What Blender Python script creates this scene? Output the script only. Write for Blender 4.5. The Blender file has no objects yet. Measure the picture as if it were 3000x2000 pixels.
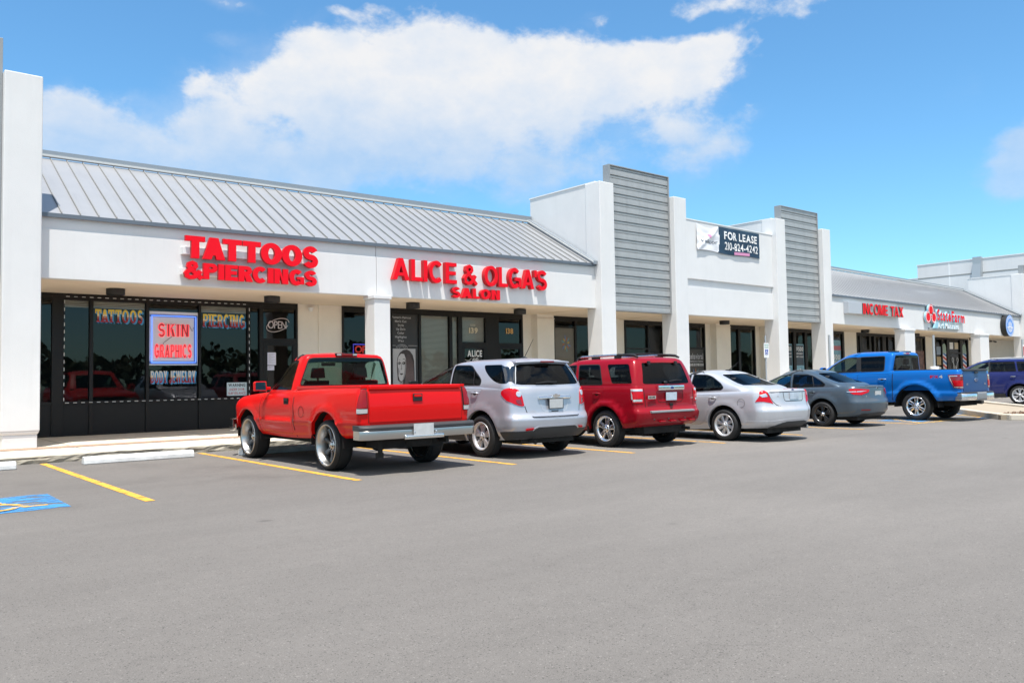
import bpy, bmesh, math, random
import numpy as np
from mathutils import Vector, Matrix
from mathutils.geometry import delaunay_2d_cdt, tessellate_polygon

random.seed(7)
SC = bpy.context.scene
COL = SC.collection
PI = math.pi

# ------------------------------------------------------------------ camera
CAM_H = 1.33
F_PX = 2421.55                       # focal length for a 3000 px wide frame
YAW, PITCH, ROLL = 0.69054266, 0.04499688, -0.01544212
def _axes():
    cy, sy, cp, sp = math.cos(YAW), math.sin(YAW), math.cos(PITCH), math.sin(PITCH)
    f = Vector((sy*cp, cy*cp, sp)); r = Vector((cy, -sy, 0)); u = r.cross(f)
    c, s = math.cos(ROLL), math.sin(ROLL)
    return c*r + s*u, -s*r + c*u, f
_R, _U, _F = _axes()
cam = bpy.data.cameras.new('camera'); cam.sensor_width = 36; cam.lens = F_PX*36/3000
cam.clip_end = 3000; cam.clip_start = 0.1
cam_o = bpy.data.objects.new('camera', cam); COL.objects.link(cam_o)
m = Matrix((( _R.x, _U.x, -_F.x), (_R.y, _U.y, -_F.y), (_R.z, _U.z, -_F.z))).to_4x4()
m.translation = (0, 0, CAM_H); cam_o.matrix_world = m
SC.camera = cam_o

# ------------------------------------------------------------------ sun, sky, exposure
SUN_TO = Vector((-0.726, -1.0, 4.0)).normalized()
sun = bpy.data.lights.new('sun', 'SUN'); sun.energy = 4.3; sun.angle = math.radians(0.5); sun.color = (1.0, 0.95, 0.88)
sun_o = bpy.data.objects.new('sun', sun); COL.objects.link(sun_o)
sun_o.rotation_euler = SUN_TO.to_track_quat('Z', 'Y').to_euler(); sun_o.location = (0, 0, 40)
SC.view_settings.view_transform = 'Standard'; SC.view_settings.look = 'None'
SC.view_settings.exposure = 0.74; SC.view_settings.gamma = 1.0; SC.view_settings.use_curve_mapping = False

def build_world():
    w = bpy.data.worlds.new('World'); SC.world = w; w.use_nodes = True
    nt = w.node_tree; N = nt.nodes; L = nt.links
    for n in list(N): N.remove(n)
    def nd(t, **k):
        n = N.new(t)
        for a, b in k.items(): setattr(n, a, b)
        return n
    def mth(op, a, b=None, c=None, clamp=False):
        n = nd('ShaderNodeMath', operation=op, use_clamp=clamp)
        for i, v in enumerate((a, b, c)):
            if v is None: continue
            if isinstance(v, (int, float)): n.inputs[i].default_value = v
            else: L.new(v, n.inputs[i])
        return n.outputs[0]
    out = nd('ShaderNodeOutputWorld'); bg = nd('ShaderNodeBackground'); L.new(bg.outputs[0], out.inputs[0])
    sky = nd('ShaderNodeTexSky', sky_type='NISHITA', sun_disc=False)
    sky.sun_elevation = math.asin(SUN_TO.z); sky.sun_rotation = math.atan2(SUN_TO.x, SUN_TO.y)
    sky.air_density = 1.0; sky.dust_density = 0.3; sky.ozone_density = 3.0
    tc = nd('ShaderNodeTexCoord'); sep = nd('ShaderNodeSeparateXYZ'); L.new(tc.outputs['Generated'], sep.inputs[0])
    az = mth('ARCTAN2', sep.outputs[0], sep.outputs[1]); el = mth('ARCSINE', sep.outputs[2])
    # edge-breaking noise on the direction, squashed vertically like cumulus decks
    mp = nd('ShaderNodeMapping'); mp.inputs['Scale'].default_value = (1, 1, 1.5); L.new(tc.outputs['Generated'], mp.inputs[0])
    def noise(scale, detail, rough=0.6, off=0, dist=0.0):
        a = nd('ShaderNodeVectorMath', operation='ADD'); a.inputs[1].default_value = (off, off*1.7, off*.6); L.new(mp.outputs[0], a.inputs[0])
        n = nd('ShaderNodeTexNoise'); n.inputs['Scale'].default_value = scale; n.inputs['Detail'].default_value = detail
        n.inputs['Roughness'].default_value = rough; n.inputs['Distortion'].default_value = dist; L.new(a.outputs[0], n.inputs['Vector']); return n.outputs[0]
    n1 = noise(9, 9, .62, 0.3, .25); n2 = noise(30, 6, .6, 4.1); n3 = noise(5, 7, .6, 2.2, .3)
    wz = mth('MULTIPLY', mth('SUBTRACT', noise(14, 4, .55, 8.0), .5), .05)
    we = mth('MULTIPLY', mth('SUBTRACT', noise(14, 4, .55, 5.0), .5), .035)
    azw = mth('ADD', az, wz); elw = mth('ADD', el, we)
    B = [(0.645,0.366,0.15,0.045,1.0),(0.826,0.348,0.125,0.035,1.0),(0.497,0.354,0.093,0.044,1.0),(0.548,0.313,0.167,0.04,0.95),(0.734,0.318,0.164,0.041,0.9),(0.416,0.328,0.052,0.024,0.8),(0.602,0.410,0.055,0.02,0.45),(0.944,0.372,0.038,0.019,0.8),(0.345,0.285,0.060,0.036,0.95),(0.257,0.252,0.10,0.036,0.9),(0.197,0.281,0.045,0.034,0.95),(0.406,0.244,0.16,0.034,0.85),(0.6,0.255,0.207,0.031,0.65),(0.786,0.252,0.129,0.036,0.5),(0.936,0.263,0.049,0.03,0.75),(0.886,0.291,0.03,0.02,0.55),(0.992,0.297,0.028,0.015,0.45),(1.029,0.402,0.05,0.016,0.6),(0.925,0.418,0.06,0.014,0.55),(1.25,0.205,0.050,0.036,1.1),(1.262,0.232,0.030,0.022,0.95),(0.357,0.415,0.036,0.01,0.6),(0.503,0.421,0.043,0.012,0.4),(0.353,0.382,0.023,0.006,0.35),(0.338,0.333,0.032,0.019,0.5),(0.8,0.413,0.03,0.012,0.5),(1.072,0.123,0.027,0.006,0.35),(0.136,0.373,0.022,0.011,0.4),(0.732,0.213,0.131,0.021,0.45),(0.252,0.306,0.021,0.009,0.35),
         (-0.75,.32,.35,.14,.9),(-1.5,.40,.45,.2,.95),(-2.3,.42,.5,.24,1.0),(-3.0,.36,.4,.2,1.0),(2.9,.40,.4,.22,1.0),(2.3,.38,.4,.2,.95),(1.9,.55,.3,.14,.9),(-2.6,.85,.7,.25,.95),(2.6,.85,.6,.22,.95),(-1.2,.85,.5,.2,.85),(.6,.95,.5,.16,.8)]   # bright clouds added out of view, behind and above the camera, for fill light
    tot = None; base = None
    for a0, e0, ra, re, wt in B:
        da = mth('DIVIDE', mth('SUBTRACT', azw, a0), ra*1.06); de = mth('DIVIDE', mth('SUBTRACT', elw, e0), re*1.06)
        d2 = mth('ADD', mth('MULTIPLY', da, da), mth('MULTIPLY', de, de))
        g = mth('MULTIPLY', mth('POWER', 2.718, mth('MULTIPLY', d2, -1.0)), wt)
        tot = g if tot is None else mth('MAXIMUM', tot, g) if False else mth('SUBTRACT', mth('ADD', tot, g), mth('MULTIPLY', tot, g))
    low = nd('ShaderNodeMapRange'); L.new(el, low.inputs[0]); low.inputs[1].default_value = .20; low.inputs[2].default_value = .36      # crisp tops, soft bases
    den = mth('ADD', tot, mth('MULTIPLY', mth('SUBTRACT', n1, .5), 1.0))
    den = mth('ADD', den, mth('MULTIPLY', mth('SUBTRACT', n2, .5), .38))
    den = mth('ADD', den, mth('MULTIPLY', mth('SUBTRACT', noise(75, 5, .6, 6.6), .5), .16))
    mask = nd('ShaderNodeMapRange', interpolation_type='SMOOTHSTEP'); L.new(den, mask.inputs[0])
    mask.inputs[1].default_value = .42; L.new(mth('SUBTRACT', .95, mth('MULTIPLY', low.outputs[0], .22)), mask.inputs[2]); mask.inputs[4].default_value = .97
    # thin high haze
    thin = nd('ShaderNodeMapRange', interpolation_type='SMOOTHSTEP'); L.new(mth('ADD', mth('MULTIPLY', n3, .8), mth('MULTIPLY', tot, .35)), thin.inputs[0])
    thin.inputs[1].default_value = .5; thin.inputs[2].default_value = .95; thin.inputs[4].default_value = .5
    soft = nd('ShaderNodeMapRange', interpolation_type='SMOOTHSTEP'); L.new(el, soft.inputs[0]); soft.inputs[1].default_value = .17; soft.inputs[2].default_value = .33; soft.inputs[3].default_value = .62; soft.inputs[4].default_value = 1.0
    cov = mth('MAXIMUM', mth('MULTIPLY', mask.outputs[0], soft.outputs[0]), thin.outputs[0])
    # lit tops, blue-grey bases
    sh = nd('ShaderNodeMapRange', interpolation_type='SMOOTHSTEP')
    L.new(mth('ADD', el, mth('MULTIPLY', mth('SUBTRACT', n3, .5), .16)), sh.inputs[0])
    sh.inputs[1].default_value = .235; sh.inputs[2].default_value = .365
    sh2 = mth('ADD', mth('MULTIPLY', sh.outputs[0], .75), mth('MULTIPLY', mth('SUBTRACT', noise(22, 7, .6, 1.3), .38), 1.0), clamp=True)
    cm = nd('ShaderNodeMix', data_type='RGBA'); L.new(sh2, cm.inputs[0])
    cm.inputs[6].default_value = (.30, .405, .545, 1); cm.inputs[7].default_value = (.545, .545, .55, 1)
    # brightness added towards the sun: the unseen clouds overhead give more fill light
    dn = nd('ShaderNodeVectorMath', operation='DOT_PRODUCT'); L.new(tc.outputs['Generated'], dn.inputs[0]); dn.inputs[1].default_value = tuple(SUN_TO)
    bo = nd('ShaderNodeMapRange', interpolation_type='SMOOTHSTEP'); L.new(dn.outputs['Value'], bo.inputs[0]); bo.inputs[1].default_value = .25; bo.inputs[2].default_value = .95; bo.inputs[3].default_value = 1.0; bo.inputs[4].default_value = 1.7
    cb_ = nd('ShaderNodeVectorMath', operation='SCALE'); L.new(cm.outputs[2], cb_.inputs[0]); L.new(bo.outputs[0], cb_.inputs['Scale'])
    # sky colour: a little deeper cyan than the model
    mul = nd('ShaderNodeMix', data_type='RGBA', blend_type='MULTIPLY'); mul.inputs[0].default_value = 1
    L.new(sky.outputs[0], mul.inputs[6]); mul.inputs[7].default_value = (.1*.72, .1*1.12, .1*1.24, 1)
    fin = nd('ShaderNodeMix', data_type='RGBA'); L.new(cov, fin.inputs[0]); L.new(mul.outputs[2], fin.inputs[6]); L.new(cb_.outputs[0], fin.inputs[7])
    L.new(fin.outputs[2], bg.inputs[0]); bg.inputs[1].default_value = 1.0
build_world()

# ------------------------------------------------------------------ helpers
def tag(o, label=None, cat=None, group=None, kind=None):
    if label: o['label'] = label
    if cat: o['category'] = cat
    if group: o['group'] = group
    if kind: o['kind'] = kind
    return o
def thing(name, label, cat, loc=(0, 0, 0), group=None):
    o = bpy.data.objects.new(name, None); COL.objects.link(o); o.location = loc
    o.empty_display_size = .2
    return tag(o, label, cat, group)

class MB:
    """collects shapes, then links them as ONE mesh object"""
    def __init__(s): s.v = []; s.f = []; s.mi = []; s.sm = []
    def add(s, vs, fs, mi=0, smooth=False):
        b = len(s.v); s.v += [tuple(p) for p in vs]
        for f in fs: s.f.append([b+i for i in f]); s.mi.append(mi); s.sm.append(smooth)
        return s
    def hexa(s, p, mi=0):
        return s.add(p, [(3,2,1,0),(4,5,6,7),(0,1,5,4),(1,2,6,5),(2,3,7,6),(3,0,4,7)], mi)
    def box(s, a, b, mi=0):
        (x0,y0,z0),(x1,y1,z1) = a, b
        return s.hexa([(x0,y0,z0),(x1,y0,z0),(x1,y1,z0),(x0,y1,z0),(x0,y0,z1),(x1,y0,z1),(x1,y1,z1),(x0,y1,z1)], mi)
    def slab(s, x0, x1, y0, y1, zb0, zb1, zt0, zt1, mi=0):
        return s.hexa([(x0,y0,zb0),(x1,y0,zb1),(x1,y1,zb1),(x0,y1,zb0),(x0,y0,zt0),(x1,y0,zt1),(x1,y1,zt1),(x0,y1,zt0)], mi)
    def prism(s, poly, fn, d0, d1, mi=0):
        """poly: 2D loop, fn(a,b,d)->xyz"""
        n = len(poly); vs = [fn(a,b,d0) for a,b in poly] + [fn(a,b,d1) for a,b in poly]
        tris = tessellate_polygon([[Vector((a,b,0)) for a,b in poly]])
        fs = [tuple(t) for t in tris] + [tuple(n+i for i in reversed(t)) for t in tris] + [(i,(i+1)%n,n+(i+1)%n,n+i) for i in range(n)]
        return s.add(vs, fs, mi)
    def tube(s, pts, r, n=8, mi=0, cap=True):
        pts = [Vector(p) for p in pts]; rings = []
        for i, p in enumerate(pts):
            t = (pts[min(i+1,len(pts)-1)] - pts[max(i-1,0)]).normalized()
            a = t.orthogonal().normalized() if i == 0 else (a - t*a.dot(t)).normalized()
            b = t.cross(a); rr = r[i] if isinstance(r, (list,tuple)) else r
            rings.append([p + (a*math.cos(k*2*PI/n) + b*math.sin(k*2*PI/n))*rr for k in range(n)])
        vs = [q for ring in rings for q in ring]; fs = []
        for i in range(len(pts)-1):
            for k in range(n): fs.append((i*n+k, i*n+(k+1)%n, (i+1)*n+(k+1)%n, (i+1)*n+k))
        s.add(vs, fs, mi, True)
        if cap: s.add(rings[0], [tuple(reversed(range(n)))], mi); s.add(rings[-1], [tuple(range(n))], mi)
        return s
    def lathe(s, prof, fn, n=32, mi=0, smooth=True, closed=False):
        """prof: (r, h) list; fn(a, b, h) -> xyz with a,b in the ring plane"""
        vs = [fn(r*math.cos(k*2*PI/n), r*math.sin(k*2*PI/n), h) for r,h in prof for k in range(n)]
        m_ = len(prof); fs = []
        for i in range(m_ if closed else m_-1):
            j = (i+1) % m_
            for k in range(n): fs.append((i*n+k, i*n+(k+1)%n, j*n+(k+1)%n, j*n+k))
        return s.add(vs, fs, mi, smooth)
    def build(s, name, mats, parent=None, bevel=0, seg=2, ang=35, recalc=True):
        me = bpy.data.meshes.new(name); me.from_pydata(s.v, [], s.f)
        if not isinstance(mats, (list,tuple)): mats = [mats]
        for m_ in mats: me.materials.append(m_)
        me.polygons.foreach_set('material_index', s.mi); me.polygons.foreach_set('use_smooth', s.sm)
        if recalc:
            bm = bmesh.new(); bm.from_mesh(me); bmesh.ops.recalc_face_normals(bm, faces=bm.faces); bm.to_mesh(me); bm.free()
        me.update()
        o = bpy.data.objects.new(name, me); COL.objects.link(o)
        if parent: o.parent = parent
        if bevel:
            b = o.modifiers.new('bevel', 'BEVEL'); b.width = bevel; b.segments = seg; b.limit_method = 'ANGLE'; b.angle_limit = math.radians(ang)
            b.harden_normals = False
        return o

def XZ(y):                     # drawing plane of the facade: (a,b,d) -> x,z, d towards the street
    return lambda a, b, d: (a, y-d, b)

def glyph(ch, bold=0.0, extrude=0.0, res=4, shear=0.0):
    cu = bpy.data.curves.new('t', 'FONT'); cu.body = ch; cu.size = 1; cu.offset = bold; cu.extrude = extrude; cu.resolution_u = res; cu.shear = shear
    o = bpy.data.objects.new('t', cu); COL.objects.link(o)
    bpy.context.view_layer.update()
    ev = o.evaluated_get(bpy.context.evaluated_depsgraph_get()); me = ev.to_mesh()
    V = [tuple(v.co) for v in me.vertices]; Fc = [tuple(p.vertices) for p in me.polygons]
    ev.to_mesh_clear(); bpy.data.objects.remove(o); bpy.data.curves.remove(cu)
    return V, Fc
_gc = {}
def glyph_c(ch, bold, solid, res=4):
    k = (ch, bold, solid, res)
    if k not in _gc: _gc[k] = glyph(ch, bold, .5 if solid else 0, res)
    return _gc[k]
def text_layout(txt, x0, x1, z0, z1, bold=0.0, solid=False, space=.3, ref='H', natural=False):
    """fit a line of text into a box: list of (char, verts in plane units (x,z,d in -.5...5), faces)"""
    rv, _ = glyph_c(ref, bold, False); rh0 = min(v[1] for v in rv); rh1 = max(v[1] for v in rv)
    k = (z1-z0)/(rh1-rh0); items = []; wsum = 0; gaps = 0; sp = 0
    for c in txt:
        if c == ' ': items.append(None); sp += 1; continue
        V, Fc = glyph_c(c, bold, solid); a = min(v[0] for v in V); b = max(v[0] for v in V)
        items.append((c, V, Fc, a, b)); wsum += b-a
    n = sum(1 for i in items if i); trk = .09
    tw = wsum + trk*(n-1) + sp*space
    kx = (x1-x0)/tw if not natural else k
    x = x0 if not natural else (x0+x1)/2 - tw*k/2
    out = []
    for it in items:
        if it is None: x += space*kx; continue
        c, V, Fc, a, b = it
        out.append((c, [(x+(v[0]-a)*kx, z0+(v[1]-rh0)*k, v[2]) for v in V], Fc)); x += (b-a+trk)*kx
    return out
def flat_text(mb, txt, x0, x1, z0, z1, fn, d=.0015, bold=0.0, mi=0, natural=True, space=.3):
    for c, V, Fc in text_layout(txt, x0, x1, z0, z1, bold, False, space, natural=natural):
        mb.add([fn(v[0], v[1], d) for v in V], Fc, mi)

# ------------------------------------------------------------------ materials
def mat(name, col, rough=.6, metal=0.0, bump=0, bscale=40, var=0, vscale=3, spec=.5, coat=0, emit=None, estr=1, detail=6, var2=0, v2scale=.4, coatrough=.03, stretch=(1,1,1)):
    m_ = bpy.data.materials.new(name); m_.use_nodes = True; nt = m_.node_tree; N = nt.nodes; L = nt.links
    b = N['Principled BSDF']; b.inputs['Base Color'].default_value = (*col, 1); b.inputs['Roughness'].default_value = rough
    b.inputs['Metallic'].default_value = metal; b.inputs['Specular IOR Level'].default_value = spec
    if coat: b.inputs['Coat Weight'].default_value = coat; b.inputs['Coat Roughness'].default_value = coatrough
    if emit: b.inputs['Emission Color'].default_value = (*emit, 1); b.inputs['Emission Strength'].default_value = estr
    if bump or var or var2:
        tc = N.new('ShaderNodeTexCoord'); mp = N.new('ShaderNodeMapping'); mp.inputs['Scale'].default_value = stretch; L.new(tc.outputs['Object'], mp.inputs[0])
    if var or var2:
        prev = None
        for amt, sc_ in ((var, vscale), (var2, v2scale)):
            if not amt: continue
            n = N.new('ShaderNodeTexNoise'); n.inputs['Scale'].default_value = sc_; n.inputs['Detail'].default_value = detail; n.inputs['Roughness'].default_value = .62
            L.new(mp.outputs[0], n.inputs['Vector'])
            mr = N.new('ShaderNodeMapRange'); mr.inputs[1].default_value = .3; mr.inputs[2].default_value = .7; mr.inputs[3].default_value = 1-amt; mr.inputs[4].default_value = 1+amt*.6
            L.new(n.outputs[0], mr.inputs[0]); mx = N.new('ShaderNodeMix'); mx.data_type = 'RGBA'; mx.blend_type = 'MULTIPLY'; mx.inputs[0].default_value = 1
            if prev is None: mx.inputs[6].default_value = (*col, 1)
            else: L.new(prev, mx.inputs[6])
            L.new(mr.outputs[0], mx.inputs[7]); prev = mx.outputs[2]
        L.new(prev, b.inputs['Base Color'])
    if bump:
        n = N.new('ShaderNodeTexNoise'); n.inputs['Scale'].default_value = bscale; n.inputs['Detail'].default_value = 8
        L.new(mp.outputs[0], n.inputs['Vector']); bp = N.new('ShaderNodeBump'); bp.inputs['Strength'].default_value = bump; bp.inputs['Distance'].default_value = .006
        L.new(n.outputs[0], bp.inputs['Height']); L.new(bp.outputs[0], b.inputs['Normal'])
    return m_
def thin_glass(name, tint, refl=1.0, rough=.0):
    m_ = bpy.data.materials.new(name); m_.use_nodes = True; nt = m_.node_tree; N = nt.nodes; L = nt.links
    N.remove(N['Principled BSDF']); out = N['Material Output']
    tr = N.new('ShaderNodeBsdfTransparent'); tr.inputs[0].default_value = (*tint, 1)
    gl = N.new('ShaderNodeBsdfGlossy'); gl.inputs['Roughness'].default_value = rough
    ge = N.new('ShaderNodeNewGeometry'); dt = N.new('ShaderNodeVectorMath'); dt.operation = 'DOT_PRODUCT'; L.new(ge.outputs['Normal'], dt.inputs[0]); L.new(ge.outputs['Incoming'], dt.inputs[1])
    def ma(op, x, y):
        n = N.new('ShaderNodeMath'); n.operation = op; n.use_clamp = op != 'MULTIPLY'
        for i, v in enumerate((x, y)):
            if isinstance(v, (int, float)): n.inputs[i].default_value = v
            elif v is not None: L.new(v, n.inputs[i])
        return n.outputs[0]
    c1 = ma('SUBTRACT', 1.0, ma('ABSOLUTE', dt.outputs['Value'], None)); fr = ma('ADD', ma('MULTIPLY', ma('POWER', c1, 5.0), .95), .05)       # Schlick, both sides alike
    mu = N.new('ShaderNodeMath'); mu.operation = 'MULTIPLY'; mu.inputs[1].default_value = refl; mu.use_clamp = True; L.new(fr, mu.inputs[0])
    mx = N.new('ShaderNodeMixShader'); L.new(mu.outputs[0], mx.inputs[0]); L.new(tr.outputs[0], mx.inputs[1]); L.new(gl.outputs[0], mx.inputs[2])
    L.new(mx.outputs[0], out.inputs[0]); return m_

def asphalt():
    m_ = bpy.data.materials.new('asphalt'); m_.use_nodes = True; nt = m_.node_tree; N = nt.nodes; L = nt.links
    b = N['Principled BSDF']; b.inputs['Roughness'].default_value = .85; b.inputs['Specular IOR Level'].default_value = .3
    tc = N.new('ShaderNodeTexCoord'); P = tc.outputs['Object']
    def noise(sc, det, ro=.6, vec=P, dist=0):
        n = N.new('ShaderNodeTexNoise'); n.inputs['Scale'].default_value = sc; n.inputs['Detail'].default_value = det; n.inputs['Roughness'].default_value = ro; n.inputs['Distortion'].default_value = dist
        L.new(vec, n.inputs['Vector']); return n.outputs[0]
    def mr(x, a, c, d, e):
        n = N.new('ShaderNodeMapRange'); n.inputs[1].default_value = a; n.inputs[2].default_value = c; n.inputs[3].default_value = d; n.inputs[4].default_value = e
        L.new(x, n.inputs[0]); return n.outputs[0]
    def mul(x, y):
        n = N.new('ShaderNodeMix'); n.data_type = 'RGBA'; n.blend_type = 'MULTIPLY'; n.inputs[0].default_value = 1
        L.new(x, n.inputs[6]); L.new(y, n.inputs[7]); return n.outputs[2]
    rgb = N.new('ShaderNodeRGB'); rgb.outputs[0].default_value = (.180, .166, .151, 1)
    c = rgb.outputs[0]
    c = mul(c, mr(noise(.16, 4, .55), .3, .7, .86, 1.07))
    sg = N.new('ShaderNodeSeparateXYZ'); L.new(P, sg.inputs[0]); c = mul(c, mr(sg.outputs[0], -1.0, 9.0, .84, 1.03))     # older, darker surfacing at the near end of the lot
    mp = N.new('ShaderNodeMapping'); mp.inputs['Scale'].default_value = (.35, 1.6, 1); L.new(P, mp.inputs[0])      # faint wheel-track streaks along the lane
    c = mul(c, mr(noise(.9, 7, .65, mp.outputs[0]), .3, .7, .92, 1.05))
    c = mul(c, mr(noise(6, 6, .7), .3, .7, .95, 1.04))
    c = mul(c, mr(noise(150, 3, .7), .33, .67, .74, 1.22))
    c = mul(c, mr(noise(32, 4, .7), .33, .67, .95, 1.05))
    vo = N.new('ShaderNodeTexVoronoi'); vo.inputs['Scale'].default_value = 150; L.new(P, vo.inputs['Vector'])
    sepc = N.new('ShaderNodeSeparateColor'); L.new(vo.outputs['Color'], sepc.inputs[0])
    c = mul(c, mr(sepc.outputs[0], .955, .995, 1.0, 1.55))          # pale stones
    c = mul(c, mr(sepc.outputs[1], .93, .985, 1.0, .48))           # dark pits
    # oil spots
    v2 = N.new('ShaderNodeTexVoronoi'); v2.inputs['Scale'].default_value = .8; v2.inputs['Randomness'].default_value = 1
    dv = N.new('ShaderNodeVectorMath'); dv.operation = 'ADD'; nz = N.new('ShaderNodeTexNoise'); nz.inputs['Scale'].default_value = 5; L.new(P, nz.inputs['Vector'])
    sv = N.new('ShaderNodeVectorMath'); sv.operation = 'SCALE'; sv.inputs['Scale'].default_value = .12; L.new(nz.outputs['Color'], sv.inputs[0]); L.new(P, dv.inputs[0]); L.new(sv.outputs[0], dv.inputs[1])
    L.new(dv.outputs[0], v2.inputs['Vector']); c = mul(c, mr(v2.outputs['Distance'], .02, .075, .55, 1.0))
    v5 = N.new('ShaderNodeTexNoise'); v5.inputs['Scale'].default_value = .55; v5.inputs['Detail'].default_value = 5; v5.inputs['Roughness'].default_value = .6; L.new(P, v5.inputs['Vector'])
    sx = N.new('ShaderNodeSeparateXYZ'); L.new(P, sx.inputs[0])
    bay = N.new('ShaderNodeMath'); bay.operation = 'MULTIPLY'; L.new(mr(sx.outputs[1], 9.5, 11.0, 0, 1), bay.inputs[0]); L.new(mr(v5.outputs[0], .50, .68, 0, 1), bay.inputs[1])
    c = mul(c, mr(bay.outputs[0], 0, 1, 1.0, .80))                # parked-in bays are grimier than the lane
    # hairline cracks
    v3 = N.new('ShaderNodeTexVoronoi'); v3.feature = 'DISTANCE_TO_EDGE'; v3.inputs['Scale'].default_value = .22
    d3 = N.new('ShaderNodeVectorMath'); d3.operation = 'ADD'; s3 = N.new('ShaderNodeVectorMath'); s3.operation = 'SCALE'; s3.inputs['Scale'].default_value = .9
    n3 = N.new('ShaderNodeTexNoise'); n3.inputs['Scale'].default_value = 1.2; n3.inputs['Detail'].default_value = 6; L.new(P, n3.inputs['Vector']); L.new(n3.outputs['Color'], s3.inputs[0]); L.new(P, d3.inputs[0]); L.new(s3.outputs[0], d3.inputs[1])
    L.new(d3.outputs[0], v3.inputs['Vector'])
    crk = mr(v3.outputs['Distance'], .0, .0018, .88, 1.0)
    gate = mr(noise(.3, 2), .50, .60, 0, 1)
    mxg = N.new('ShaderNodeMix'); mxg.data_type = 'FLOAT'; L.new(gate, mxg.inputs[0]); mxg.inputs[2].default_value = 1; L.new(crk, mxg.inputs[3])
    c = mul(c, mxg.outputs[0])
    L.new(c, b.inputs['Base Color'])
    bp = N.new('ShaderNodeBump'); bp.inputs['Strength'].default_value = .4; bp.inputs['Distance'].default_value = .004; L.new(noise(150, 4, .75), bp.inputs['Height']); L.new(bp.outputs[0], b.inputs['Normal'])
    return m_

M = {}
M['asphalt'] = asphalt()
M['stucco'] = mat('white_stucco', (.69, .69, .685), .85, bump=.35, bscale=60, var=.035, vscale=1.3, var2=.03, v2scale=.35)
def streaks(m_, amt, sc=(2.2, 2.2, .16)):
    nt = m_.node_tree; N = nt.nodes; L = nt.links; b = N['Principled BSDF']; src = b.inputs['Base Color'].links[0].from_socket
    tc = N.new('ShaderNodeTexCoord'); mp = N.new('ShaderNodeMapping'); mp.inputs['Scale'].default_value = sc; n = N.new('ShaderNodeTexNoise'); n.inputs['Scale'].default_value = 2.0; n.inputs['Detail'].default_value = 7; n.inputs['Roughness'].default_value = .68
    L.new(tc.outputs['Object'], mp.inputs[0]); L.new(mp.outputs[0], n.inputs['Vector']); mr = N.new('ShaderNodeMapRange'); mr.inputs[1].default_value = .52; mr.inputs[2].default_value = .74; mr.inputs[3].default_value = 1; mr.inputs[4].default_value = 1-amt; L.new(n.outputs[0], mr.inputs[0])
    mx = N.new('ShaderNodeMix'); mx.data_type = 'RGBA'; mx.blend_type = 'MULTIPLY'; mx.inputs[0].default_value = 1; L.new(src, mx.inputs[6]); L.new(mr.outputs[0], mx.inputs[7]); L.new(mx.outputs[2], b.inputs['Base Color'])
streaks(M['stucco'], .045)
M['cream'] = mat('cream_wall', (.80, .75, .66), .85, bump=.25, bscale=60, var=.05, vscale=1.5)
M['soffit'] = mat('soffit_plaster', (.80, .68, .53), .9, bump=.1, bscale=40, var=.06, vscale=.9)
M['bronze'] = mat('dark_bronze_frame', (.010, .009, .008), .42, spec=.3)
M['kick'] = mat('dark_panel', (.009, .0088, .0085), .45, spec=.3, var=.15, vscale=4)
M['roof'] = mat('roof_metal', (.34, .345, .355), .40, metal=.3, var=.05, vscale=1.5, bump=.03, bscale=2.5)
M['seam'] = mat('roof_seam', (.27, .265, .25), .45, metal=.2)
M['cap'] = mat('ridge_cap_metal', (.27, .30, .33), .4, metal=.3, var=.05, vscale=.6)
M['capedge'] = mat('cap_drip_edge', (.55, .56, .55), .5)
M['gutter'] = mat('gutter_metal', (.13, .155, .185), .45, metal=.2)
M['louver'] = mat('louver_metal', (.40, .405, .40), .45, metal=.25, var=.08, vscale=3, bump=.06, bscale=6)
streaks(M['louver'], .18, (1.6, 1.6, .12)); streaks(M['roof'], .12, (2.5, .3, .3))
M['louverframe'] = mat('louver_frame', (.30, .31, .315), .5, metal=.3)
M['black'] = mat('black_plastic', (.012, .012, .012), .5)
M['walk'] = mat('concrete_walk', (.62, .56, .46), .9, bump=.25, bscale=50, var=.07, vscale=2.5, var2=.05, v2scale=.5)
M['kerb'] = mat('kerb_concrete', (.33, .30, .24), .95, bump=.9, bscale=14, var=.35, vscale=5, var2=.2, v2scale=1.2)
M['aggregate'] = mat('pebble_strip', (.40, .27, .19), .9, bump=.8, bscale=70, var=.45, vscale=45)
M['stop'] = mat('painted_concrete', (.66, .67, .66), .8, bump=.4, bscale=30, var=.16, vscale=7, var2=.12, v2scale=1.6)
M['islandtop'] = mat('island_slab', (.36, .30, .22), .9, bump=.3, bscale=40, var=.10, vscale=3)
def worn_paint(name, col, wear=.35, sc=7):
    m_ = mat(name, col, .7); nt = m_.node_tree; N = nt.nodes; L = nt.links; b = N['Principled BSDF']; out = N['Material Output']
    tc = N.new('ShaderNodeTexCoord'); n = N.new('ShaderNodeTexNoise'); n.inputs['Scale'].default_value = sc; n.inputs['Detail'].default_value = 10; n.inputs['Roughness'].default_value = .75
    mp = N.new('ShaderNodeMapping'); mp.inputs['Scale'].default_value = (.5, 1, 1); L.new(tc.outputs['Object'], mp.inputs[0]); L.new(mp.outputs[0], n.inputs['Vector'])
    mr = N.new('ShaderNodeMapRange'); mr.inputs[1].default_value = wear; mr.inputs[2].default_value = wear+.12; L.new(n.outputs[0], mr.inputs[0])
    tr = N.new('ShaderNodeBsdfTransparent'); mx = N.new('ShaderNodeMixShader'); L.new(mr.outputs[0], mx.inputs[0]); L.new(tr.outputs[0], mx.inputs[1]); L.new(b.outputs[0], mx.inputs[2]); L.new(mx.outputs[0], out.inputs[0])
    return m_
M['yellow'] = worn_paint('yellow_line_paint', (.72, .37, .045), .36)
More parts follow.
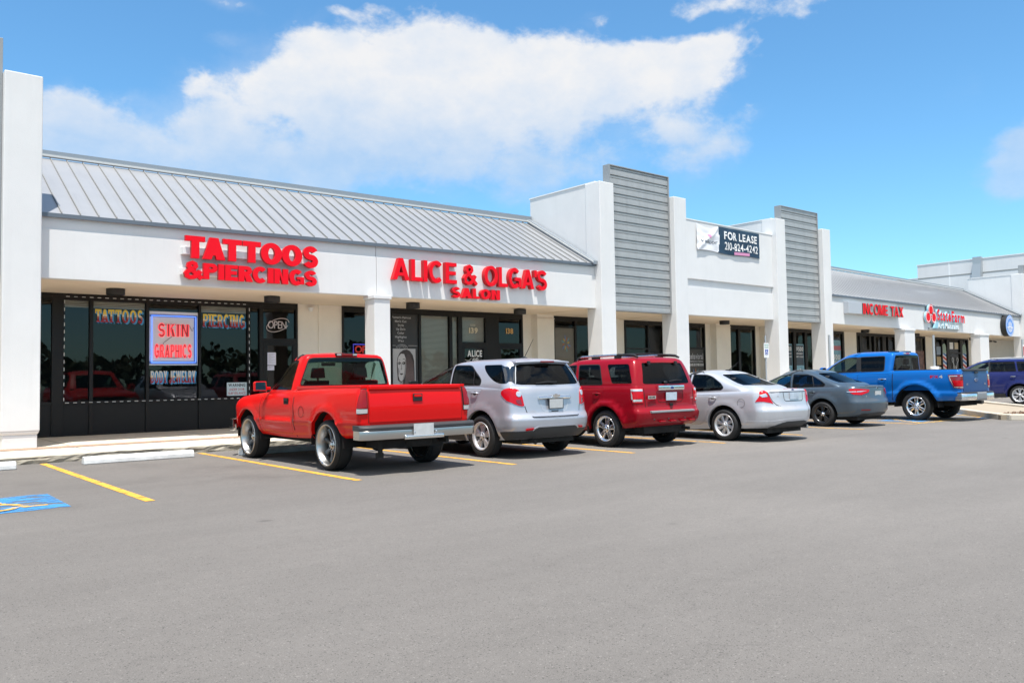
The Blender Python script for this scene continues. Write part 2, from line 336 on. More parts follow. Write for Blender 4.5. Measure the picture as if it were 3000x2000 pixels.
M['yellow2'] = worn_paint('faded_yellow_paint', (.66, .40, .10), .40)
M['blue'] = worn_paint('worn_blue_paint', (.045, .24, .52), .43, 4)
M['shopglass'] = thin_glass('shop_glass', (.62, .64, .64), .75)
M['doorglass'] = thin_glass('door_glass', (.22, .23, .23), .85)
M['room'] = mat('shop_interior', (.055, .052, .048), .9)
M['blind'] = mat('blind_slats', (.62, .60, .52), .7)
M['red'] = mat('red_acrylic', (.78, .006, .018), .5, spec=.12)
M['redside'] = mat('red_letter_return', (.50, .03, .035), .6, spec=.15)
M['white'] = mat('white_paint', (.80, .80, .79), .6)
M['paper'] = mat('paper', (.72, .70, .82), .8)
M['chrome'] = mat('chrome', (.80, .80, .80), .07, metal=1)
M['alu'] = mat('aluminium', (.62, .62, .62), .25, metal=1)
M['steel'] = mat('galvanised_steel', (.42, .45, .47), .5, metal=.5)
M['ink'] = mat('black_ink', (.015, .015, .018), .7)
M['redink'] = mat('red_ink', (.5, .02, .03), .7)
M['greyink'] = mat('grey_ink', (.45, .45, .46), .7)
M['whiteink'] = mat('white_ink', (.75, .75, .74), .7)

# ------------------------------------------------------------------ ground
from mathutils import noise as mn
def struct(name, mb, mats, **k): return tag(mb.build(name, mats, **k), kind='structure')
g = MB(); g.add([(-250,-250,0),(350,-250,0),(350,250,0),(-250,250,0)], [(0,1,2,3)])
struct('parking_lot', g, M['asphalt'])
def fnz(x, y, z, s=1.0): return mn.fractal(Vector((x*s, y*s, z*s)), .7, 2.0, 5)
def sidewalk():
    g = MB(); X0, X1, dx = -6.0, 56.0, .09; n = int((X1-X0)/dx)
    prof = [(0, -.02, 1), (0, .03, 1), (0, .06, 1), (0, .09, .8), (.0, .12, .3), (.012, .145, .12), (.04, .152, 0), (5.6, .156, 0)]
    k = len(prof); vs = []
    for i in range(n+1):
        x = X0+dx*i
        for j, (dy, z, w) in enumerate(prof):
            d = w*(.035*fnz(x, z*2.5, 0, 3.1) + .02*max(0, fnz(x, z*3, 4, 9)))
            vs.append((x, 16.2+dy+d, z + (.012*fnz(x, 5, 1, 2.3) if j in (3, 4) else 0)))
    fs = [(i*k+j, (i+1)*k+j, (i+1)*k+j+1, i*k+j+1) for i in range(n) for j in range(k-1)]
    g.add(vs, fs, 0, False)
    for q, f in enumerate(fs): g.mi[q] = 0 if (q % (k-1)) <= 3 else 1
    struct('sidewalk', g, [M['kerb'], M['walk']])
    s = MB(); s.add([(-6,17.55,.1605),(56,17.55,.1605),(56,18.05,.1605),(-6,18.05,.1605)], [(0,1,2,3)]); struct('pebble_strip', s, M['aggregate'])
    j = MB()
    for i in range(20): j.box((-5.5+3.05*i, 16.28, .150), (-5.488+3.05*i, 17.54, .1585)); j.box((-5.5+3.05*i, 18.06, .150), (-5.488+3.05*i, 21.4, .1590))
    struct('sidewalk_joint', j, M['kerb'])
sidewalk()
LINES = [(2.85,16.12,9.97),(5.50,16.1,9.93),(8.22,16.1,9.93),(10.87,16.1,9.86),(13.62,16.1,9.93),(16.45,16.1,9.97),(18.97,16.1,9.9),(21.72,16.1,9.9)]
LL = ['yellow stall line at far left beside the lone wheel stop', 'yellow stall line along the left side of the red pickup', 'yellow stall line between the red pickup and the silver crossover',
      'yellow stall line between the silver crossover and the dark red wagon', 'yellow stall line between the dark red wagon and the silver sedan', 'yellow stall line just past the silver sedan',
      'yellow stall line beside the left flank of the grey sedan', 'yellow stall line between the grey sedan and the blue pickup']
for (x, y1, y0), lb in zip(LINES, LL):
    w = MB(); nseg = 40; wob = [.006*fnz(x*7, i*.9, 0) for i in range(nseg+1)]; sh = -.05
    vs = []
    for i in range(nseg+1):
        y = y0+(y1-y0)*i/nseg; vs += [(x-.055+wob[i], y, .004), (x+.055+wob[i]*.6, y, .004)]
    w.add(vs, [(2*i, 2*i+1, 2*i+3, 2*i+2) for i in range(nseg)])
    tag(w.build('stall_line', M['yellow']), lb, 'parking line', 'yellow stall lines')
def strokes(mb, pts, wd, z, mi=0):
    for i in range(len(pts)-1):
        a, b = Vector((*pts[i], 0)), Vector((*pts[i+1], 0)); d = (b-a).normalized(); n = Vector((-d.y, d.x, 0))*wd/2; e = d*wd*.3
        q = [a-n-e, a+n-e, b+n+e, b-n+e] if False else [a-n-e, b-n+e, b+n+e, a+n-e]
        zz = z + .0004*i
        mb.add([(p.x, p.y, zz) for p in q], [(0,1,2,3)], mi)
hb = MB(); hb.add([(.62,10.16,.004),(2.08,10.16,.004),(2.10,11.60,.004),(.64,11.62,.004)], [(0,1,2,3)])
hm = thing('accessible_stall_marking', 'worn blue pavement square with yellow wheelchair symbol at the left edge', 'pavement marking', (1.36,10.88,0))
o = hb.build('blue_square', M['blue'], hm); o.location = (-1.36,-10.88,0)
hs = MB(); strokes(hs, [(1.43,10.95),(1.52,10.93),(1.52,10.85),(1.62,10.78),(1.70,10.48),(1.88,10.48)], .085, .0085)
arc = [(1.30+.32*math.cos(a), 10.62+.34*math.sin(a)) for a in [math.radians(d) for d in range(-25, -250, -15)]]
strokes(hs, arc, .075, .0125); strokes(hs, [(1.15,10.95),(1.5,10.94)], .08, .0195)
hs.add([(1.28+.10*math.cos(a*PI/8), 11.28+.10*math.sin(a*PI/8), .009) for a in range(16)], [tuple(range(16))])
o = hs.build('wheelchair_symbol', M['yellow2'], hm); o.location = (-1.36,-10.88,0)
am = thing('access_aisle_marking', 'faded yellow and blue hatching on the asphalt around the blue pickup', 'pavement marking', (24.5,11,0))
ah = MB()
for x0, y0, x1, y1 in ((21.9,9.95,28.0,9.95),(24.7,9.95,26.6,11.9),(26.0,9.95,27.6,11.6),(23.4,9.95,25.0,11.6),(22.1,9.95,23.6,11.5)): strokes(ah, [(x0,y0),(x1,y1)], .11, .006+.002*random.random())
o = ah.build('yellow_hatching', M['yellow2'], am); o.location = (-24.5,-11,0)
for q in ([(25.2,9.3),(26.4,9.3),(26.5,9.85),(25.3,9.85)],[(22.6,10.3),(23.7,10.3),(23.7,11.4),(22.6,11.4)],[(27.2,11.1),(27.9,11.1),(27.9,11.7),(27.2,11.7)]):
    ab = MB(); ab.add([(a, b, .004) for a, b in q], [(0,1,2,3)]); o = ab.build('blue_paint', M['blue'], am); o.location = (-24.5,-11,0)
# traffic island at right
isl = [(24.75,9.0),(28.3,11.57),(33.5,15.6),(38.6,16.1),(34.84,13.44),(30.81,10.48),(27.6,8.0),(26.2,7.6),(25.0,8.0)]
g = MB(); g.prism(isl, lambda a, b, d: (a, b, d), -.02, .13); struct('traffic_island', g, M['islandtop'])
def kerbline(pts, w=.16, h=.165):
    k = MB(); P = [Vector((*p, 0)) for p in pts]; L_, R_ = [], []
    for i, p in enumerate(P):
        t = (P[min(i+1, len(P)-1)]-P[max(i-1, 0)]).normalized(); nn = Vector((-t.y, t.x, 0))*w/2; L_.append(p+nn); R_.append(p-nn)
    for i in range(len(P)-1):
        k.hexa([(R_[i].x,R_[i].y,-.02),(R_[i+1].x,R_[i+1].y,-.02),(L_[i+1].x,L_[i+1].y,-.02),(L_[i].x,L_[i].y,-.02),(R_[i].x,R_[i].y,h),(R_[i+1].x,R_[i+1].y,h),(L_[i+1].x,L_[i+1].y,h),(L_[i].x,L_[i].y,h)])
    return k
struct('island_kerb', kerbline([(33.5,15.55),(28.3,11.62),(25.6,9.62),(25.0,9.1),(24.8,8.75),(24.95,8.35)]), M['walk'], bevel=.03)
struct('island_kerb', kerbline([(38.5,16.0),(34.84,13.5),(30.81,10.54),(27.6,8.06)], .18, .2), M['walk'], bevel=.03)
g = MB(); random.seed(3)
for i in range(420):
    t = random.random(); x = 25.15+random.random()*2.2; y = 8.05+random.random()*1.2
    if (y-8.9) > (x-24.9)*.75-.1: continue
    r = .02+.035*random.random()**2; c = Vector((x, y, .135)); vs = [c+Vector((random.uniform(-r,r), random.uniform(-r,r), random.uniform(0,r))) for _ in range(6)]
    g.add(vs, [(0,1,2),(0,2,3),(0,3,4),(1,2,5),(2,3,5),(3,4,5)])
tag(g.build('mulch', mat('bark_mulch', (.20,.12,.08), .95, var=.5, vscale=20)), kind='stuff')
# wheel stops
def wheel_stop(name_label, x0, x1, y, grp='painted concrete wheel stops'):
    w = MB(); L_ = x1-x0; pr = [(-.10,0),(-.095,.07),(-.055,.125),(.055,.125),(.095,.07),(.10,0)]
    w.prism(pr, lambda a, b, d: (d, a, b), 0, L_)
    o = w.build('wheel_stop', M['stop'], bevel=.012); o.location = (x0, y, .003); tag(o, name_label, 'wheel stop', grp); return o
wheel_stop('white concrete wheel stop lying whole in the empty stall left of the red pickup', 3.32, 5.14, 15.42)
wheel_stop('white wheel stop cut off by the left edge of the photo', .50, 2.34, 15.45)
wheel_stop('white wheel stop end peeking out by the front tyre of the red pickup', 5.86, 7.6, 15.0)

# ------------------------------------------------------------------ the strip mall
B = thing('strip_mall', 'long white stucco strip mall with grey metal mansard roofs and louvered towers', 'building', (0, 0, 0))
YW, YF, YP = 21.44, 18.39, 18.13
def bp(name, mb, mats, parent=B, **k): return mb.build(name, mats, parent, **k)
# pillars flanking the louvered panels: square piers with a recessed plinth
def pillar(x0, x1, zt, y0=YP, y1=18.78):
    p = MB(); e = .035
    p.box((x0+e, y0+e, .14), (x1-e, y1-e, .40)); p.hexa([(x0+e,y0+e,.40),(x1-e,y0+e,.40),(x1-e,y1-e,.40),(x0+e,y1-e,.40),(x0,y0,.47),(x1,y0,.47),(x1,y1,.47),(x0,y1,.47)])
    p.box((x0, y0, .47), (x1, y1, zt)); return bp('pillar', p, M['stucco'], bevel=.018)
for x0, x1, zt in ((-1.25,-.62,7.4),(2.49,3.145,7.39),(18.66,19.305,7.535),(22.295,22.95,7.51),(28.468,29.10,7.45),(31.887,32.49,7.39),(53.99,54.65,7.05),(57.5,58.1,7.05)): pillar(x0, x1, zt)
def column(x0, x1, zt, d=.49):
    c = MB(); c.box((x0, YP, .14), (x1, YP+d, zt-.10)); c.box((x0-.03, YP-.03, zt-.10), (x1+.03, YP+d+.03, zt))
    return bp('column', c, M['stucco'], bevel=.015)
column(10.52, 10.98, 3.49); column(38.91, 39.93, 3.40); column(47.51, 48.67, 3.36)
# fascias: plain lower band with a sunlit ledge, upper band set back
def fascia(x0, x1, zb0, zb1, zg0, zg1, zt0, zt1, joint=None):
    f = MB()
    for a, b in ([(x0, joint-.006), (joint+.006, x1)] if joint else [(x0, x1)]):
        t0, t1 = (a-x0)/(x1-x0), (b-x0)/(x1-x0); li = lambda p, q, t: p+(q-p)*t
        f.slab(a, b, YF, YF+.22, li(zb0,zb1,t0), li(zb0,zb1,t1), li(zg0,zg1,t0), li(zg0,zg1,t1))
        f.slab(a, b, YF+.032, YF+.2, li(zg0,zg1,t0)+.0, li(zg0,zg1,t1)+.0, li(zt0,zt1,t0), li(zt0,zt1,t1))
    return bp('fascia', f, M['stucco'], bevel=.008)
fascia(3.145, 18.66, 3.46, 3.515, 4.445, 4.54, 4.72, 4.84, 10.74)
fascia(32.49, 53.99, 3.47, 3.32, 4.475, 4.295, 4.70, 4.53, 43.0)
# middle bay between the two louvered towers
f = MB(); f.box((22.95, YF-.03, 3.475), (28.468, YF+.25, 4.49)); f.box((22.95, YF+.02, 4.49), (28.468, YF+.25, 4.76)); f.slab(22.95, 28.468, YF-.06, YF+.25, 4.76, 4.75, 6.85, 6.79)
bp('fascia', f, M['stucco'], bevel=.008)
f = MB(); f.slab(22.95, 28.468, YF-.075, YF+.27, 6.85, 6.79, 6.885, 6.825); bp('coping', f, M['white'])
# return walls rising behind the pillars
def return_wall(x, zt, yb, t=.25):
    w = MB(); w.box((x, 18.40, 3.6), (x+t, yb, zt)); r = bp('return_wall', w, M['stucco'], bevel=.01)
    c = MB(); c.box((x-.02, 18.36, zt), (x+t+.02, yb+.03, zt+.035)); c.build('coping', M['white'], r); return r
return_wall(18.69, 7.53, 21.52); return_wall(28.49, 7.45, 21.5); return_wall(54.02, 7.03, 21.2); return_wall(2.2, 7.3, 21.4); return_wall(32.0, 7.2, 21.5)
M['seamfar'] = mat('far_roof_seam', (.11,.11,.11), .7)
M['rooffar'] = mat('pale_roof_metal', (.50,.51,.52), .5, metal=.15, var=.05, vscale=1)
# standing seam mansard roofs
def roof(x0, x1, ze0, ze1, zr0, zr1, zc0, zc1, pitch=.342, ph=.04, w=.010, h=.030, sm='seam', rm='roof'):
    YE, YR = 18.345, 21.42
    li = lambda p, q, x: p+(q-p)*(x-x0)/(x1-x0)
    r = MB(); r.add([(x0,YE,ze0),(x1,YE,ze1),(x1,YR,zr1),(x0,YR,zr0),(x0,YE,ze0-.05),(x1,YE,ze1-.05),(x1,YR,zr1-.05),(x0,YR,zr0-.05)], [(0,1,2,3),(7,6,5,4),(0,4,5,1),(1,5,6,2),(2,6,7,3),(3,7,4,0)])
    o = bp('roof', r, M[rm])
    s = MB(); x = x0+ph
    while x < x1-.05:
        a, b = li(ze0,ze1,x), li(zr0,zr1,x)
        s.hexa([(x-w,YE-.012,a-.0),(x+w,YE-.012,a-.0),(x+w,YR,b-.0),(x-w,YR,b-.0),(x-w,YE-.012,a+h),(x+w,YE-.012,a+h),(x+w,YR,b+h),(x-w,YR,b+h)]); x += pitch
    s.build('standing_seam', M[sm], o)
    c = MB(); c.slab(x0, x1, YR-.01, YR+.15, zr0+.06, zr1+.06, zc0, zc1); c.build('ridge_cap', M['cap'], o)
    c = MB(); c.slab(x0, x1, YR-.05, YR-.012, zr0+.045, zr1+.045, zr0+.09, zr1+.09); c.build('drip_edge', M['capedge'], o)
    c = MB(); c.slab(x0, x1, YE-.015, YE+.04, ze0-.085, ze1-.085, ze0-.004, ze1-.004); c.slab(x0, x1, YE+.04, YF+.04, ze0-.07, ze1-.07, ze0-.055, ze1-.055); c.build('gutter', M['gutter'], o)
    return o
roof(3.15, 18.655, 4.76, 4.93, 6.585, 6.665, 6.775, 6.915, ph=.38)
roof(32.495, 53.985, 4.725, 4.57, 6.57, 6.29, 6.76, 6.45, ph=.2, w=.040, h=.012, sm='seamfar', rm='rooffar')
def rake(x, ze, zr, zc):
    k = MB()
    k.hexa([(x-.20,18.27,ze+.0),(x-.01,18.27,ze+.0),(x-.01,21.42,zr+.0),(x-.20,21.42,zr+.0),(x-.20,18.27,ze+.11),(x-.01,18.27,ze+.11),(x-.01,21.42,zr+.13),(x-.20,21.42,zr+.13)])
    r = bp('rake_flashing', k, M['cap'])
    k = MB(); k.hexa([(x-.235,18.25,ze+.05),(x-.203,18.25,ze+.05),(x-.203,21.42,zr+.06),(x-.235,21.42,zr+.06),(x-.235,18.25,ze+.085),(x-.203,18.25,ze+.085),(x-.203,21.42,zr+.10),(x-.235,21.42,zr+.10)]); k.build('drip_edge', M['capedge'], r)
rake(18.66, 4.89, 6.68, 6.9); rake(53.99, 4.55, 6.3, 6.45)
# louvered tower panels
def louver(x0, x1, zb, zt, y=18.35):
    per = .2955; pr = []; z = zb+.02; k = 0
    while z < zt-.05:
        for dz, dy in ((0,0),(.120,.003),(.130,.034),(.142,.036),(.150,.014),(.205,.012),(.213,.040),(.232,.042),(.242,.0)):
            if z+dz < zt-.04: pr.append((z+dz, dy))
        z += per; k += 1
    pr.append((zt-.03, 0))
    l = MB(); vs = []
    for zz, dy in pr: vs += [(x0+.05, y+dy, zz), (x1-.05, y+dy, zz)]
    n = len(pr); l.add(vs, [(2*i, 2*i+1, 2*i+3, 2*i+2) for i in range(n-1)])
    l.box((x0+.05, y+.07, zb+.01), (x1-.05, y+.24, zt-.03))
    o = bp('louver_panel', l, M['louver'], recalc=True)
    f = MB(); f.box((x0, y-.03, zb), (x0+.055, y+.25, zt)); f.box((x1-.055, y-.03, zb), (x1, y+.25, zt)); f.box((x0+.055, y-.03, zt-.035), (x1-.055, y+.25, zt)); f.box((x0+.055, y-.02, zb-.03), (x1-.055, y+.25, zb+.012))
    f.build('frame', M['louverframe'], o, bevel=.006)
louver(-.62, 2.487, 3.46, 8.06); louver(19.31, 22.29, 3.50, 8.215); louver(29.105, 31.882, 3.49, 8.07); louver(54.66, 57.5, 3.35, 7.62)
# soffit, back wall, shop rooms
s = MB(); s.box((-6, 18.6, 3.50), (3.145, 21.42, 3.56)); s.slab(3.145, 18.66, 18.60, 21.42, 3.475, 3.525, 3.56, 3.6); s.box((18.66, 18.45, 3.51), (22.95, 21.42, 3.58)); s.box((22.95, 18.63, 3.49), (28.468, 21.42, 3.56))
s.box((28.468, 18.45, 3.50), (32.49, 21.42, 3.56)); s.slab(32.49, 53.99, 18.60, 21.42, 3.485, 3.335, 3.57, 3.42); s.box((53.99, 18.5, 3.36), (72, 21.42, 3.45))
bp('soffit', s, M['soffit'])
WALLS = [(-6,3.0),(9.99,11.36),(18.17,19.57),(22.2,23.24),(28.13,29.59),(31.71,34.0),(39.37,40.68),(48.38,49.72),(54.24,72)]
for a, b in WALLS: w = MB(); w.box((a, YW, .14), (b, YW+.2, 3.56)); bp('wall', w, M['cream'])
for a, b in ((18.58,19.36),(28.52,29.5),(32.1,32.7)): pz = MB(); pz.box((a, 21.12, .15), (b, YW+.01, 3.37)); pz.box((a-.0, 21.10, 3.37), (b+.015, YW+.01, 3.395)); pz.box((a, 21.13, 3.395), (b, YW+.01, 3.55)); bp('wall_pilaster', pz, M['cream'], bevel=.01)
for a, b in ((10.62,10.70),(55.4,56.2)): pz = MB(); pz.box((a, YW-.03, .15), (b, YW+.01, 3.5)); bp('wall_pilaster', pz, M['cream'], bevel=.01)
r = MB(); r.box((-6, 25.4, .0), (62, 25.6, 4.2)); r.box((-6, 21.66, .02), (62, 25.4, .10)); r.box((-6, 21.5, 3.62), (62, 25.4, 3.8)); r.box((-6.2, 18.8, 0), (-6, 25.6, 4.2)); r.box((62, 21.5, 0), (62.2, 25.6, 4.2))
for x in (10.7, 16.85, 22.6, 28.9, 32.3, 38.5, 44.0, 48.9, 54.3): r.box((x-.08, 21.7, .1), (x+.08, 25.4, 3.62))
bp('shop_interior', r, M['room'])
r = MB(); r.box((-6, 18.7, 3.85), (72, 27, 4.0)); bp('roof_deck', r, M['cap'])

def storefront(X0, X1, panes, z0, z1, kick=None, hb=(), glass='shopglass', name='storefront_window'):
    """panes: (xa, xb) intervals; everything between is frame. hb: (pane index, z lo, z hi)"""
    f = MB(); cur = X0
    for xa, xb in panes:
        if xa-cur > .004: f.box((cur, YW-.05, .15), (xa, YW+.07, z1))
        cur = xb
    if X1-cur > .004: f.box((cur, YW-.05, .15), (X1, YW+.07, z1))
    for i, (xa, xb) in enumerate(panes):
        f.box((xa, YW-.045, z1-.07), (xb, YW+.06, z1)); kz = kick if kick else .22
        f.box((xa, YW-.045, kz-.07), (xb, YW+.06, kz)); f.box((xa, YW-.03, .15), (xb, YW+.05, .20))
        for j, za, zb in hb:
            if j == i: f.box((xa, YW-.045, za), (xb, YW+.06, zb))
    f.box((X0, YW-.048, z1), (X1, YW+.07, 3.56))
    fr = bp(name, f, M['bronze'], bevel=.004)
    for xa, xb in panes:
        p = MB(); kz = kick if kick else .22
        p.add([(xa-.01,YW+.02,kz-.01),(xb+.01,YW+.02,kz-.01),(xb+.01,YW+.02,z1-.06),(xa-.01,YW+.02,z1-.06)], [(0,1,2,3)]); p.build('pane', M[glass], fr)
        if kick:
            p = MB(); p.box((xa, YW-.012, .20), (xb, YW+.03, kz-.07)); p.build('kick_panel', M['kick'], fr)
    return fr
def door(x0, x1, ztop, zmid, st=.10):
    f = MB(); f.box((x0, YW-.055, .16), (x0+st, YW+.02, zmid)); f.box((x1-st, YW-.055, .16), (x1, YW+.02, zmid)); f.box((x0+st, YW-.055, zmid-st), (x1-st, YW+.02, zmid)); f.box((x0+st, YW-.055, .16), (x1-st, YW+.02, .42))
    d = bp('door', f, M['bronze'], bevel=.005)
    p = MB(); p.add([(x0+st-.005,YW-.015,.41),(x1-st+.005,YW-.015,.41),(x1-st+.005,YW-.015,zmid-st+.005),(x0+st-.005,YW-.015,zmid-st+.005)], [(0,1,2,3)]); p.build('pane', M['doorglass'], d)
    h = MB(); h.tube([(x0+.055,YW-.055,1.28),(x0+.055,YW-.10,1.28),(x0+.055,YW-.10,1.02),(x0+.055,YW-.055,1.02)], .011); h.build('handle', M['alu'], d)
    return d
def blinds(x0, x1, z0, z1, pitch=.038):
    b = MB(); z = z0; y = YW+.035
    while z < z1: b.add([(x0,y+.016,z),(x1,y+.016,z),(x1,y,z+pitch*.80),(x0,y,z+pitch*.80)], [(0,1,2,3)]); z += pitch
    return bp('window_blind', b, M['blind'])
# tattoo shop
storefront(3.0, 8.90, [(3.1,3.94),(4.18,4.73),(4.81,6.0),(6.07,7.28),(7.34,8.56),(8.64,8.89)], .95, 3.40, kick=.96)
blinds(4.20, 4.72, 3.17, 3.35); blinds(4.83, 5.99, 3.17, 3.35); blinds(7.36, 8.55, 3.17, 3.35)
storefront(8.90, 9.99, [(9.0,9.93)], .2, 3.40, hb=[(0,2.42,2.52)], name='door_frame', glass='doorglass'); door(9.0, 9.93, 3.4, 2.42)
storefront(11.36, 13.0, [(11.42,12.98)], .2, 3.40, kick=.5)
# salon
storefront(13.0, 15.51, [(13.03,13.96),(14.05,15.12),(15.23,15.46)], .2, 3.40, kick=.5)
blinds(14.06, 15.11, .55, 3.33); blinds(15.24, 15.46, .55, 3.33)
storefront(15.51, 16.63, [(15.62,16.56)], .2, 3.40, hb=[(0,2.42,2.52)], name='door_frame'); door(15.60, 16.56, 3.4, 2.42); blinds(15.63, 16.55, 2.54, 3.33)
storefront(16.63, 18.17, [(17.12,18.1)], .2, 3.40, hb=[(0,2.42,2.52)], name='door_frame', glass='doorglass'); door(17.10, 18.10, 3.4, 2.42)
storefront(19.57, 22.2, [(19.64,20.61),(20.70,22.15)], .2, 3.42, hb=[(0,3.12,3.16)])
storefront(23.24, 25.6, [(23.32,24.53),(24.62,25.5)], .2, 3.40, hb=[(0,2.38,2.44)])
storefront(25.6, 28.13, [(25.7,26.9),(27.0,28.06)], .2, 3.40, hb=[(1,2.42,2.5)])
storefront(29.59, 31.71, [(29.68,30.44),(30.60,31.64)], .2, 3.40)
storefront(34.0, 36.6, [(34.06,34.76),(34.97,35.74),(35.95,36.5)], .2, 3.38)
storefront(36.6, 39.37, [(36.7,37.8),(37.9,39.2)], .2, 3.38, kick=.5)
storefront(40.68, 45.6, [(40.74,40.92),(41.18,41.9),(42.1,42.4),(42.61,43.32),(43.7,43.95),(44.0,44.7),(44.92,45.19),(45.3,45.55)], .2, 3.34, hb=[(1,2.42,2.56),(5,2.42,2.56)])
storefront(45.6, 48.38, [(45.7,47.0),(47.1,48.3)], .2, 3.34, kick=.5)
storefront(49.72, 54.24, [(49.78,50.5),(50.6,51.2),(51.56,53.05),(53.35,54.1)], .2, 3.32, hb=[(2,2.42,2.52)])
# soffit lights: black drums
for x, y, lb in ((4.92,19.88,'black drum light over the tattoo shop window with the neon sign'),(8.56,19.81,'black drum light beside the tattoo shop door'),(12.6,19.59,'black drum light just right of the first column'),(16.64,19.73,'black drum light above the door numbered 138'),
                (27.28,19.8,'black drum light under the white bay with the lease banner'),(38.8,20.0,'black drum light below the red tax sign'),(44.58,20.2,'black drum light partly hidden left of the second column'),(52.4,20.4,'black drum light above the thin grey pole'),(57.0,20.4,'x'),(60.9,20.2,'x')):
    if lb == 'x': continue
    l = MB(); l.lathe([(.0,-.13),(.185,-.13),(.195,-.12),(.195,.02)], lambda a, b, h: (a, b, h), 28); o = l.build('soffit_light', M['black']); o.location = (x, y, 3.47 if x < 32 else 3.47-.007*(x-32)); tag(o, lb, 'soffit light', 'drum lights under the canopy')
# big white store building far right
BB = thing('retail_building', 'tall plain white store building rising behind the far end of the mall', 'building', (62, 20, 0))
w = MB(); w.box((0,-12,0), (30,7.8,9.2)); w.box((-.0,7.8,0), (30,16,8.25)); o = w.build('wall', M['stucco'], BB, bevel=.01)
w = MB(); w.box((-.03,-12,9.2), (30.03,7.83,9.26)); w.box((-.02,7.83,8.25), (30,16,8.30)); w.build('coping', M['white'], BB)
w = MB(); w.box((-.012,-12,8.18), (.02,7.79,8.26)); w.build('wall_groove', M['seam'], BB)
w = MB(); w.box((-.010,5.50,0), (.02,5.60,8.18)); w.box((-.010,5.50,8.26), (.02,5.60,9.19)); w.build('wall_joint', M['white'], BB)
w = MB(); w.box((-.30,3.30,7.85), (-.0,3.85,9.33)); w.hexa([(-.62,3.40,6.0),(-.30,3.40,6.0),(-.30,4.0,6.0),(-.62,4.0,6.0),(-.34,3.30,8.8),(-.02,3.30,8.8),(-.02,3.85,8.8),(-.34,3.85,8.8)]); w.build('downspout', M['steel'], BB)

# ------------------------------------------------------------------ signs on the fascia
def channel_letters(root, txt, x0, x1, z0, z1, depth, yb, face, side, bold=.03, tilt=0.0, space=.3, name='letter'):
    for c, V, Fc in text_layout(txt, x0, x1, z0, z1, bold, True, space):
        zt = [v[1]+tilt*(v[0]-x0) for v in V]
        mb = MB(); pts = [(v[0], yb-depth*(v[2]+.5), z) for v, z in zip(V, zt)]
        mi = []
        for f in Fc:
            d = [V[i][2] for i in f]; front = min(d) > .49
            mb.add([pts[i] for i in f], [tuple(range(len(f)))], 0 if front else 1)
        o = mb.build(name, [face, side], root, recalc=False); bm = bmesh.new(); bm.from_mesh(o.data); bmesh.ops.remove_doubles(bm, verts=bm.verts, dist=1e-5); bmesh.ops.recalc_face_normals(bm, faces=bm.faces); bm.to_mesh(o.data); bm.free()
        o['_c'] = c; del o['_c']
    return root
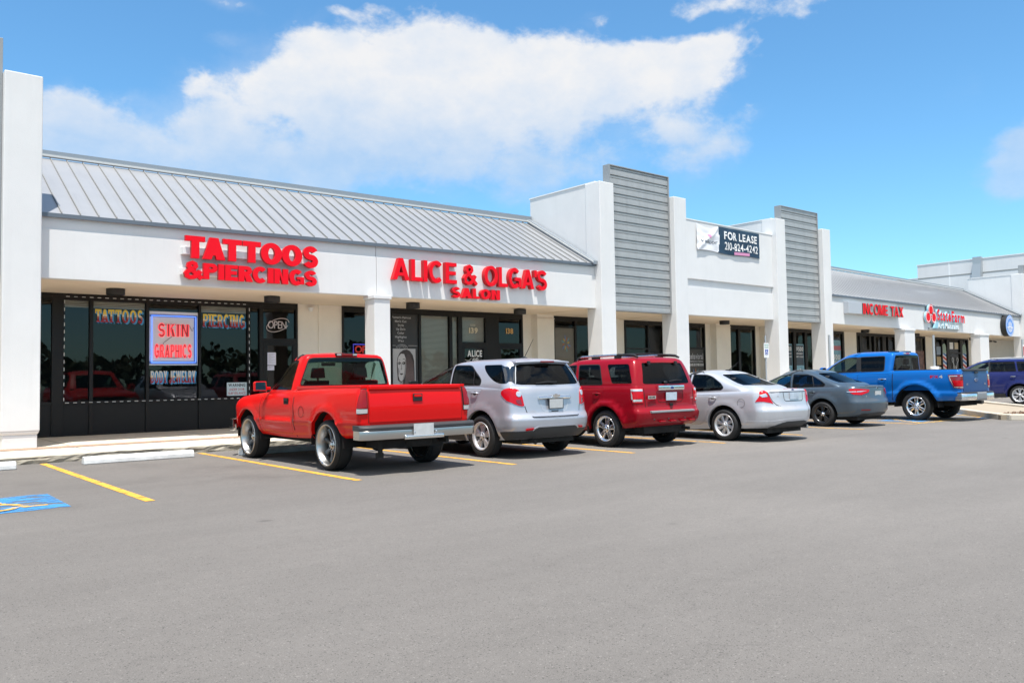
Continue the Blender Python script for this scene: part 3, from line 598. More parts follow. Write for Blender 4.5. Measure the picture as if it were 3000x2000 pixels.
# ------------------------------------------------------------------ block letters drawn stroke by stroke (height 1)
def rib(pts, t):
    P = [Vector((a, b)) for a, b in pts]; L_, R_ = [], []
    for i, p in enumerate(P):
        d = (P[min(i+1, len(P)-1)]-P[max(i-1, 0)]).normalized(); n = Vector((-d.y, d.x))*t/2; L_.append(p+n); R_.append(p-n)
    return [tuple(q) for q in L_+R_[::-1]]
def arc_(cx, cz, rx, rz, a0, a1, n=14): return [(cx+rx*math.cos(math.radians(a0+(a1-a0)*i/n)), cz+rz*math.sin(math.radians(a0+(a1-a0)*i/n))) for i in range(n+1)]
def BLK(c, t, y):
    """pieces [(outer, holes)] and width; t stem width, y bar height"""
    if c == 'T': w = .82; return [([(0,1),(0,1-y),((w-t)/2,1-y),((w-t)/2,0),((w+t)/2,0),((w+t)/2,1-y),(w,1-y),(w,1)], [])], w
    if c == 'I': return [([(0,0),(0,1),(t,1),(t,0)], [])], t
    if c == 'L': w = .66; return [([(0,0),(0,1),(t,1),(t,y),(w,y),(w,0)], [])], w
    if c in 'EF':
        w = .70; m_ = .5; q = [(0,0),(0,1),(w,1),(w,1-y),(t,1-y),(t,m_+y*.48),(w*.93,m_+y*.48),(w*.93,m_-y*.48),(t,m_-y*.48)]
        return [(q+([(t,y),(w*1.02,y),(w*1.02,0)] if c == 'E' else [(t,0)]), [])], w
    if c == 'H': w = .84; return [([(0,0),(0,1),(t,1),(t,.5+y/2),(w-t,.5+y/2),(w-t,1),(w,1),(w,0),(w-t,0),(w-t,.5-y/2),(t,.5-y/2),(t,0)], [])], w
    if c == 'A':
        w = .96; k = w/2-.55*t; xi = 1.12*t; zb, zt = .19, .19+y*.85; za = zt+(w/2-xi-zt*k)/k
        return [([(0,0),(k,1),(w-k,1),(w,0),(w-xi,0),(w-xi-zb*k,zb),(xi+zb*k,zb),(xi,0)], [[(xi+zt*k,zt),(w-xi-zt*k,zt),(w/2,za)]])], w
    if c == 'O': w = .98; return [(arc_(w/2,.5,w/2,.52,0,360,36)[:-1], [arc_(w/2,.5,w/2-t*1.02,.52-y,0,360,36)[:-1]])], w
    if c == 'S':
        w = .78; r = (1.04-y)/4; rx = (w-t)/2; return [(rib(arc_(w/2,1.02-y/2-r,rx,r,22,270,16)+arc_(w/2,-.02+y/2+r,rx,r,90,-158,16)[1:], (t+y)/2*.97), [])], w
    if c in 'CG':
        w = .92; a = [(rib(arc_(w/2,.5,(w-t)/2,(1.04-y)/2,44,314,26), (t+y)/2), [])]
        if c == 'G': a.append(([(.53*w,.54),(w,.54),(w,.06),(w-.7*t,.06),(w-.75*t,.36),(.53*w,.36)], []))
        return a, w
    if c in 'PR':
        w = .76; rz = .29; xs = w-.29; o_ = [(0,0),(0,1)]+arc_(xs,1-rz,.29,rz,90,-90,12)+[(t,1-2*rz),(t,0)]; h = [(t,1-y)]+arc_(xs,1-rz,max(.29-t*.95,.03),rz-y,90,-90,10)+[(t,1-2*rz+y)]
        a = [(o_, [h])]
        if c == 'R': a.append(([(w*.40,1-2*rz+.02),(w*.40+t*1.1,1-2*rz+.02),(w+.05,0),(w+.05-t*1.15,0)], [])); return a, w+.05
        return a, w
    if c == 'B':
        w = .76; o_ = [(0,0),(0,1)]+arc_(w-.26,.755,.24,.245,90,-60,8)+arc_(w-.28,.27,.28,.27,60,-90,8); return [(o_, [[(t,1-y)]+arc_(w-.26,.755,.06,.245-y,90,-90,6)+[(t,.51+y*.4)], [(t,.51-y*.4)]+arc_(w-.28,.26,.09,.25-y,90,-90,6)+[(t,y)]])], w
    if c == 'D': w = .86; return [([(0,0),(0,1)]+arc_(w-.42,.5,.42,.5,90,-90,16), [[(t,1-y)]+arc_(w-.42,.5,.42-t,.5-y,90,-90,12)+[(t,y)]])], w
    if c == 'N': w = .84; return [([(0,0),(0,1),(t*1.1,1),(w-t,.36),(w-t,1),(w,1),(w,0),(w-1.1*t,0),(t,.64),(t,0)], [])], w
    if c == 'M': w = 1.0; return [([(0,0),(0,1),(t*1.35,1),(w/2,.34),(w-1.35*t,1),(w,1),(w,0),(w-t,0),(w-t,.60),(w/2+.42*t,0),(w/2-.42*t,0),(t,.60),(t,0)], [])], w
    if c == 'W': w = 1.2; return [([(0,1),(t,1),(w*.26+.02,.34),(w/2-t*.4,1),(w/2+t*.4,1),(w*.74-.02,.34),(w-t,1),(w,1),(w*.76+t*.3,0),(w*.74-t*.5,0),(w/2,.6),(w*.26+t*.5,0),(w*.24-t*.3,0)], [])], w
    if c == 'Y': w = .86; return [([(0,1),(t*1.15,1),(w/2,.62),(w-t*1.15,1),(w,1),((w+t)/2,.42),((w+t)/2,0),((w-t)/2,0),((w-t)/2,.42)], [])], w
    if c == 'X': w = .88; return [([(0,0),(w-t*1.2,1),(w,1),(t*1.2,0)], []), ([(0,1),(t*1.2,1),(w,0),(w-t*1.2,0)], [])], w
    if c == 'K': w = .82; return [([(0,0),(0,1),(t,1),(t,0)], []), ([(t*.9,.30),(w-t*1.2,1),(w,1),(t*.9,.58)], []), ([(t+.12,.52),(t+.12+t*.9,.66),(w+.03,0),(w+.03-t*1.2,0)], [])], w
    if c == 'J': w = .72; return [(rib([(w-t/2,1),(w-t/2,.34)]+arc_(w/2,.30,(w-t)/2,.30-y/2,0,-165,10), t), [])], w
    if c == "'": w = t*.9; return [([(0,1),(w,1),(w*.92,.64),(w*.08,.64)], [])], w
    if c == '&':
        w = .95; p = [(.93,-.0),(.66,.26),(.36,.56),(.24,.74),(.27,.90),(.42,.965),(.57,.90),(.60,.76),(.50,.62)]; q = [(.47,.60),(.22,.46),(.11,.30),(.14,.13),(.32,.05),(.52,.09),(.70,.24),(.84,.48)]
        return [(rib(p, t*.82), []), (rib(q, t*.82), [])], w
    return [([(0,0),(0,1),(.5,1),(.5,0)], [])], .5
KERN = {'TA':-.13,'AT':-.13,'LG':.0,"A'":-.06,"'S":-.03,'RC':-.07,'CI':-.06,'TT':.02,'AL':.02,'LI':-.02,'OO':-.03,'TO':-.03,'RY':-.04}
def blk_layout(txt, x0, x1, z0, z1, t, y, gap=.085, space=.34):
    W = 0; its = []
    for i, c in enumerate(txt):
        if c == ' ': W += space; continue
        pc, w = BLK(c, t, y); k = (gap+KERN.get(txt[i-1]+c, 0)) if i and txt[i-1] != ' ' else 0; W += k; its.append((c, pc, W)); W += w
    kx, kz = (x1-x0)/W, z1-z0; f = lambda P, o: [(x0+(o+a)*kx, z0+b*kz) for a, b in P]
    return [(c, [(f(o_, w), [f(h, w) for h in hs]) for o_, hs in pc]) for c, pc, w in its]
def tri_piece(o_, hs):
    loops = [[Vector((a, b, 0)) for a, b in o_]]+[[Vector((a, b, 0)) for a, b in h] for h in hs]
    return [q for lp in ([o_]+hs) for q in lp], [tuple(t) for t in tessellate_polygon(loops)]
def blk_flat(txt, *a, **k):
    """like text_layout: (char, verts, faces) with every piece of the letter merged"""
    out = []
    for c, pcs in blk_layout(txt, *a, **k):
        V, Fc = [], []
        for n, (o_, hs) in enumerate(pcs): v, f = tri_piece(o_, hs); b = len(V); V += [(p[0], p[1], n*.1) for p in v]; Fc += [tuple(b+i for i in q) for q in f]
        out.append((c, V, Fc))
    return out
def block_letters(root, txt, x0, x1, z0, z1, depth, yb, face, side, t=.24, y=.21, gap=.085, space=.34, name='letter'):
    for c, pcs in blk_layout(txt, x0, x1, z0, z1, t, y, gap, space):
        mb = MB()
        for k, (o_, hs) in enumerate(pcs):
            d = depth+.0025*k; V, T = tri_piece(o_, hs); mb.add([(a, yb-d, b) for a, b in V], T, 0)
            for lp in [o_]+hs:
                n = len(lp); mb.add([(a, yb-d, b) for a, b in lp]+[(a, yb, b) for a, b in lp], [(i, (i+1) % n, n+(i+1) % n, n+i) for i in range(n)], 1)
        o = mb.build(name, [face, side], root, recalc=False); bm = bmesh.new(); bm.from_mesh(o.data); bmesh.ops.remove_doubles(bm, verts=bm.verts, dist=1e-5); bmesh.ops.recalc_face_normals(bm, faces=bm.faces); bm.to_mesh(o.data); bm.free()
M['trim'] = mat('red_trim_edge', (.30,.006,.010), .4)
s1 = thing('tattoo_shop_sign', 'red block letter sign reading TATTOOS & PIERCINGS on the white fascia', 'sign', (7.4, YF, 4.05))
s1.location = (0,0,0)
rw_ = MB(); rw_.box((5.86, YF-.15, 4.14), (8.96, YF+.0, 4.30)); rw_.box((5.84, YF-.15, 3.70), (8.93, YF+.0, 3.84)); rw_.build('raceway', M['stucco'], s1, bevel=.006)
block_letters(s1, 'TATTOOS', 5.89, 9.02, 4.055, 4.54, .085, YF-.15, M['red'], M['redside'], .33, .235, .03)
block_letters(s1, '&PIERCINGS', 5.87, 8.98, 3.615, 3.965, .085, YF-.15, M['red'], M['redside'], .32, .24, .05)
s2 = thing('salon_sign', "red letter sign reading ALICE & OLGA'S SALON on the white fascia", 'sign', (0,0,0))
block_letters(s2, "ALICE", 11.14, 13.16, 3.935, 4.50, .14, YF, M['red'], M['redside'], .22, .175, .10)
block_letters(s2, "&", 13.40, 13.86, 3.95, 4.47, .14, YF, M['red'], M['redside'], .22, .175)
block_letters(s2, "OLGA'S", 14.12, 16.48, 3.95, 4.51, .14, YF, M['red'], M['redside'], .22, .175, .08)
block_letters(s2, "SALON", 13.0, 14.66, 3.565, 3.84, .12, YF-.03, M['red'], M['redside'], .30, .22, .10)
s3 = thing('tax_sign', 'long box sign with worn red letters reading INCOME TAX', 'sign', (0,0,0))
b = MB(); b.box((33.86, YF-.24, 3.93), (35.02, YF, 4.44)); b.build('blank_panel', mat('grey_sign_face', (.42,.45,.49), .5), s3, bevel=.01)
b = MB(); b.box((35.02, YF-.21, 3.92), (38.75, YF, 4.40)); b.build('letter_backing', M['louver'], s3)
block_letters(s3, 'INCOME', 35.08, 37.35, 3.94, 4.415, .045, YF-.21, M['red'], mat('sign_return_dark', (.10,.085,.07), .6), .21, .16, .08)
block_letters(s3, 'TAX', 37.62, 38.85, 3.92, 4.395, .045, YF-.21, M['red'], bpy.data.materials['sign_return_dark'], .21, .16, .08)
s4 = thing('insurance_sign', 'red StateFarm letter sign with three linked ovals and Art Manzano below', 'sign', (0,0,0))
M['cyan'] = mat('pale_blue_return', (.30,.55,.66), .5)
for x, z in ((42.02,4.40),(41.70,4.05),(42.33,4.05)):
    e = MB(); fn = lambda a, b, h: (x+a, YF-.05-h, z+b)
    e.lathe([(.29,0),(.29,.09)], fn, 28, 1); e.lathe([(.29,.09),(.255,.09)], fn, 28, 0); e.lathe([(.255,.092),(.215,.092)], fn, 28, 2); e.lathe([(.215,.09),(0,.09)], fn, 28, 0); e.build('oval', [M['red'], M['cyan'], M['white']], s4)
channel_letters(s4, 'State', 42.72, 44.30, 3.93, 4.48, .09, YF-.04, M['red'], M['cyan'], .035, -.02)
channel_letters(s4, 'Farm', 44.38, 45.95, 3.90, 4.45, .09, YF-.04, M['red'], M['cyan'], .035, -.02)
b = MB(); b.box((41.95, YF-.08, 3.44), (45.3, YF, 3.54)); b.build('raceway', M['louver'], s4)
b = MB(); b.prism([(42.25,3.52),(42.60,3.52),(42.75,3.84),(42.42,3.84)], XZ(YF-.08), 0, .10); b.build('flag', M['cyan'], s4)
channel_letters(s4, 'Art Manzano', 42.72, 45.2, 3.53, 3.80, .06, YF-.08, M['white'], M['cyan'], .03)
s5 = thing('round_sign', 'round blue and white disc sign hung on the fascia near its far end', 'sign', (0,0,0))
M['discblue'] = mat('disc_blue', (.13,.32,.74), .45)
e = MB(); fn = lambda a, b, h: (51.6+a*1.0, YF-h, 3.90+b)
e.lathe([(.60,0),(.60,.30)], fn, 40, 2); e.lathe([(.60,.30),(.55,.305)], fn, 40, 0); e.lathe([(.55,.305),(.52,.305)], fn, 40, 1); e.lathe([(.52,.304),(0,.304)], fn, 40, 0); e.build('disc', [M['discblue'], M['white'], M['black']], s5)
e = MB(); XZd = XZ(YF-.305)
for r0, r1, a0, a1 in ((.30,.36,200,340),(.20,.25,210,330),(.42,.46,20,160)):
    aa = [math.radians(a0+(a1-a0)*i/16) for i in range(17)]
    e.add([XZd(51.6+r*math.cos(t), 3.90+r*math.sin(t), .004) for t in aa for r in (r0, r1)], [(2*i,2*i+1,2*i+3,2*i+2) for i in range(16)])
for k in range(-2, 3): e.box((51.58+k*.10, YF-.312, 3.83), (51.62+k*.10, YF-.306, 4.14-.04*abs(k)))
e.box((51.2, YF-.312, 3.78), (52.0, YF-.306, 3.83)); e.build('disc_mark', M['white'], s5)
# lease banner, sagging cloth on the middle bay
bn = thing('lease_banner', 'white and navy cloth banner reading FOR LEASE with a phone number', 'banner', (0,0,0))
YB = YF-.085
def ban(u, w):
    """u 0..1 across, w 0..1 up; the cloth hangs from its corners"""
    x = 23.70+u*3.83; zt = 6.775-.03*u; zb = 5.81-.03*u
    left = max(0, 1-u/.33); sag = -.13*math.sin(min(u/.33, 1)*PI) if u < .33 else 0
    zt += sag*.9; zb += (.035*math.sin(min(u/.33,1)*PI) if u < .33 else -.02*math.sin((u-.33)/.67*PI*2))
    z = zb+(zt-zb)*w; d = .02+.05*math.sin(w*PI)*abs(math.sin(u*PI*3))*(.6 if u < .33 else .35)+.02*mn.noise(Vector((u*9, w*4, 0)))
    if u < .33: d += .025*math.sin((u*3.0+w)*5.0)*math.sin(u/.33*PI)+.03*max(0,1-abs(u/.33-w)*6)
    return (x, YB-d, z)
cl = MB(); n, k = 84, 22; vs = [ban(i/n, j/k) for i in range(n+1) for j in range(k+1)]
def edge(w): return .325+.022*(1-abs(2*w-1))
for i in range(n):
    for j in range(k):
        w = (j+.5)/k; mi = 1 if (i+.5)/n > edge(w) else 0; q = [i*(k+1)+j, (i+1)*(k+1)+j, (i+1)*(k+1)+j+1, i*(k+1)+j+1]
        cl.f.append(q); cl.mi.append(mi); cl.sm.append(True)
cl.v = vs; cl.build('cloth', [mat('white_cloth', (.78,.78,.80), .8), mat('navy_cloth', (.012,.045,.085), .75)], bn, recalc=False)
def banfn(u, w, d): p = ban(u, w); return (p[0], p[1]-.006-d, p[2])
def ban_text(txt, u0, u1, w0, w1, m_, bold, name):
    t = MB()
    for c, V, Fc in text_layout(txt, u0, u1, w0, w1, bold, False, .28): t.add([banfn(v[0], v[1], .004) for v in V], Fc)
    t.build(name, m_, bn)
ban_text('FOR LEASE', .415, .955, .56, .86, M['white'], .03, 'heading'); ban_text('210-824-4242', .42, .965, .17, .46, M['white'], .015, 'phone_number'); ban_text('valcor', .05, .31, .31, .47, mat('slate_ink', (.05,.07,.10), .7), .006, 'company_name')
t = MB(); t.add([banfn(u, w, .004) for u, w in ((.57,.02),(.825,.02),(.825,.13),(.57,.13))], [(0,1,2,3)]); t.build('pink_label', mat('pink_ink', (.72,.30,.50), .7), bn)
t = MB()
for i in range(3): t.add([banfn(u, w, .004) for u, w in ((.155+.01*i,.66-.05*i),(.20,.63-.05*i),(.205,.70-.05*i),(.16+.01*i,.70-.05*i))], [(0,1,2,3)])
t.build('pink_mark', bpy.data.materials['pink_ink'], bn)

# ------------------------------------------------------------------ window lettering, neon and papers
YG = YW-.0                                  # just in front of the shop panes
def circus(name, label, txt, x0, x1, z0, z1, cols, bold=.02, space=.4):
    """two-tone fairground letters with slab serifs and a blue drop shade"""
    root = thing(name, label, 'window lettering', (0,0,0)); root['group'] = 'painted window lettering'
    sh, fc, lo = MB(), MB(), MB(); h = z1-z0; mid = z0+h*.50
    for c, V, Fc in blk_flat(txt, x0, x1, z0, z1, .27, .15, .17, space):
        V = [(v[0], v[1], v[2]) for v in V]; xa, xb = min(v[0] for v in V), max(v[0] for v in V); w = xb-xa
        bars = []
        if c in 'TAIPRNHKMFY': bars += [(xa-.01, xb+.01, z0, z0+h*.10)] if c in 'AN' else [((xa+xb)/2-w*.32, (xa+xb)/2+w*.32, z0, z0+h*.10)] if c in 'TIY' else [(xa-.015, xa+w*.5, z0, z0+h*.09)]
        if c in 'T': bars += [(xa-.005, xa+w*.16, z1-h*.32, z1), (xb-w*.16, xb+.005, z1-h*.32, z1)]
        if c == 'I': bars += [((xa+xb)/2-.055, (xa+xb)/2+.055, z1-h*.09, z1), ((xa+xb)/2-.055, (xa+xb)/2+.055, z0, z0+h*.09)]
        for dx in (.0, .012, .024, .036):
            sh.add([(v[0]+dx, YG-.0-dx*.004-v[2]*.0006, v[1]-dx*.8) for v in V], Fc)
            for a, b, q, p in bars: sh.add([(a+dx, YG-dx*.004, q-dx*.8), (b+dx, YG-dx*.004, q-dx*.8), (b+dx, YG-dx*.004, p-dx*.8), (a+dx, YG-dx*.004, p-dx*.8)], [(0,1,2,3)])
        me = bpy.data.meshes.new('t'); me.from_pydata([(v[0], YG-.003-v[2]*.002, v[1]) for v in V], [], Fc); bm = bmesh.new(); bm.from_mesh(me); bpy.data.meshes.remove(me)
        for cut in (z0+h*.30, z0+h*.46, z0+h*.62): bmesh.ops.bisect_plane(bm, geom=bm.verts[:]+bm.edges[:]+bm.faces[:], plane_co=(0,0,cut), plane_no=(0,0,1))
        for f in bm.faces:
            z = f.calc_center_median().z; q = (z-z0)/h; fc.add([tuple(v.co) for v in f.verts], [tuple(range(len(f.verts)))], 0 if q > .62 else 1 if q > .46 else 2 if q > .30 else 3)
        bm.free()
        for a, b, q, p in bars:
            zz = (q+p)/2; fc.add([(a, YG-.0035, q), (b, YG-.0035, q), (b, YG-.0035, p), (a, YG-.0035, p)], [(0,1,2,3)], 0 if zz > z0+h*.62 else 3)
    sh.build('shade', M['shadeblue'], root, recalc=False); fc.build('letters', cols, root, recalc=False)
    return root
M['shadeblue'] = mat('shade_blue', (.06,.30,.58), .6); yl = mat('letter_yellow', (.80,.58,.08), .6); cr = mat('letter_cream', (.74,.62,.42), .6); og = mat('letter_orange', (.50,.16,.08), .6); dr = mat('letter_deep_red', (.33,.02,.03), .6); pw = mat('letter_white', (.68,.66,.60), .6)
circus('window_lettering', 'fairground style TATTOOS lettering high on the shop window left of the neon', 'TATTOOS', 4.86, 5.93, 2.83, 3.14, [yl, cr, og, dr])
circus('window_lettering', 'fairground style PIERCING lettering high on the shop window right of the neon', 'PIERCING', 7.40, 8.50, 2.79, 3.12, [yl, cr, og, dr])
circus('window_lettering', 'fairground style BODY JEWELRY lettering below the neon panel', 'BODY JEWELRY', 6.12, 7.21, 1.36, 1.66, [pw, cr, og, dr], space=.45)
def neon(mb, pts, r, closed=False):
    mb.tube(pts+([pts[0]] if closed else []), r, 6)
M['neonred'] = mat('neon_red_tube', (.8,.05,.06), .3, emit=(1.0,.10,.12), estr=.62); M['neonblue'] = mat('neon_blue_tube', (.2,.35,.9), .3, emit=(.10,.24,1.0), estr=1.0); M['neonoff'] = mat('unlit_neon_tube', (.62,.55,.55), .25, coat=.5); M['ledred'] = mat('led_red', (.5,.03,.02), .4, emit=(.9,.06,.04), estr=.12)
ns = thing('neon_sign', 'neon panel reading SKIN GRAPHICS in red inside a blue neon frame', 'neon sign', (0,0,0))
p = MB(); p.box((6.085, YG-.006, 1.80), (7.265, YG+.012, 3.14)); p.build('back_panel', mat('panel_white', (.74,.75,.76), .5), ns)
fr_ = [(6.13,1.87),(7.20,1.87),(7.20,3.03),(6.13,3.03)]
q = MB(); q.tube([(a, YG-.05, b) for a, b in fr_+fr_[:1]], .014, 8); q.build('blue_tube', M['neonblue'], ns)
q = MB(); q.box((6.09, YG-.02, 3.005), (7.25, YG-.008, 3.06)); q.box((7.17, YG-.02, 1.84), (7.24, YG-.008, 3.06)); q.box((6.09, YG-.02, 1.83), (7.25, YG-.008, 1.90)); q.build('blue_backing', mat('blue_strip', (.10,.24,.55), .5), ns)
def outline_text(mb, txt, x0, x1, z0, z1, y, r, bold=0.0, space=.3):
    for c, V, Fc in text_layout(txt, x0, x1, z0, z1, bold, False, space):
        ec = {}
        for f in Fc:
            for i in range(len(f)):
                e_ = (min(f[i], f[(i+1) % len(f)]), max(f[i], f[(i+1) % len(f)])); ec[e_] = ec.get(e_, 0)+1
        for (a, b), n_ in ec.items():
            if n_ == 1: mb.tube([(V[a][0], y, V[a][1]), (V[b][0], y, V[b][1])], r, 5, cap=False)
for tx, a, b, z0, z1, nm in (('SKIN',6.28,7.03,2.52,2.83,'upper_word'),('GRAPHICS',6.20,7.10,2.0,2.31,'lower_word')):
    q = MB(); [q.add([(v[0], YG-.012-v[2]*.01, v[1]) for v in V], Fc) for c_, V, Fc in blk_flat(tx, a, b, z0, z1, .26, .12, .22)]; o = q.build(nm, mat('neon_letter_back', (.40,.05,.06), .5) if nm == 'upper_word' else bpy.data.materials['neon_letter_back'], ns)
    q = MB(); [[q.tube([(p_[0], YG-.04, p_[1]) for p_ in lp+lp[:1]], .0085, 5) for o_, hs in pcs for lp in [o_]+hs] for c_, pcs in blk_layout(tx, a, b, z0, z1, .26, .12, .22)]; q.build('red_tube', M['neonred'], o)
q = MB()
for pts in ([(6.62,2.52),(6.42,2.36),(6.40,2.31)],[(7.05,2.80),(7.12,2.66),(7.15,2.76)],[(6.35,2.80),(6.6,2.83),(6.95,2.80)],[(6.3,2.0),(6.7,1.99),(7.0,2.0)]): q.tube([(a, YG-.03, b) for a, b in pts], .006, 5)
q.build('wiring', M['black'], ns)
# dashed LED rope round the tattoo window
ls = MB()
def dashes(a, b):
    a, b = Vector(a), Vector(b); L_ = (b-a).length; n = int(L_/.165)
    for i in range(n):
        p, e = a+(b-a)*((i+.12)/n), a+(b-a)*((i+.58)/n); ls.tube([p, e], .008, 6)
dashes((4.2,YW-.062,3.405),(8.58,YW-.062,3.41)); dashes((4.2,YW-.062,.93),(8.58,YW-.062,.93)); dashes((4.19,YW-.062,.95),(4.19,YW-.062,3.39)); dashes((8.60,YW-.062,.95),(8.60,YW-.062,3.39))
cord = MB(); cord.tube([(4.19,YW-.055,3.405),(8.60,YW-.055,3.41),(8.60,YW-.055,.93),(4.19,YW-.055,.93),(4.19,YW-.055,3.405)], .006, 6)
lr = thing('light_rope', 'dashed white light rope framing the tattoo shop windows', 'light rope', (0,0,0)); ls.build('lamp_segment', M['white'], lr); lr.children[0]['kind'] = 'stuff'; cord.build('cord', M['black'], lr)
def notice(name, label, x0, x1, z0, z1, m_, cat='notice', lines=(), y=None, group=None):
    r = thing(name, label, cat, (0,0,0), group); y = YG-.002 if y is None else y
    b = MB(); b.box((x0, y-.003, z0), (x1, y, z1)); b.build('sheet', m_, r)
    for tx, a, b_, q, p, mm, bo in lines:
        t = MB(); flat_text(t, tx, a, b_, q, p, XZ(y-.003), .002, bo, natural=False); t.build('wording', mm, r)
    return r
notice('warning_sign', 'small pale WARNING surveillance sign in the lower corner of the tattoo window', 8.02, 8.555, 1.0, 1.345, mat('pale_blue_sheet', (.55,.66,.70), .6), 'sign', [('WARNING',8.06,8.51,1.235,1.315,M['ink'],.02),('UNDER 24 HR',8.08,8.49,1.13,1.195,M['redink'],0),('SURVEILANCE',8.06,8.52,1.03,1.095,M['redink'],0)])
YD = YW-.018
def paper(label, x0, x1, z0, z1, n):
    r = thing('paper_notice', label, 'notice', (0,0,0), 'papers taped to shop doors'); b = MB(); b.box((x0,YD-.004,z0),(x1,YD,z1)); b.build('sheet', M['paper'], r)
    t = MB()
    for i in range(n): zz = z1-.04-(z1-z0-.06)*i/n; t.box((x0+.03,YD-.006,zz-.004),(x1-.03-.05*(i%3),YD-.0045,zz+.004))
    t.build('lines_of_text', M['greyink'], r)
paper('larger white paper taped on the tattoo shop door', 9.12, 9.36, 1.80, 2.14, 11); paper('smaller white paper just below the larger one on the tattoo door', 9.12, 9.31, 1.66, 1.78, 3)
os_ = thing('open_sign', 'unlit neon OPEN sign with an oval ring above the tattoo shop door', 'neon sign', (0,0,0), 'open signs')
q = MB(); outline_text(q, 'OPEN', 9.14, 9.66, 2.80, 2.99, YG-.02, .0085, -.02); q.build('lettering_tube', M['neonoff'], os_)
q = MB(); q.tube([(9.42+.32*math.cos(t), YG-.015, 2.89+.17*math.sin(t)+.08*math.cos(t)) for t in [i*2*PI/40 for i in range(38)]], .010, 6); q.build('oval_tube', M['neonoff'], os_)
o2 = thing('open_sign', 'glowing red OPEN sign in a blue frame partly behind the first column', 'neon sign', (0,0,0), 'open signs')
q = MB(); q.tube([(a, YG-.02, b) for a, b in ((11.72,2.10),(12.55,2.10),(12.55,2.40),(11.72,2.40),(11.72,2.10))], .014, 6); q.build('blue_tube', mat('led_blue', (.1,.1,.6), .4, emit=(.10,.08,.9), estr=.25), o2)
q = MB(); outline_text(q, 'OPEN', 11.78, 12.50, 2.16, 2.35, YG-.02, .010, -.01); q.build('lettering_tube', M['ledred'], o2)
# salon window poster
po = thing('window_poster', 'tall grey salon poster with a long haired woman and a price list', 'poster', (0,0,0))
p = MB(); p.box((13.03,YG-.006,.25),(13.96,YG,3.36)); p.build('sheet', mat('poster_charcoal', (.030,.030,.031), .5), po)
t = MB()
for i, tx in enumerate(("Women's Haircut","Men's Cut","Style","Up Do's","Color","Highlights","Wax")): flat_text(t, tx, 13.0, 13.68, 3.205-.118*i, 3.272-.118*i, XZ(YG-.006), .002, .02)
t.build('price_list', M['greyink'], po)
t = MB(); t.box((13.03,YG-.009,2.38),(13.16,YG-.0065,2.39)); t.box((13.60,YG-.009,2.38),(13.93,YG-.0065,2.39))
for rr in (.20,.15,.09): t.tube([(13.37+rr*math.cos(a), YG-.008, 2.31+rr*.55*math.sin(a)) for a in [math.radians(d) for d in range(0,181,12)]], .006, 5)
t.build('ornament', M['greyink'], po)
def blob(mb, pts, y, mi=0): mb.prism(pts, XZ(YG-.006), y, y+.0012, mi)
def ell(cx, cz, rx, rz, a0=0, a1=360, n=28): return [(cx+rx*math.cos(math.radians(a0+(a1-a0)*i/n)), cz+rz*math.sin(math.radians(a0+(a1-a0)*i/n))) for i in range(n)]
pg = MB(); blob(pg, [(13.05,.5),(13.86,.5),(13.86,2.29),(13.05,2.29)], .001); pg.build('picture_ground', mat('poster_grey', (.42,.42,.43), .6), po)
hair = MB(); blob(hair, [(13.22,1.35),(13.20,1.60),(13.19,1.85),(13.22,2.03),(13.30,2.17),(13.42,2.25),(13.55,2.27),(13.66,2.22),(13.76,2.10),(13.81,1.92),(13.82,1.60),(13.82,1.0),(13.80,.5),(13.34,.5),(13.40,.9),(13.40,1.15),(13.34,1.22)], .003); hair.build('hair', mat('poster_hair', (.045,.030,.028), .5, var=.5, vscale=6, stretch=(9,1,.4)), po)
face = MB(); blob(face, [(13.225,1.72),(13.215,1.90),(13.25,2.05),(13.34,2.14),(13.45,2.13),(13.51,1.98),(13.52,1.75),(13.48,1.52),(13.42,1.37),(13.35,1.30),(13.29,1.33),(13.245,1.46)], .0045); blob(face, [(13.06,.5),(13.06,1.02),(13.16,1.16),(13.27,1.22),(13.36,1.12),(13.40,.9),(13.39,.5)], .0045); face.build('face', mat('poster_skin', (.50,.49,.49), .6), po)
fs_ = MB(); blob(fs_, [(13.43,1.36),(13.49,1.52),(13.525,1.75),(13.515,1.98),(13.47,1.95),(13.47,1.72),(13.44,1.52),(13.39,1.37)], .0052); blob(fs_, [(13.28,1.30),(13.35,1.27),(13.40,1.34),(13.39,1.12),(13.30,1.18)], .0052)
blob(fs_, [(13.335,1.86),(13.355,1.86),(13.375,1.68),(13.345,1.655),(13.315,1.67),(13.34,1.70)], .0052); blob(fs_, [(13.225,1.72),(13.26,1.70),(13.285,1.60),(13.25,1.48)], .0052); fs_.build('face_tone', mat('poster_halftone', (.27,.26,.26), .6), po)
ft = MB()
for cx, w_ in ((13.275,.052),(13.43,.062)): blob(ft, [(cx-w_,1.845),(cx-w_*.5,1.89),(cx+w_*.4,1.895),(cx+w_*1.1,1.865),(cx+w_*.5,1.815),(cx-w_*.4,1.808)], .006)
blob(ft, [(13.225,1.945),(13.29,1.965),(13.325,1.945),(13.29,1.95)], .006); blob(ft, [(13.375,1.955),(13.44,1.99),(13.50,1.965),(13.44,1.968)], .006)
blob(ft, [(13.315,1.675),(13.345,1.66),(13.375,1.675),(13.345,1.645)], .006); blob(ft, [(13.285,1.53),(13.325,1.55),(13.35,1.54),(13.38,1.55),(13.415,1.53),(13.35,1.49)], .006); ft.build('features', mat('poster_shadow', (.04,.035,.035), .6), po)
ey = MB()
for cx in (13.262, 13.412): blob(ey, ell(cx, 1.85, .014, .012, n=10), .007)
ey.build('eye_whites', mat('poster_white', (.7,.7,.7), .6), po)
strand = MB(); random.seed(5)
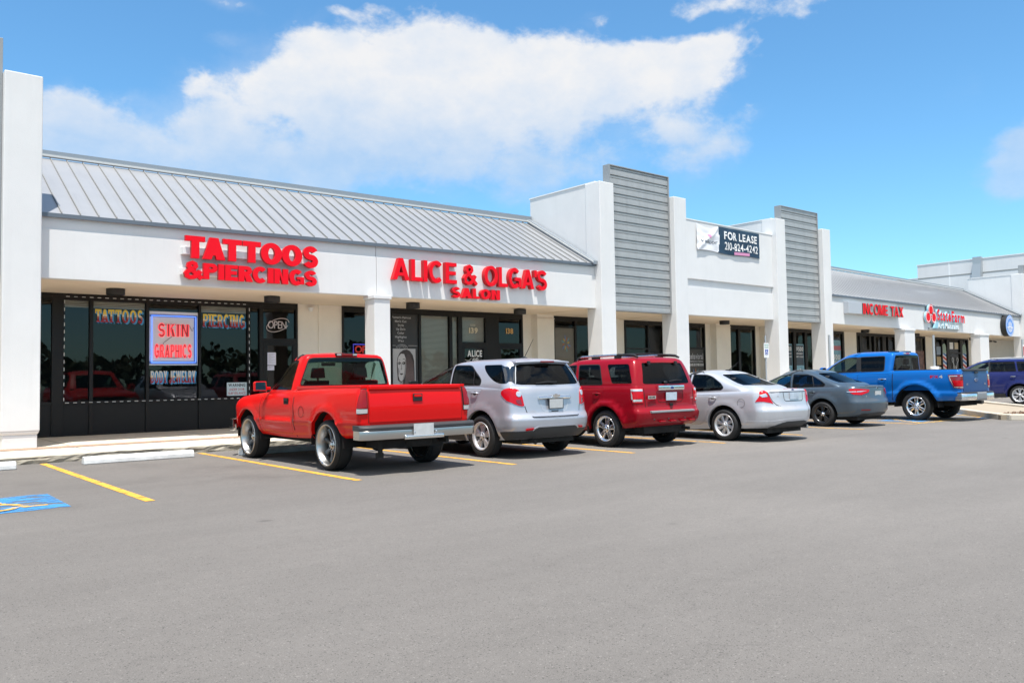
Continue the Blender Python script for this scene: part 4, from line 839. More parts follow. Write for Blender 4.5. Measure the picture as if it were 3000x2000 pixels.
for i in range(22):
    x = 13.42+.018*i+random.uniform(-.006,.006); xt = 13.49+.0135*i; zt = 2.13-.0035*abs(i-8)**1.7; strand.prism([(x,.55),(x+random.uniform(.004,.010),.55),(xt+.012,1.5),(xt+.003,zt),(xt,zt),(xt+.004,1.5)], XZ(YG-.006), .0075, .008)
strand.build('strands', mat('poster_strand', (.20,.14,.135), .5), po)
# door numbers and salon door lettering
def decal(name, label, cat, items, group=None):
    r = thing(name, label, cat, (0,0,0), group)
    for tx, a, b, q, p, mm, bo, nm in items:
        t = MB(); flat_text(t, tx, a, b, q, p, XZ(YG), .003, bo, natural=False); t.build(nm, mm, r)
    return r
M['tan'] = mat('tan_vinyl', (.58,.50,.36), .6); M['gold'] = mat('gold_vinyl', (.62,.36,.12), .6)
decal('door_number', 'pale number 139 above the salon door', 'door number', [('1255',15.98,16.18,3.06,3.12,M['tan'],.01,'street_number'),('139',15.92,16.27,2.82,3.0,M['tan'],.04,'unit_number')], 'door numbers')
decal('door_number', 'orange number 138 above the neighbouring dark door', 'door number', [('138',17.46,17.77,2.84,3.02,M['gold'],.03,'unit_number')], 'door numbers')
YDD = YW-.02
ad = thing('door_lettering', "white ALICE AND OLGA'S lettering with scissors on the salon door glass", 'window lettering', (0,0,0))
for tx, a, b, q, p in (("ALICE",15.83,16.42,2.06,2.27),("AND",16.02,16.26,1.93,2.02),("OLGA'S",15.80,16.44,1.68,1.88)):
    t = MB(); flat_text(t, tx, a, b, q, p, XZ(YDD), .003, .03, natural=False); t.build('wording', M['whiteink'], ad)
t = MB(); t.tube([(15.72,YDD-.006,1.96),(15.98,YDD-.006,1.90)], .012, 5); t.tube([(15.74,YDD-.006,1.86),(15.98,YDD-.006,2.0)], .012, 5); t.build('scissors', M['greyink'], ad)
# frosted film with leaf burst on the clinic window
M['film'] = mat('frosted_film', (.17,.155,.125), .6, var=.08, vscale=3); YI = YW+.012
fi = thing('window_film', 'brown frosted film with a coloured leaf burst on the window left of the louvered tower', 'window film', (0,0,0), 'window films')
p = MB(); p.box((19.64,YI,.22),(20.61,YI+.004,3.10)); p.build('sheet', M['film'], fi)
LC = [mat('leaf_yellow', (.45,.33,.07), .6), mat('leaf_teal', (.14,.26,.27), .6), mat('leaf_rust', (.38,.15,.07), .6), mat('leaf_blue', (.13,.19,.33), .6)]
def leaves(root, cx, cz, R, n=12, up=False):
    for k in range(n):
        a = (PI/2+(k-(n-1)/2)*.36) if up else k*2*PI/n+.2; r0, r1 = (.0, R) if up else (R*.25, R*(1 if k % 2 else .75)); w = R*.13
        c_, s_ = math.cos(a), math.sin(a); P2 = lambda r, e: (cx+r*c_*.75-e*s_*.75, cz+r*s_+e*c_)
        t = MB(); t.prism([P2(r0,0),P2(r0+(r1-r0)*.35,w),P2(r0+(r1-r0)*.7,w*.8),P2(r1,0),P2(r0+(r1-r0)*.7,-w*.8),P2(r0+(r1-r0)*.35,-w)], XZ(YG), .002+.0004*k, .0023+.0004*k); t.build('leaf', LC[k % 4], root)
leaves(fi, 20.20, 2.55, .33)
t = MB(); flat_text(t, 'BEHAVIORAL', 19.72, 20.55, 1.88, 2.05, XZ(YG), .003, .0, natural=False); flat_text(t, 'INNOVATIONS', 19.72, 20.55, 1.52, 1.66, XZ(YG), .003, .0, natural=False); t.build('wording', mat('faint_gold_vinyl', (.22,.195,.14), .7), fi)
f2 = thing('window_film', 'charcoal door film reading behavioral innovations with upright leaves', 'window film', (0,0,0), 'window films')
p = MB(); p.box((27.02,YI,.3),(28.06,YI+.004,2.42)); p.build('sheet', mat('charcoal_film', (.05,.047,.043), .6), f2)
t = MB(); flat_text(t, 'behavioral', 27.1, 28.0, 2.02, 2.26, XZ(YG), .003, .02, natural=False); flat_text(t, 'INNOVATIONS', 27.15, 27.98, 1.90, 1.96, XZ(YG), .003, .02, natural=False); t.build('wording', M['greyink'], f2)
t = MB(); flat_text(t, 'PLEASE USE OTHER DOOR', 27.08, 28.02, 1.74, 1.84, XZ(YG), .003, .03, natural=False); t.build('instruction', M['whiteink'], f2); leaves(f2, 27.5, 1.05, .62, 5, True)
# clinic number film, service posters, barber decals
M['posterblue'] = mat('poster_blue', (.22,.42,.52), .6, var=.3, vscale=4)
for x0, x1, lb in ((34.08,34.7,'blue and white service poster at the left of the clinic windows'),(35.0,35.70,'blue and white service poster in the middle clinic window')):
    r = thing('service_poster', lb, 'poster', (0,0,0), 'service posters'); p = MB(); p.box((x0,YI,1.0),(x1,YI+.004,2.75)); p.build('sheet', M['posterblue'], r)
    p = MB(); p.box((x0+.03,YI-.003,1.75),(x1-.03,YI-.0005,2.70)); p.build('dark_block', mat('poster_ink', (.05,.07,.09), .6), r)
    t = MB(); flat_text(t, '$500' if x0 < 35 else '$500', x0+.06, x1-.06, 2.42, 2.62, XZ(YI-.003), .003, .03, natural=False); flat_text(t, 'EMERGENCY', x0+.06, x1-.06, 2.27, 2.34, XZ(YI-.003), .003, .03, natural=False); flat_text(t, 'DENTAL CARE' if False else 'PET CARE', x0+.06, x1-.06, 2.12, 2.19, XZ(YI-.003), .003, .03, natural=False); t.build('wording', M['whiteink'], r)
    p = MB(); p.box((x0+.12,YI-.003,1.1),(x0+.25,YI-.0005,1.55)); p.box((x0+.32,YI-.003,1.1),(x0+.42,YI-.0005,1.6)); p.build('figures', M['whiteink'], r)
r = thing('service_poster', 'pink and blue poster in the window just past the second louvered tower', 'poster', (0,0,0), 'service posters'); p = MB(); p.box((38.0,YI,1.3),(39.1,YI+.004,3.0)); p.build('sheet', M['posterblue'], r)
p = MB(); p.box((38.0,YI-.003,2.5),(39.1,YI-.0005,2.72)); p.build('pink_band', mat('poster_pink', (.50,.16,.19), .6), r); t = MB(); flat_text(t, '$500', 38.1, 39.0, 2.02, 2.28, XZ(YI-.003), .003, .04, natural=False); flat_text(t, 'CASH ADVANCE' if False else 'EMERGENCY', 38.1, 39.0, 1.86, 1.96, XZ(YI-.003), .003, .03, natural=False); t.build('wording', M['whiteink'], r)
bp_blue = mat('barber_blue', (.06,.16,.40), .6); bp_red = mat('barber_red', (.55,.06,.05), .6)
for cx, lb in ((50.9,'painted barber pole decal on the left pane by the barber door'),(53.72,'painted barber pole decal on the right pane by the barber door')):
    r = thing('barber_pole_decal', lb, 'window decal', (0,0,0), 'barber pole decals'); w = .26
    p = MB(); p.box((cx-w,YG-.002,1.1),(cx+w,YG-.0005,2.55)); p.prism(ell(cx,.95,w,.22), XZ(YG), .0005, .002); p.build('pole', M['whiteink'], r)
    p = MB(); p.prism(ell(cx,2.72,w,.30), XZ(YG), .0025, .004); p.box((cx-w*1.1,YG-.005,2.45),(cx+w*1.1,YG-.0025,2.6)); p.prism(ell(cx,.95,w*.9,.30), XZ(YG), .0025, .004); p.build('globe', mat('decal_green', (.30,.40,.33), .6) if 'decal_green' not in bpy.data.materials else bpy.data.materials['decal_green'], r)
    for nm, mm, off in (('red_stripe', bp_red, 0), ('blue_stripe', bp_blue, .24)):
        p = MB()
        for k in range(3):
            z = 1.15+off+.48*k; p.prism([(cx-w,z+.18),(cx-w,z+.04),(cx+w,z-.08+.0),(cx+w,z+.06)] if False else [(cx-w,z+.22),(cx-w,z+.08),(cx+w,z-.12),(cx+w,z+.02)], XZ(YG), .0022, .0035)
        p.build(nm, mm, r)
r = thing('barber_poster', 'red and brown barber price poster in the window right of the second column', 'poster', (0,0,0)); p = MB(); p.box((47.2,YI,.5),(48.3,YI+.004,2.55)); p.build('sheet', mat('barber_poster', (.19,.10,.08), .6, var=.7, vscale=4), r)
t = MB()
for i in range(8): t.box((47.3,YI-.003,2.35-.13*i),(47.55+.05*(i % 3),YI-.0005,2.40-.13*i))
t.build('price_list', M['ink'], r)
r = thing('door_art', 'white line drawing of barber tools on the dark barber door', 'window decal', (0,0,0)); t = MB()
for sx in (-1,1):
    t.tube([(52.3+sx*.32+.10*math.cos(a), YW-.03, 2.05+.14*math.sin(a)) for a in [i*2*PI/14 for i in range(15)]], .016, 5); t.tube([(52.3+sx*.28,YW-.03,1.9),(52.3+sx*.05,YW-.03,1.4),(52.3-sx*.2,YW-.03,1.0)], .02, 5); t.tube([(52.3+sx*.16+.14*math.sin(i*.9), YW-.03, 1.1+.1*i) for i in range(7)], .014, 5)
t.build('line_art', M['whiteink'], r)
for x0, lb in ((51.65,'white opening hours card above the barber door'),(52.35,'tan card beside the opening hours above the barber door')):
    notice('hours_card', lb, x0, x0+.5, 2.70, 3.1, M['tan'] if x0 > 52 else M['white'], 'notice', group='cards above the barber door')
# flyers by the barber
for i, (z0, mm, lb) in enumerate(((2.35,mat('flyer_blue', (.25,.32,.40), .6),'top grey blue flyer in the narrow window behind the grey pole'),(1.75,mat('flyer_gold', (.45,.32,.16), .6),'middle tan flyer in the narrow window behind the grey pole'),(1.15,M['white'],'lowest white flyer in the narrow window behind the grey pole'))):
    notice('flyer', lb, 49.85, 50.42, z0, z0+.48, mm, 'flyer', group='flyers in the barber window')
# small fittings
cm = MB(); cm.lathe([(.0,-.11),(.045,-.10),(.065,-.06),(.068,-.02),(.085,0)], lambda a,b,h: (10.36+a, 21.36+b, 3.40+h), 16); tag(cm.build('security_camera', M['white']), 'small white dome camera on the cream wall beside the tattoo door', 'security camera')
cm = MB(); cm.box((57.6,21.3,3.22),(57.75,21.44,3.30)); cm.tube([(57.62,21.2,3.25),(57.5,21.0,3.2)], .04, 8); tag(cm.build('security_camera', M['black']), 'small dark camera in the far recess beyond the last column', 'security camera')
bx = MB(); bx.box((48.7,21.38,3.2),(49.0,21.44,3.34)); 
# posts and signs along the walk
sp = thing('accessible_parking_sign', 'white reserved parking sign with a blue wheelchair square on a steel post', 'sign', (26.25,17.3,.15))
p = MB(); p.tube([(0,0,0),(0,0,2.60)], .028, 10); p.build('post', M['steel'], sp)
p = MB(); p.box((-.155,-.04,1.80),(.155,-.032,2.33)); o = p.build('sign_plate', M['white'], sp, bevel=.002)
t = MB(); flat_text(t, 'RESERVED', -.13, .13, 2.235, 2.285, lambda a,b,d: (a,-.041-d,b), .001, .02, natural=False); flat_text(t, 'PARKING', -.12, .12, 2.15, 2.20, lambda a,b,d: (a,-.041-d,b), .001, .02, natural=False); t.build('wording', mat('sign_green', (.05,.32,.20), .6), o)
t = MB(); t.box((-.085,-.043,1.91),(.085,-.041,2.10)); t.build('blue_square', mat('sign_blue', (.01,.06,.36), .5), o)
t = MB(); t.lathe([(.014,0),(.0,.001)], lambda a,b,h: (-.012+a,-.0445-h,2.075+b), 10)
for q in (((-.012,2.055),(-.008,1.995)),((-.01,2.03),(.028,2.03)),((-.008,1.995),(.03,1.995)),((.03,1.995),(.045,1.945))): t.tube([(q[0][0],-.0445,q[0][1]),(q[1][0],-.0445,q[1][1])], .007, 5)
t.tube([(-.005+.042*math.cos(a),-.0445,1.968+.042*math.sin(a)) for a in [math.radians(d) for d in range(110,380,18)]], .006, 5); t.build('wheelchair_symbol', M['white'], o)
sp = thing('sign_post', 'bare grey steel post in front of the pillar right of the second louvered tower', 'post', (31.2,17.6,.15)); p = MB(); p.tube([(0,0,0),(0,0,2.75)], .045, 10); p.build('post', M['steel'], sp)
sp = thing('grey_pole', 'thin grey pole in a white concrete base before the barber shop', 'pole', (40.66,17.6,.15)); p = MB(); p.tube([(0,0,.9),(0,0,2.95)], .055, 12); p.build('pole', M['steel'], sp); p = MB(); p.lathe([(.0,1.46),(.19,1.45),(.20,1.43),(.20,0)], lambda a,b,h: (a,b,h), 20); p.build('base', M['stop'], sp)
sp = thing('red_notice_sign', 'red and white notice on a blue grey post at the right edge', 'sign', (50.1,17.0,.15)); p = MB(); p.tube([(0,0,0),(0,0,2.9)], .045, 10); p.build('post', M['steel'], sp); p = MB(); p.box((-.12,-.07,1.95),(.35,-.06,2.6)); o = p.build('sign_plate', M['white'], sp); p = MB(); p.box((-.09,-.075,2.0),(.32,-.071,2.5)); p.build('red_face', M['redink'], o)

# ------------------------------------------------------------------ vehicle surfaces
def pchip(x, Y, xq):
    """monotone cubic; Y (n, m) over knots x (n); returns (q, m)"""
    x = np.asarray(x, float); Y = np.asarray(Y, float); xq = np.asarray(xq, float)
    h = np.diff(x)[:, None]; d = np.diff(Y, axis=0)/h; n = len(x); m_ = np.zeros_like(Y)
    if n > 2:
        w1 = 2*h[1:]+h[:-1]; w2 = h[1:]+2*h[:-1]; same = d[:-1]*d[1:] > 0
        with np.errstate(divide='ignore', invalid='ignore'): mm = (w1+w2)/(w1/d[:-1]+w2/d[1:])
        m_[1:-1] = np.where(same, mm, 0)
        def end(h0, h1, d0, d1):
            e = ((2*h0+h1)*d0-h0*d1)/(h0+h1); e = np.where(e*d0 <= 0, 0, e); return np.where((d0*d1 <= 0) & (abs(e) > 3*abs(d0)), 3*d0, e)
        m_[0] = end(h[0], h[1], d[0], d[1]); m_[-1] = end(h[-1], h[-2], d[-1], d[-2])
    else: m_[:] = d[0]
    i = np.clip(np.searchsorted(x, xq, side='right')-1, 0, n-2); t = ((xq-x[i])/(x[i+1]-x[i]))[:, None]; hi = h[i]
    return (2*t**3-3*t**2+1)*Y[i]+(t**3-2*t**2+t)*hi*m_[i]+(-2*t**3+3*t**2)*Y[i+1]+(t**3-t**2)*hi*m_[i+1]

class Surf:
    """half shell of a vehicle (x<=0 is the left side): u runs tail centre -> side -> nose centre, v runs up"""
    NU, NV = 161, 73
    def __init__(s, levels, vs=None, post=None):
        P = np.array(levels, float)                      # (K, J, 3)
        K, J, _ = P.shape; mid = P[K//2]
        du = np.linalg.norm(np.diff(mid, axis=0), axis=1); s.us = np.concatenate([[0], np.cumsum(du)]); s.Lu = s.us[-1]; s.us /= s.Lu
        if vs is None:
            dv = np.linalg.norm(np.diff(P[:, 5], axis=0), axis=1)+1e-4; vs = np.concatenate([[0], np.cumsum(dv)])
        vs = np.asarray(vs, float); s.Lv = vs[-1]; s.vs = vs/s.Lv
        s.ug = np.linspace(0, 1, s.NU); s.vg = np.linspace(0, 1, s.NV)
        A = np.stack([pchip(s.us, P[k], s.ug) for k in range(K)])            # (K, NU, 3)
        T = pchip(s.vs, A.reshape(K, -1), s.vg).reshape(s.NV, s.NU, 3)
        T[..., 0] *= -1
        if post: T = post(T)
        s.T = T; s.compute_normals()
    def compute_normals(s):
        T = s.T; tu = np.gradient(T, axis=1); tv = np.gradient(T, axis=0)
        n = np.cross(tv, tu); n /= np.linalg.norm(n, axis=2, keepdims=True)+1e-12
        # mirror continuity on the centre line
        for j in (0, -1):
            n[:, j, 0] = 0; n[:, j] /= np.linalg.norm(n[:, j], axis=1, keepdims=True)+1e-12
        s.N = n
    def _bl(s, A, u, v):
        a = np.clip(np.asarray(u, float), 0, 1)*(s.NU-1); b = np.clip(np.asarray(v, float), 0, 1)*(s.NV-1)
        i = np.clip(a.astype(int), 0, s.NU-2); j = np.clip(b.astype(int), 0, s.NV-2); fa = (a-i)[..., None]; fb = (b-j)[..., None]
        return (A[j, i]*(1-fa)+A[j, i+1]*fa)*(1-fb)+(A[j+1, i]*(1-fa)+A[j+1, i+1]*fa)*fb
    def P(s, u, v): return s._bl(s.T, u, v)
    def Nn(s, u, v):
        n = s._bl(s.N, u, v); return n/(np.linalg.norm(n, axis=-1, keepdims=True)+1e-12)
    def inv(s, tgt, ax, ur=(0, 1), vr=(0, 1)):
        i0, i1 = int(ur[0]*(s.NU-1)), int(math.ceil(ur[1]*(s.NU-1))); j0, j1 = int(vr[0]*(s.NV-1)), int(math.ceil(vr[1]*(s.NV-1)))
        sub = s.T[j0:j1+1, i0:i1+1][..., list(ax)]; d = ((sub-np.array(tgt))**2).sum(-1); k = np.unravel_index(np.argmin(d), d.shape)
        u, v = s.ug[i0+k[1]], s.vg[j0+k[0]]; e = 1e-3
        for _ in range(12):
            p = s.P(u, v)[list(ax)]; r = np.array(tgt)-p
            J = np.stack([(s.P(min(u+e,1), v)-s.P(max(u-e,0), v))[list(ax)]/(min(u+e,1)-max(u-e,0)), (s.P(u, min(v+e,1))-s.P(u, max(v-e,0)))[list(ax)]/(min(v+e,1)-max(v-e,0))], 1)
            try: dd = np.linalg.solve(J, r)
            except np.linalg.LinAlgError: break
            dd = np.clip(dd, -.03, .03); u = min(max(u+dd[0], ur[0]), ur[1]); v = min(max(v+dd[1], vr[0]), vr[1])
            if abs(r).max() < 1e-5: break
        return u, v
    def side(s, y, z): return s.inv((y, z), (1, 2), (s.uside0, s.uside1))
    def rear(s, x, z): return s.inv((-abs(x), z), (0, 2), (0, s.urear1))
    def front(s, x, z): return s.inv((-abs(x), z), (0, 2), (s.ufront0, 1))
    def pt(s, p):
        """('s',y,z) on the flank, ('r',x,z) on the tail, ('f',x,z) on the nose, ('u',u,v)"""
        k, a, b = p
        return s.side(a, b) if k == 's' else s.rear(a, b) if k == 'r' else s.front(a, b) if k == 'f' else (a, b)
    def loop(s, pts, closed=True, n=6, rnd=0):
        """dense (u,v) polyline through the given points, straight in their own projection"""
        out = []; m_ = len(pts)
        for i in range(m_ if closed else m_-1):
            a, b = pts[i], pts[(i+1) % m_]
            if a[0] == b[0] and a[0] != 'u':
                for t in range(n): out.append(s.pt((a[0], a[1]+(b[1]-a[1])*t/n, a[2]+(b[2]-a[2])*t/n)))
            else:
                ua, ub = s.pt(a), s.pt(b)
                for t in range(n): out.append((ua[0]+(ub[0]-ua[0])*t/n, ua[1]+(ub[1]-ua[1])*t/n))
        if not closed: out.append(s.pt(pts[-1]))
        return out

def rounded(poly, r, n=4):
    """round the corners of a list of (kind, a, b) points"""
    out = []; m_ = len(poly)
    for i in range(m_):
        p0, p1, p2 = poly[i-1], poly[i], poly[(i+1) % m_]; rr = r[i] if isinstance(r, (list, tuple)) else r
        if rr <= 0 or not (p0[0] == p1[0] == p2[0]): out.append(p1); continue
        a = np.array(p0[1:])-np.array(p1[1:]); b = np.array(p2[1:])-np.array(p1[1:]); la, lb = np.linalg.norm(a), np.linalg.norm(b)
        q = min(rr, la*.48, lb*.48); A = np.array(p1[1:])+a/la*q; C = np.array(p1[1:])+b/lb*q; Bm = np.array(p1[1:])
        for k in range(n+1):
            t = k/n; w = (1-t)**2*A+2*t*(1-t)*Bm+t*t*C; out.append((p1[0], w[0], w[1]))
    return out

def inpoly(px, py, poly):
    poly = np.asarray(poly); x, y = poly[:, 0], poly[:, 1]; x2, y2 = np.roll(x, -1), np.roll(y, -1); r = np.zeros(len(px), bool)
    for a, b, c, d in zip(x, y, x2, y2):
        cond = ((b > py) != (d > py))
        with np.errstate(divide='ignore', invalid='ignore'): r ^= cond & (px < (c-a)*(py-b)/(d-b+1e-15)+a)
    return r
def cdt_uv(S, outer, holes=(), step=.06, margin=.012):
    """triangulate a (u,v) region with holes; returns uv array and triangles"""
    sc = np.array([S.Lu, S.Lv]); loops = [np.asarray(outer)*sc]+[np.asarray(h)*sc for h in holes]
    verts = []; edges = []
    for lp in loops:
        b = len(verts); verts += [Vector((p[0], p[1])) for p in lp]; n = len(lp); edges += [(b+i, b+(i+1) % n) for i in range(n)]
    lo, hi = loops[0].min(0), loops[0].max(0); nx = max(2, int((hi[0]-lo[0])/step)); ny = max(2, int((hi[1]-lo[1])/step))
    gx, gy = np.meshgrid(np.linspace(lo[0], hi[0], nx+1), np.linspace(lo[1], hi[1], ny+1)); gx, gy = gx.ravel(), gy.ravel()
    ok = inpoly(gx, gy, loops[0])
    for h in loops[1:]: ok &= ~inpoly(gx, gy, h)
    allp = np.concatenate(loops); d = np.full(len(gx), 9.)
    for lp in loops:
        a = lp; b = np.roll(lp, -1, 0)
        for p, q in zip(a, b):
            e = q-p; L2 = (e**2).sum()+1e-12; t = np.clip(((gx-p[0])*e[0]+(gy-p[1])*e[1])/L2, 0, 1); d = np.minimum(d, np.hypot(gx-p[0]-t*e[0], gy-p[1]-t*e[1]))
    ok &= d > margin
    verts += [Vector((a, b)) for a, b in zip(gx[ok], gy[ok])]
    V, E, Fc, *_ = delaunay_2d_cdt(verts, edges, [], 0, 1e-7)
    V = np.array([(v.x, v.y) for v in V]); T = np.array([tuple(f) for f in Fc]); c = V[T].mean(1)
    keep = inpoly(c[:, 0], c[:, 1], loops[0])
    for h in loops[1:]: keep &= ~inpoly(c[:, 0], c[:, 1], h)
    return V/sc, T[keep]

class Panel:
    """mesh pieces with exact surface normals, mirrored to the right side on demand"""
    def __init__(s): s.V = []; s.N = []; s.F = []; s.mi = []
    def raw(s, V, N, F, mi=0, mirror=False):
        V = np.asarray(V, float); N = np.asarray(N, float)
        for sg in ((1, -1) if mirror else (1,)):
            b = sum(len(v) for v in s.V); k = np.array([sg, 1, 1]); s.V.append(V*k); s.N.append(N*k)
            for f in F: s.F.append([b+i for i in (f if sg == 1 else f[::-1])]); s.mi.append(mi)
        return s
    def region(s, S, outer, holes=(), off=0.0, step=.06, mi=0, mirror=True, lip=0.0, dome=0.0):
        uv, T = cdt_uv(S, outer, holes, step); P = S.P(uv[:, 0], uv[:, 1]); N = S.Nn(uv[:, 0], uv[:, 1])
        t0 = T[0]; fn = np.cross(P[T][:, 1]-P[T][:, 0], P[T][:, 2]-P[T][:, 0]); flip = (fn*N[T].mean(1)).sum(-1) < 0
        T = [tuple(t[::-1]) if f else tuple(t) for t, f in zip(T, flip)]
        s.raw(P+N*off, N, T, mi, mirror)
        if lip:
            for lp in [outer]+list(holes): s.skirt(S, lp, off, off-lip, mi, mirror)
        return s
    def skirt(s, S, lp, o0, o1, mi=0, mirror=True):
        lp = np.asarray(lp); P = S.P(lp[:, 0], lp[:, 1]); N = S.Nn(lp[:, 0], lp[:, 1]); n = len(lp)
        V = np.concatenate([P+N*o0, P+N*o1]); F = [(i, (i+1) % n, n+(i+1) % n, n+i) for i in range(n) if not (abs(lp[i, 0]-lp[(i+1) % n, 0]) < 1e-6 and (lp[i, 0] < 1e-6 or lp[i, 0] > 1-1e-6))]
        t = np.roll(P, -1, 0)-np.roll(P, 1, 0); nn = np.cross(t, N); nn /= np.linalg.norm(nn, axis=1, keepdims=True)+1e-9
        return s.raw(V, np.concatenate([nn, nn]), F, mi, mirror)
    def strip(s, S, pts, w=.006, off=.0015, mi=0, mirror=True, thick=0.0):
        lp = np.asarray(pts); P = S.P(lp[:, 0], lp[:, 1]); N = S.Nn(lp[:, 0], lp[:, 1]); n = len(lp)
        t = np.gradient(P, axis=0); sd = np.cross(N, t); sd /= np.linalg.norm(sd, axis=1, keepdims=True)+1e-9
        A, Bq = P+N*off-sd*w/2, P+N*off+sd*w/2; F = [(i, i+1, n+i+1, n+i) for i in range(n-1)]
        s.raw(np.concatenate([A, Bq]), np.concatenate([N, N]), F, mi, mirror)
        if thick:
            for e, q in ((A, -sd), (Bq, sd)): s.raw(np.concatenate([e, e-N*thick]), np.concatenate([q, q]), F, mi, mirror)
        return s
    def build(s, name, mats, parent=None):
        V = np.concatenate(s.V); N = np.concatenate(s.N); me = bpy.data.meshes.new(name); me.from_pydata(V.tolist(), [], s.F)
        if not isinstance(mats, (list, tuple)): mats = [mats]
        for m_ in mats: me.materials.append(m_)
        me.polygons.foreach_set('material_index', s.mi); me.polygons.foreach_set('use_smooth', [True]*len(s.F)); me.update()
        # keep face winding in step with the normals
        bm = bmesh.new(); bm.from_mesh(me); bm.faces.ensure_lookup_table()
        for f in bm.faces:
            n = sum((Vector(N[v.index]) for v in f.verts), Vector())
            if f.normal.dot(n) < 0: f.normal_flip()
        bm.to_mesh(me); bm.free()
        me.normals_split_custom_set_from_vertices(N.tolist())
        o = bpy.data.objects.new(name, me); COL.objects.link(o)
        if parent: o.parent = parent
        return o

def contour(w, yr, yf, z, rc=.2, fc=.25, bow=.04, fbow=.1, wr=1.0, wf=1.0, ys=(0, 1.3, 2.6)):
    """12 plan points of one level: tail centre .. nose centre. z: value or (tail, ys0, ys1, ys2, nose)"""
    a, b = w*wr, w*wf
    X = [0, .5*a, a-rc, a-.29*rc, a, (w+a)/2 if wr < 1 else w, w, (w+b)/2 if wf < 1 else w, b, b-.29*fc, b-fc, 0]
    Y = [yr, yr+bow*.25, yr+bow, yr+bow+.29*rc, yr+bow+rc, ys[0], ys[1], ys[2], yf-fbow-fc, yf-fbow-.29*fc, yf-fbow, yf]
    if isinstance(z, (int, float)): Z = [z]*12
    else: Z = np.interp(Y, [yr, ys[0], ys[1], ys[2], yf], z)
    return [(x, y, q) for x, y, q in zip(X, Y, Z)]
def setr(S): S.uside0, S.uside1 = S.us[3], S.us[9]; S.urear1 = S.us[4]; S.ufront0 = S.us[8]; return S

def paint(name, col, metal=0.0, rough=.35, coat=1.0, flake=0.0):
    m_ = mat(name, col, rough, metal, spec=.15, coat=coat*.55, coatrough=.02)
    if flake:
        nt = m_.node_tree; N = nt.nodes; L = nt.links; b = N['Principled BSDF']; tc = N.new('ShaderNodeTexCoord')
        v = N.new('ShaderNodeTexVoronoi'); v.inputs['Scale'].default_value = 900; L.new(tc.outputs['Object'], v.inputs['Vector'])
        bp_ = N.new('ShaderNodeBump'); bp_.inputs['Strength'].default_value = flake; bp_.inputs['Distance'].default_value = .0004; L.new(v.outputs['Distance'], bp_.inputs['Height']); L.new(bp_.outputs[0], b.inputs['Normal'])
    return m_
M['tyre'] = mat('tyre_rubber', (.014, .014, .0145), .72, bump=.15, bscale=120, var=.25, vscale=9)
M['wheelwell'] = mat('wheel_well', (.006, .006, .006), .95)
M['cladding'] = mat('grey_cladding', (.035, .036, .038), .6, bump=.1, bscale=300)
M['cabin'] = mat('cabin_trim', (.022, .023, .025), .85)
M['seat'] = mat('seat_cloth', (.035, .038, .042), .95)
M['glass_dark'] = thin_glass('tinted_glass', (.10, .115, .13), .55)
M['glass_green'] = thin_glass('green_glass', (.40, .60, .54), .6)
M['glass_front'] = thin_glass('front_glass', (.42, .50, .46), .6)
M['lens'] = mat('red_lens', (.50, .003, .010), .2, spec=.2, coat=.25)
M['lens_deep'] = mat('deep_red_lens', (.26, .003, .006), .2, spec=.25, coat=.3)
M['lensdark'] = mat('dark_red_lens', (.20, .004, .008), .15, coat=.8)
M['lensclear'] = mat('clear_lens', (.62, .62, .63), .1, metal=.5, coat=1)
M['amber'] = mat('amber_lens', (.7, .25, .03), .2, coat=.5)
M['rubber'] = mat('black_rubber', (.010, .010, .011), .55)
M['gap'] = mat('panel_gap', (.004, .004, .004), .9)
M['plate'] = mat('blank_plate', (.52, .53, .53), .45, var=.10, vscale=14)
M['under'] = mat('underbody', (.016, .015, .014), .9, var=.4, vscale=8)
M['rim_silver'] = mat('silver_alloy', (.62, .62, .63), .34, metal=.55)
M['rim_chrome'] = mat('chromed_alloy', (.74, .74, .75), .16, metal=.92)
M['rim_grey'] = mat('grey_alloy_spoke', (.16, .165, .175), .35, metal=.9)
M['rim_polish'] = mat('polished_lip', (.52, .51, .49), .30, metal=1)
M['rim_black'] = mat('black_alloy', (.012, .012, .013), .25, coat=.6)
M['rim_back'] = mat('wheel_back', (.022, .022, .022), .7, metal=.3)

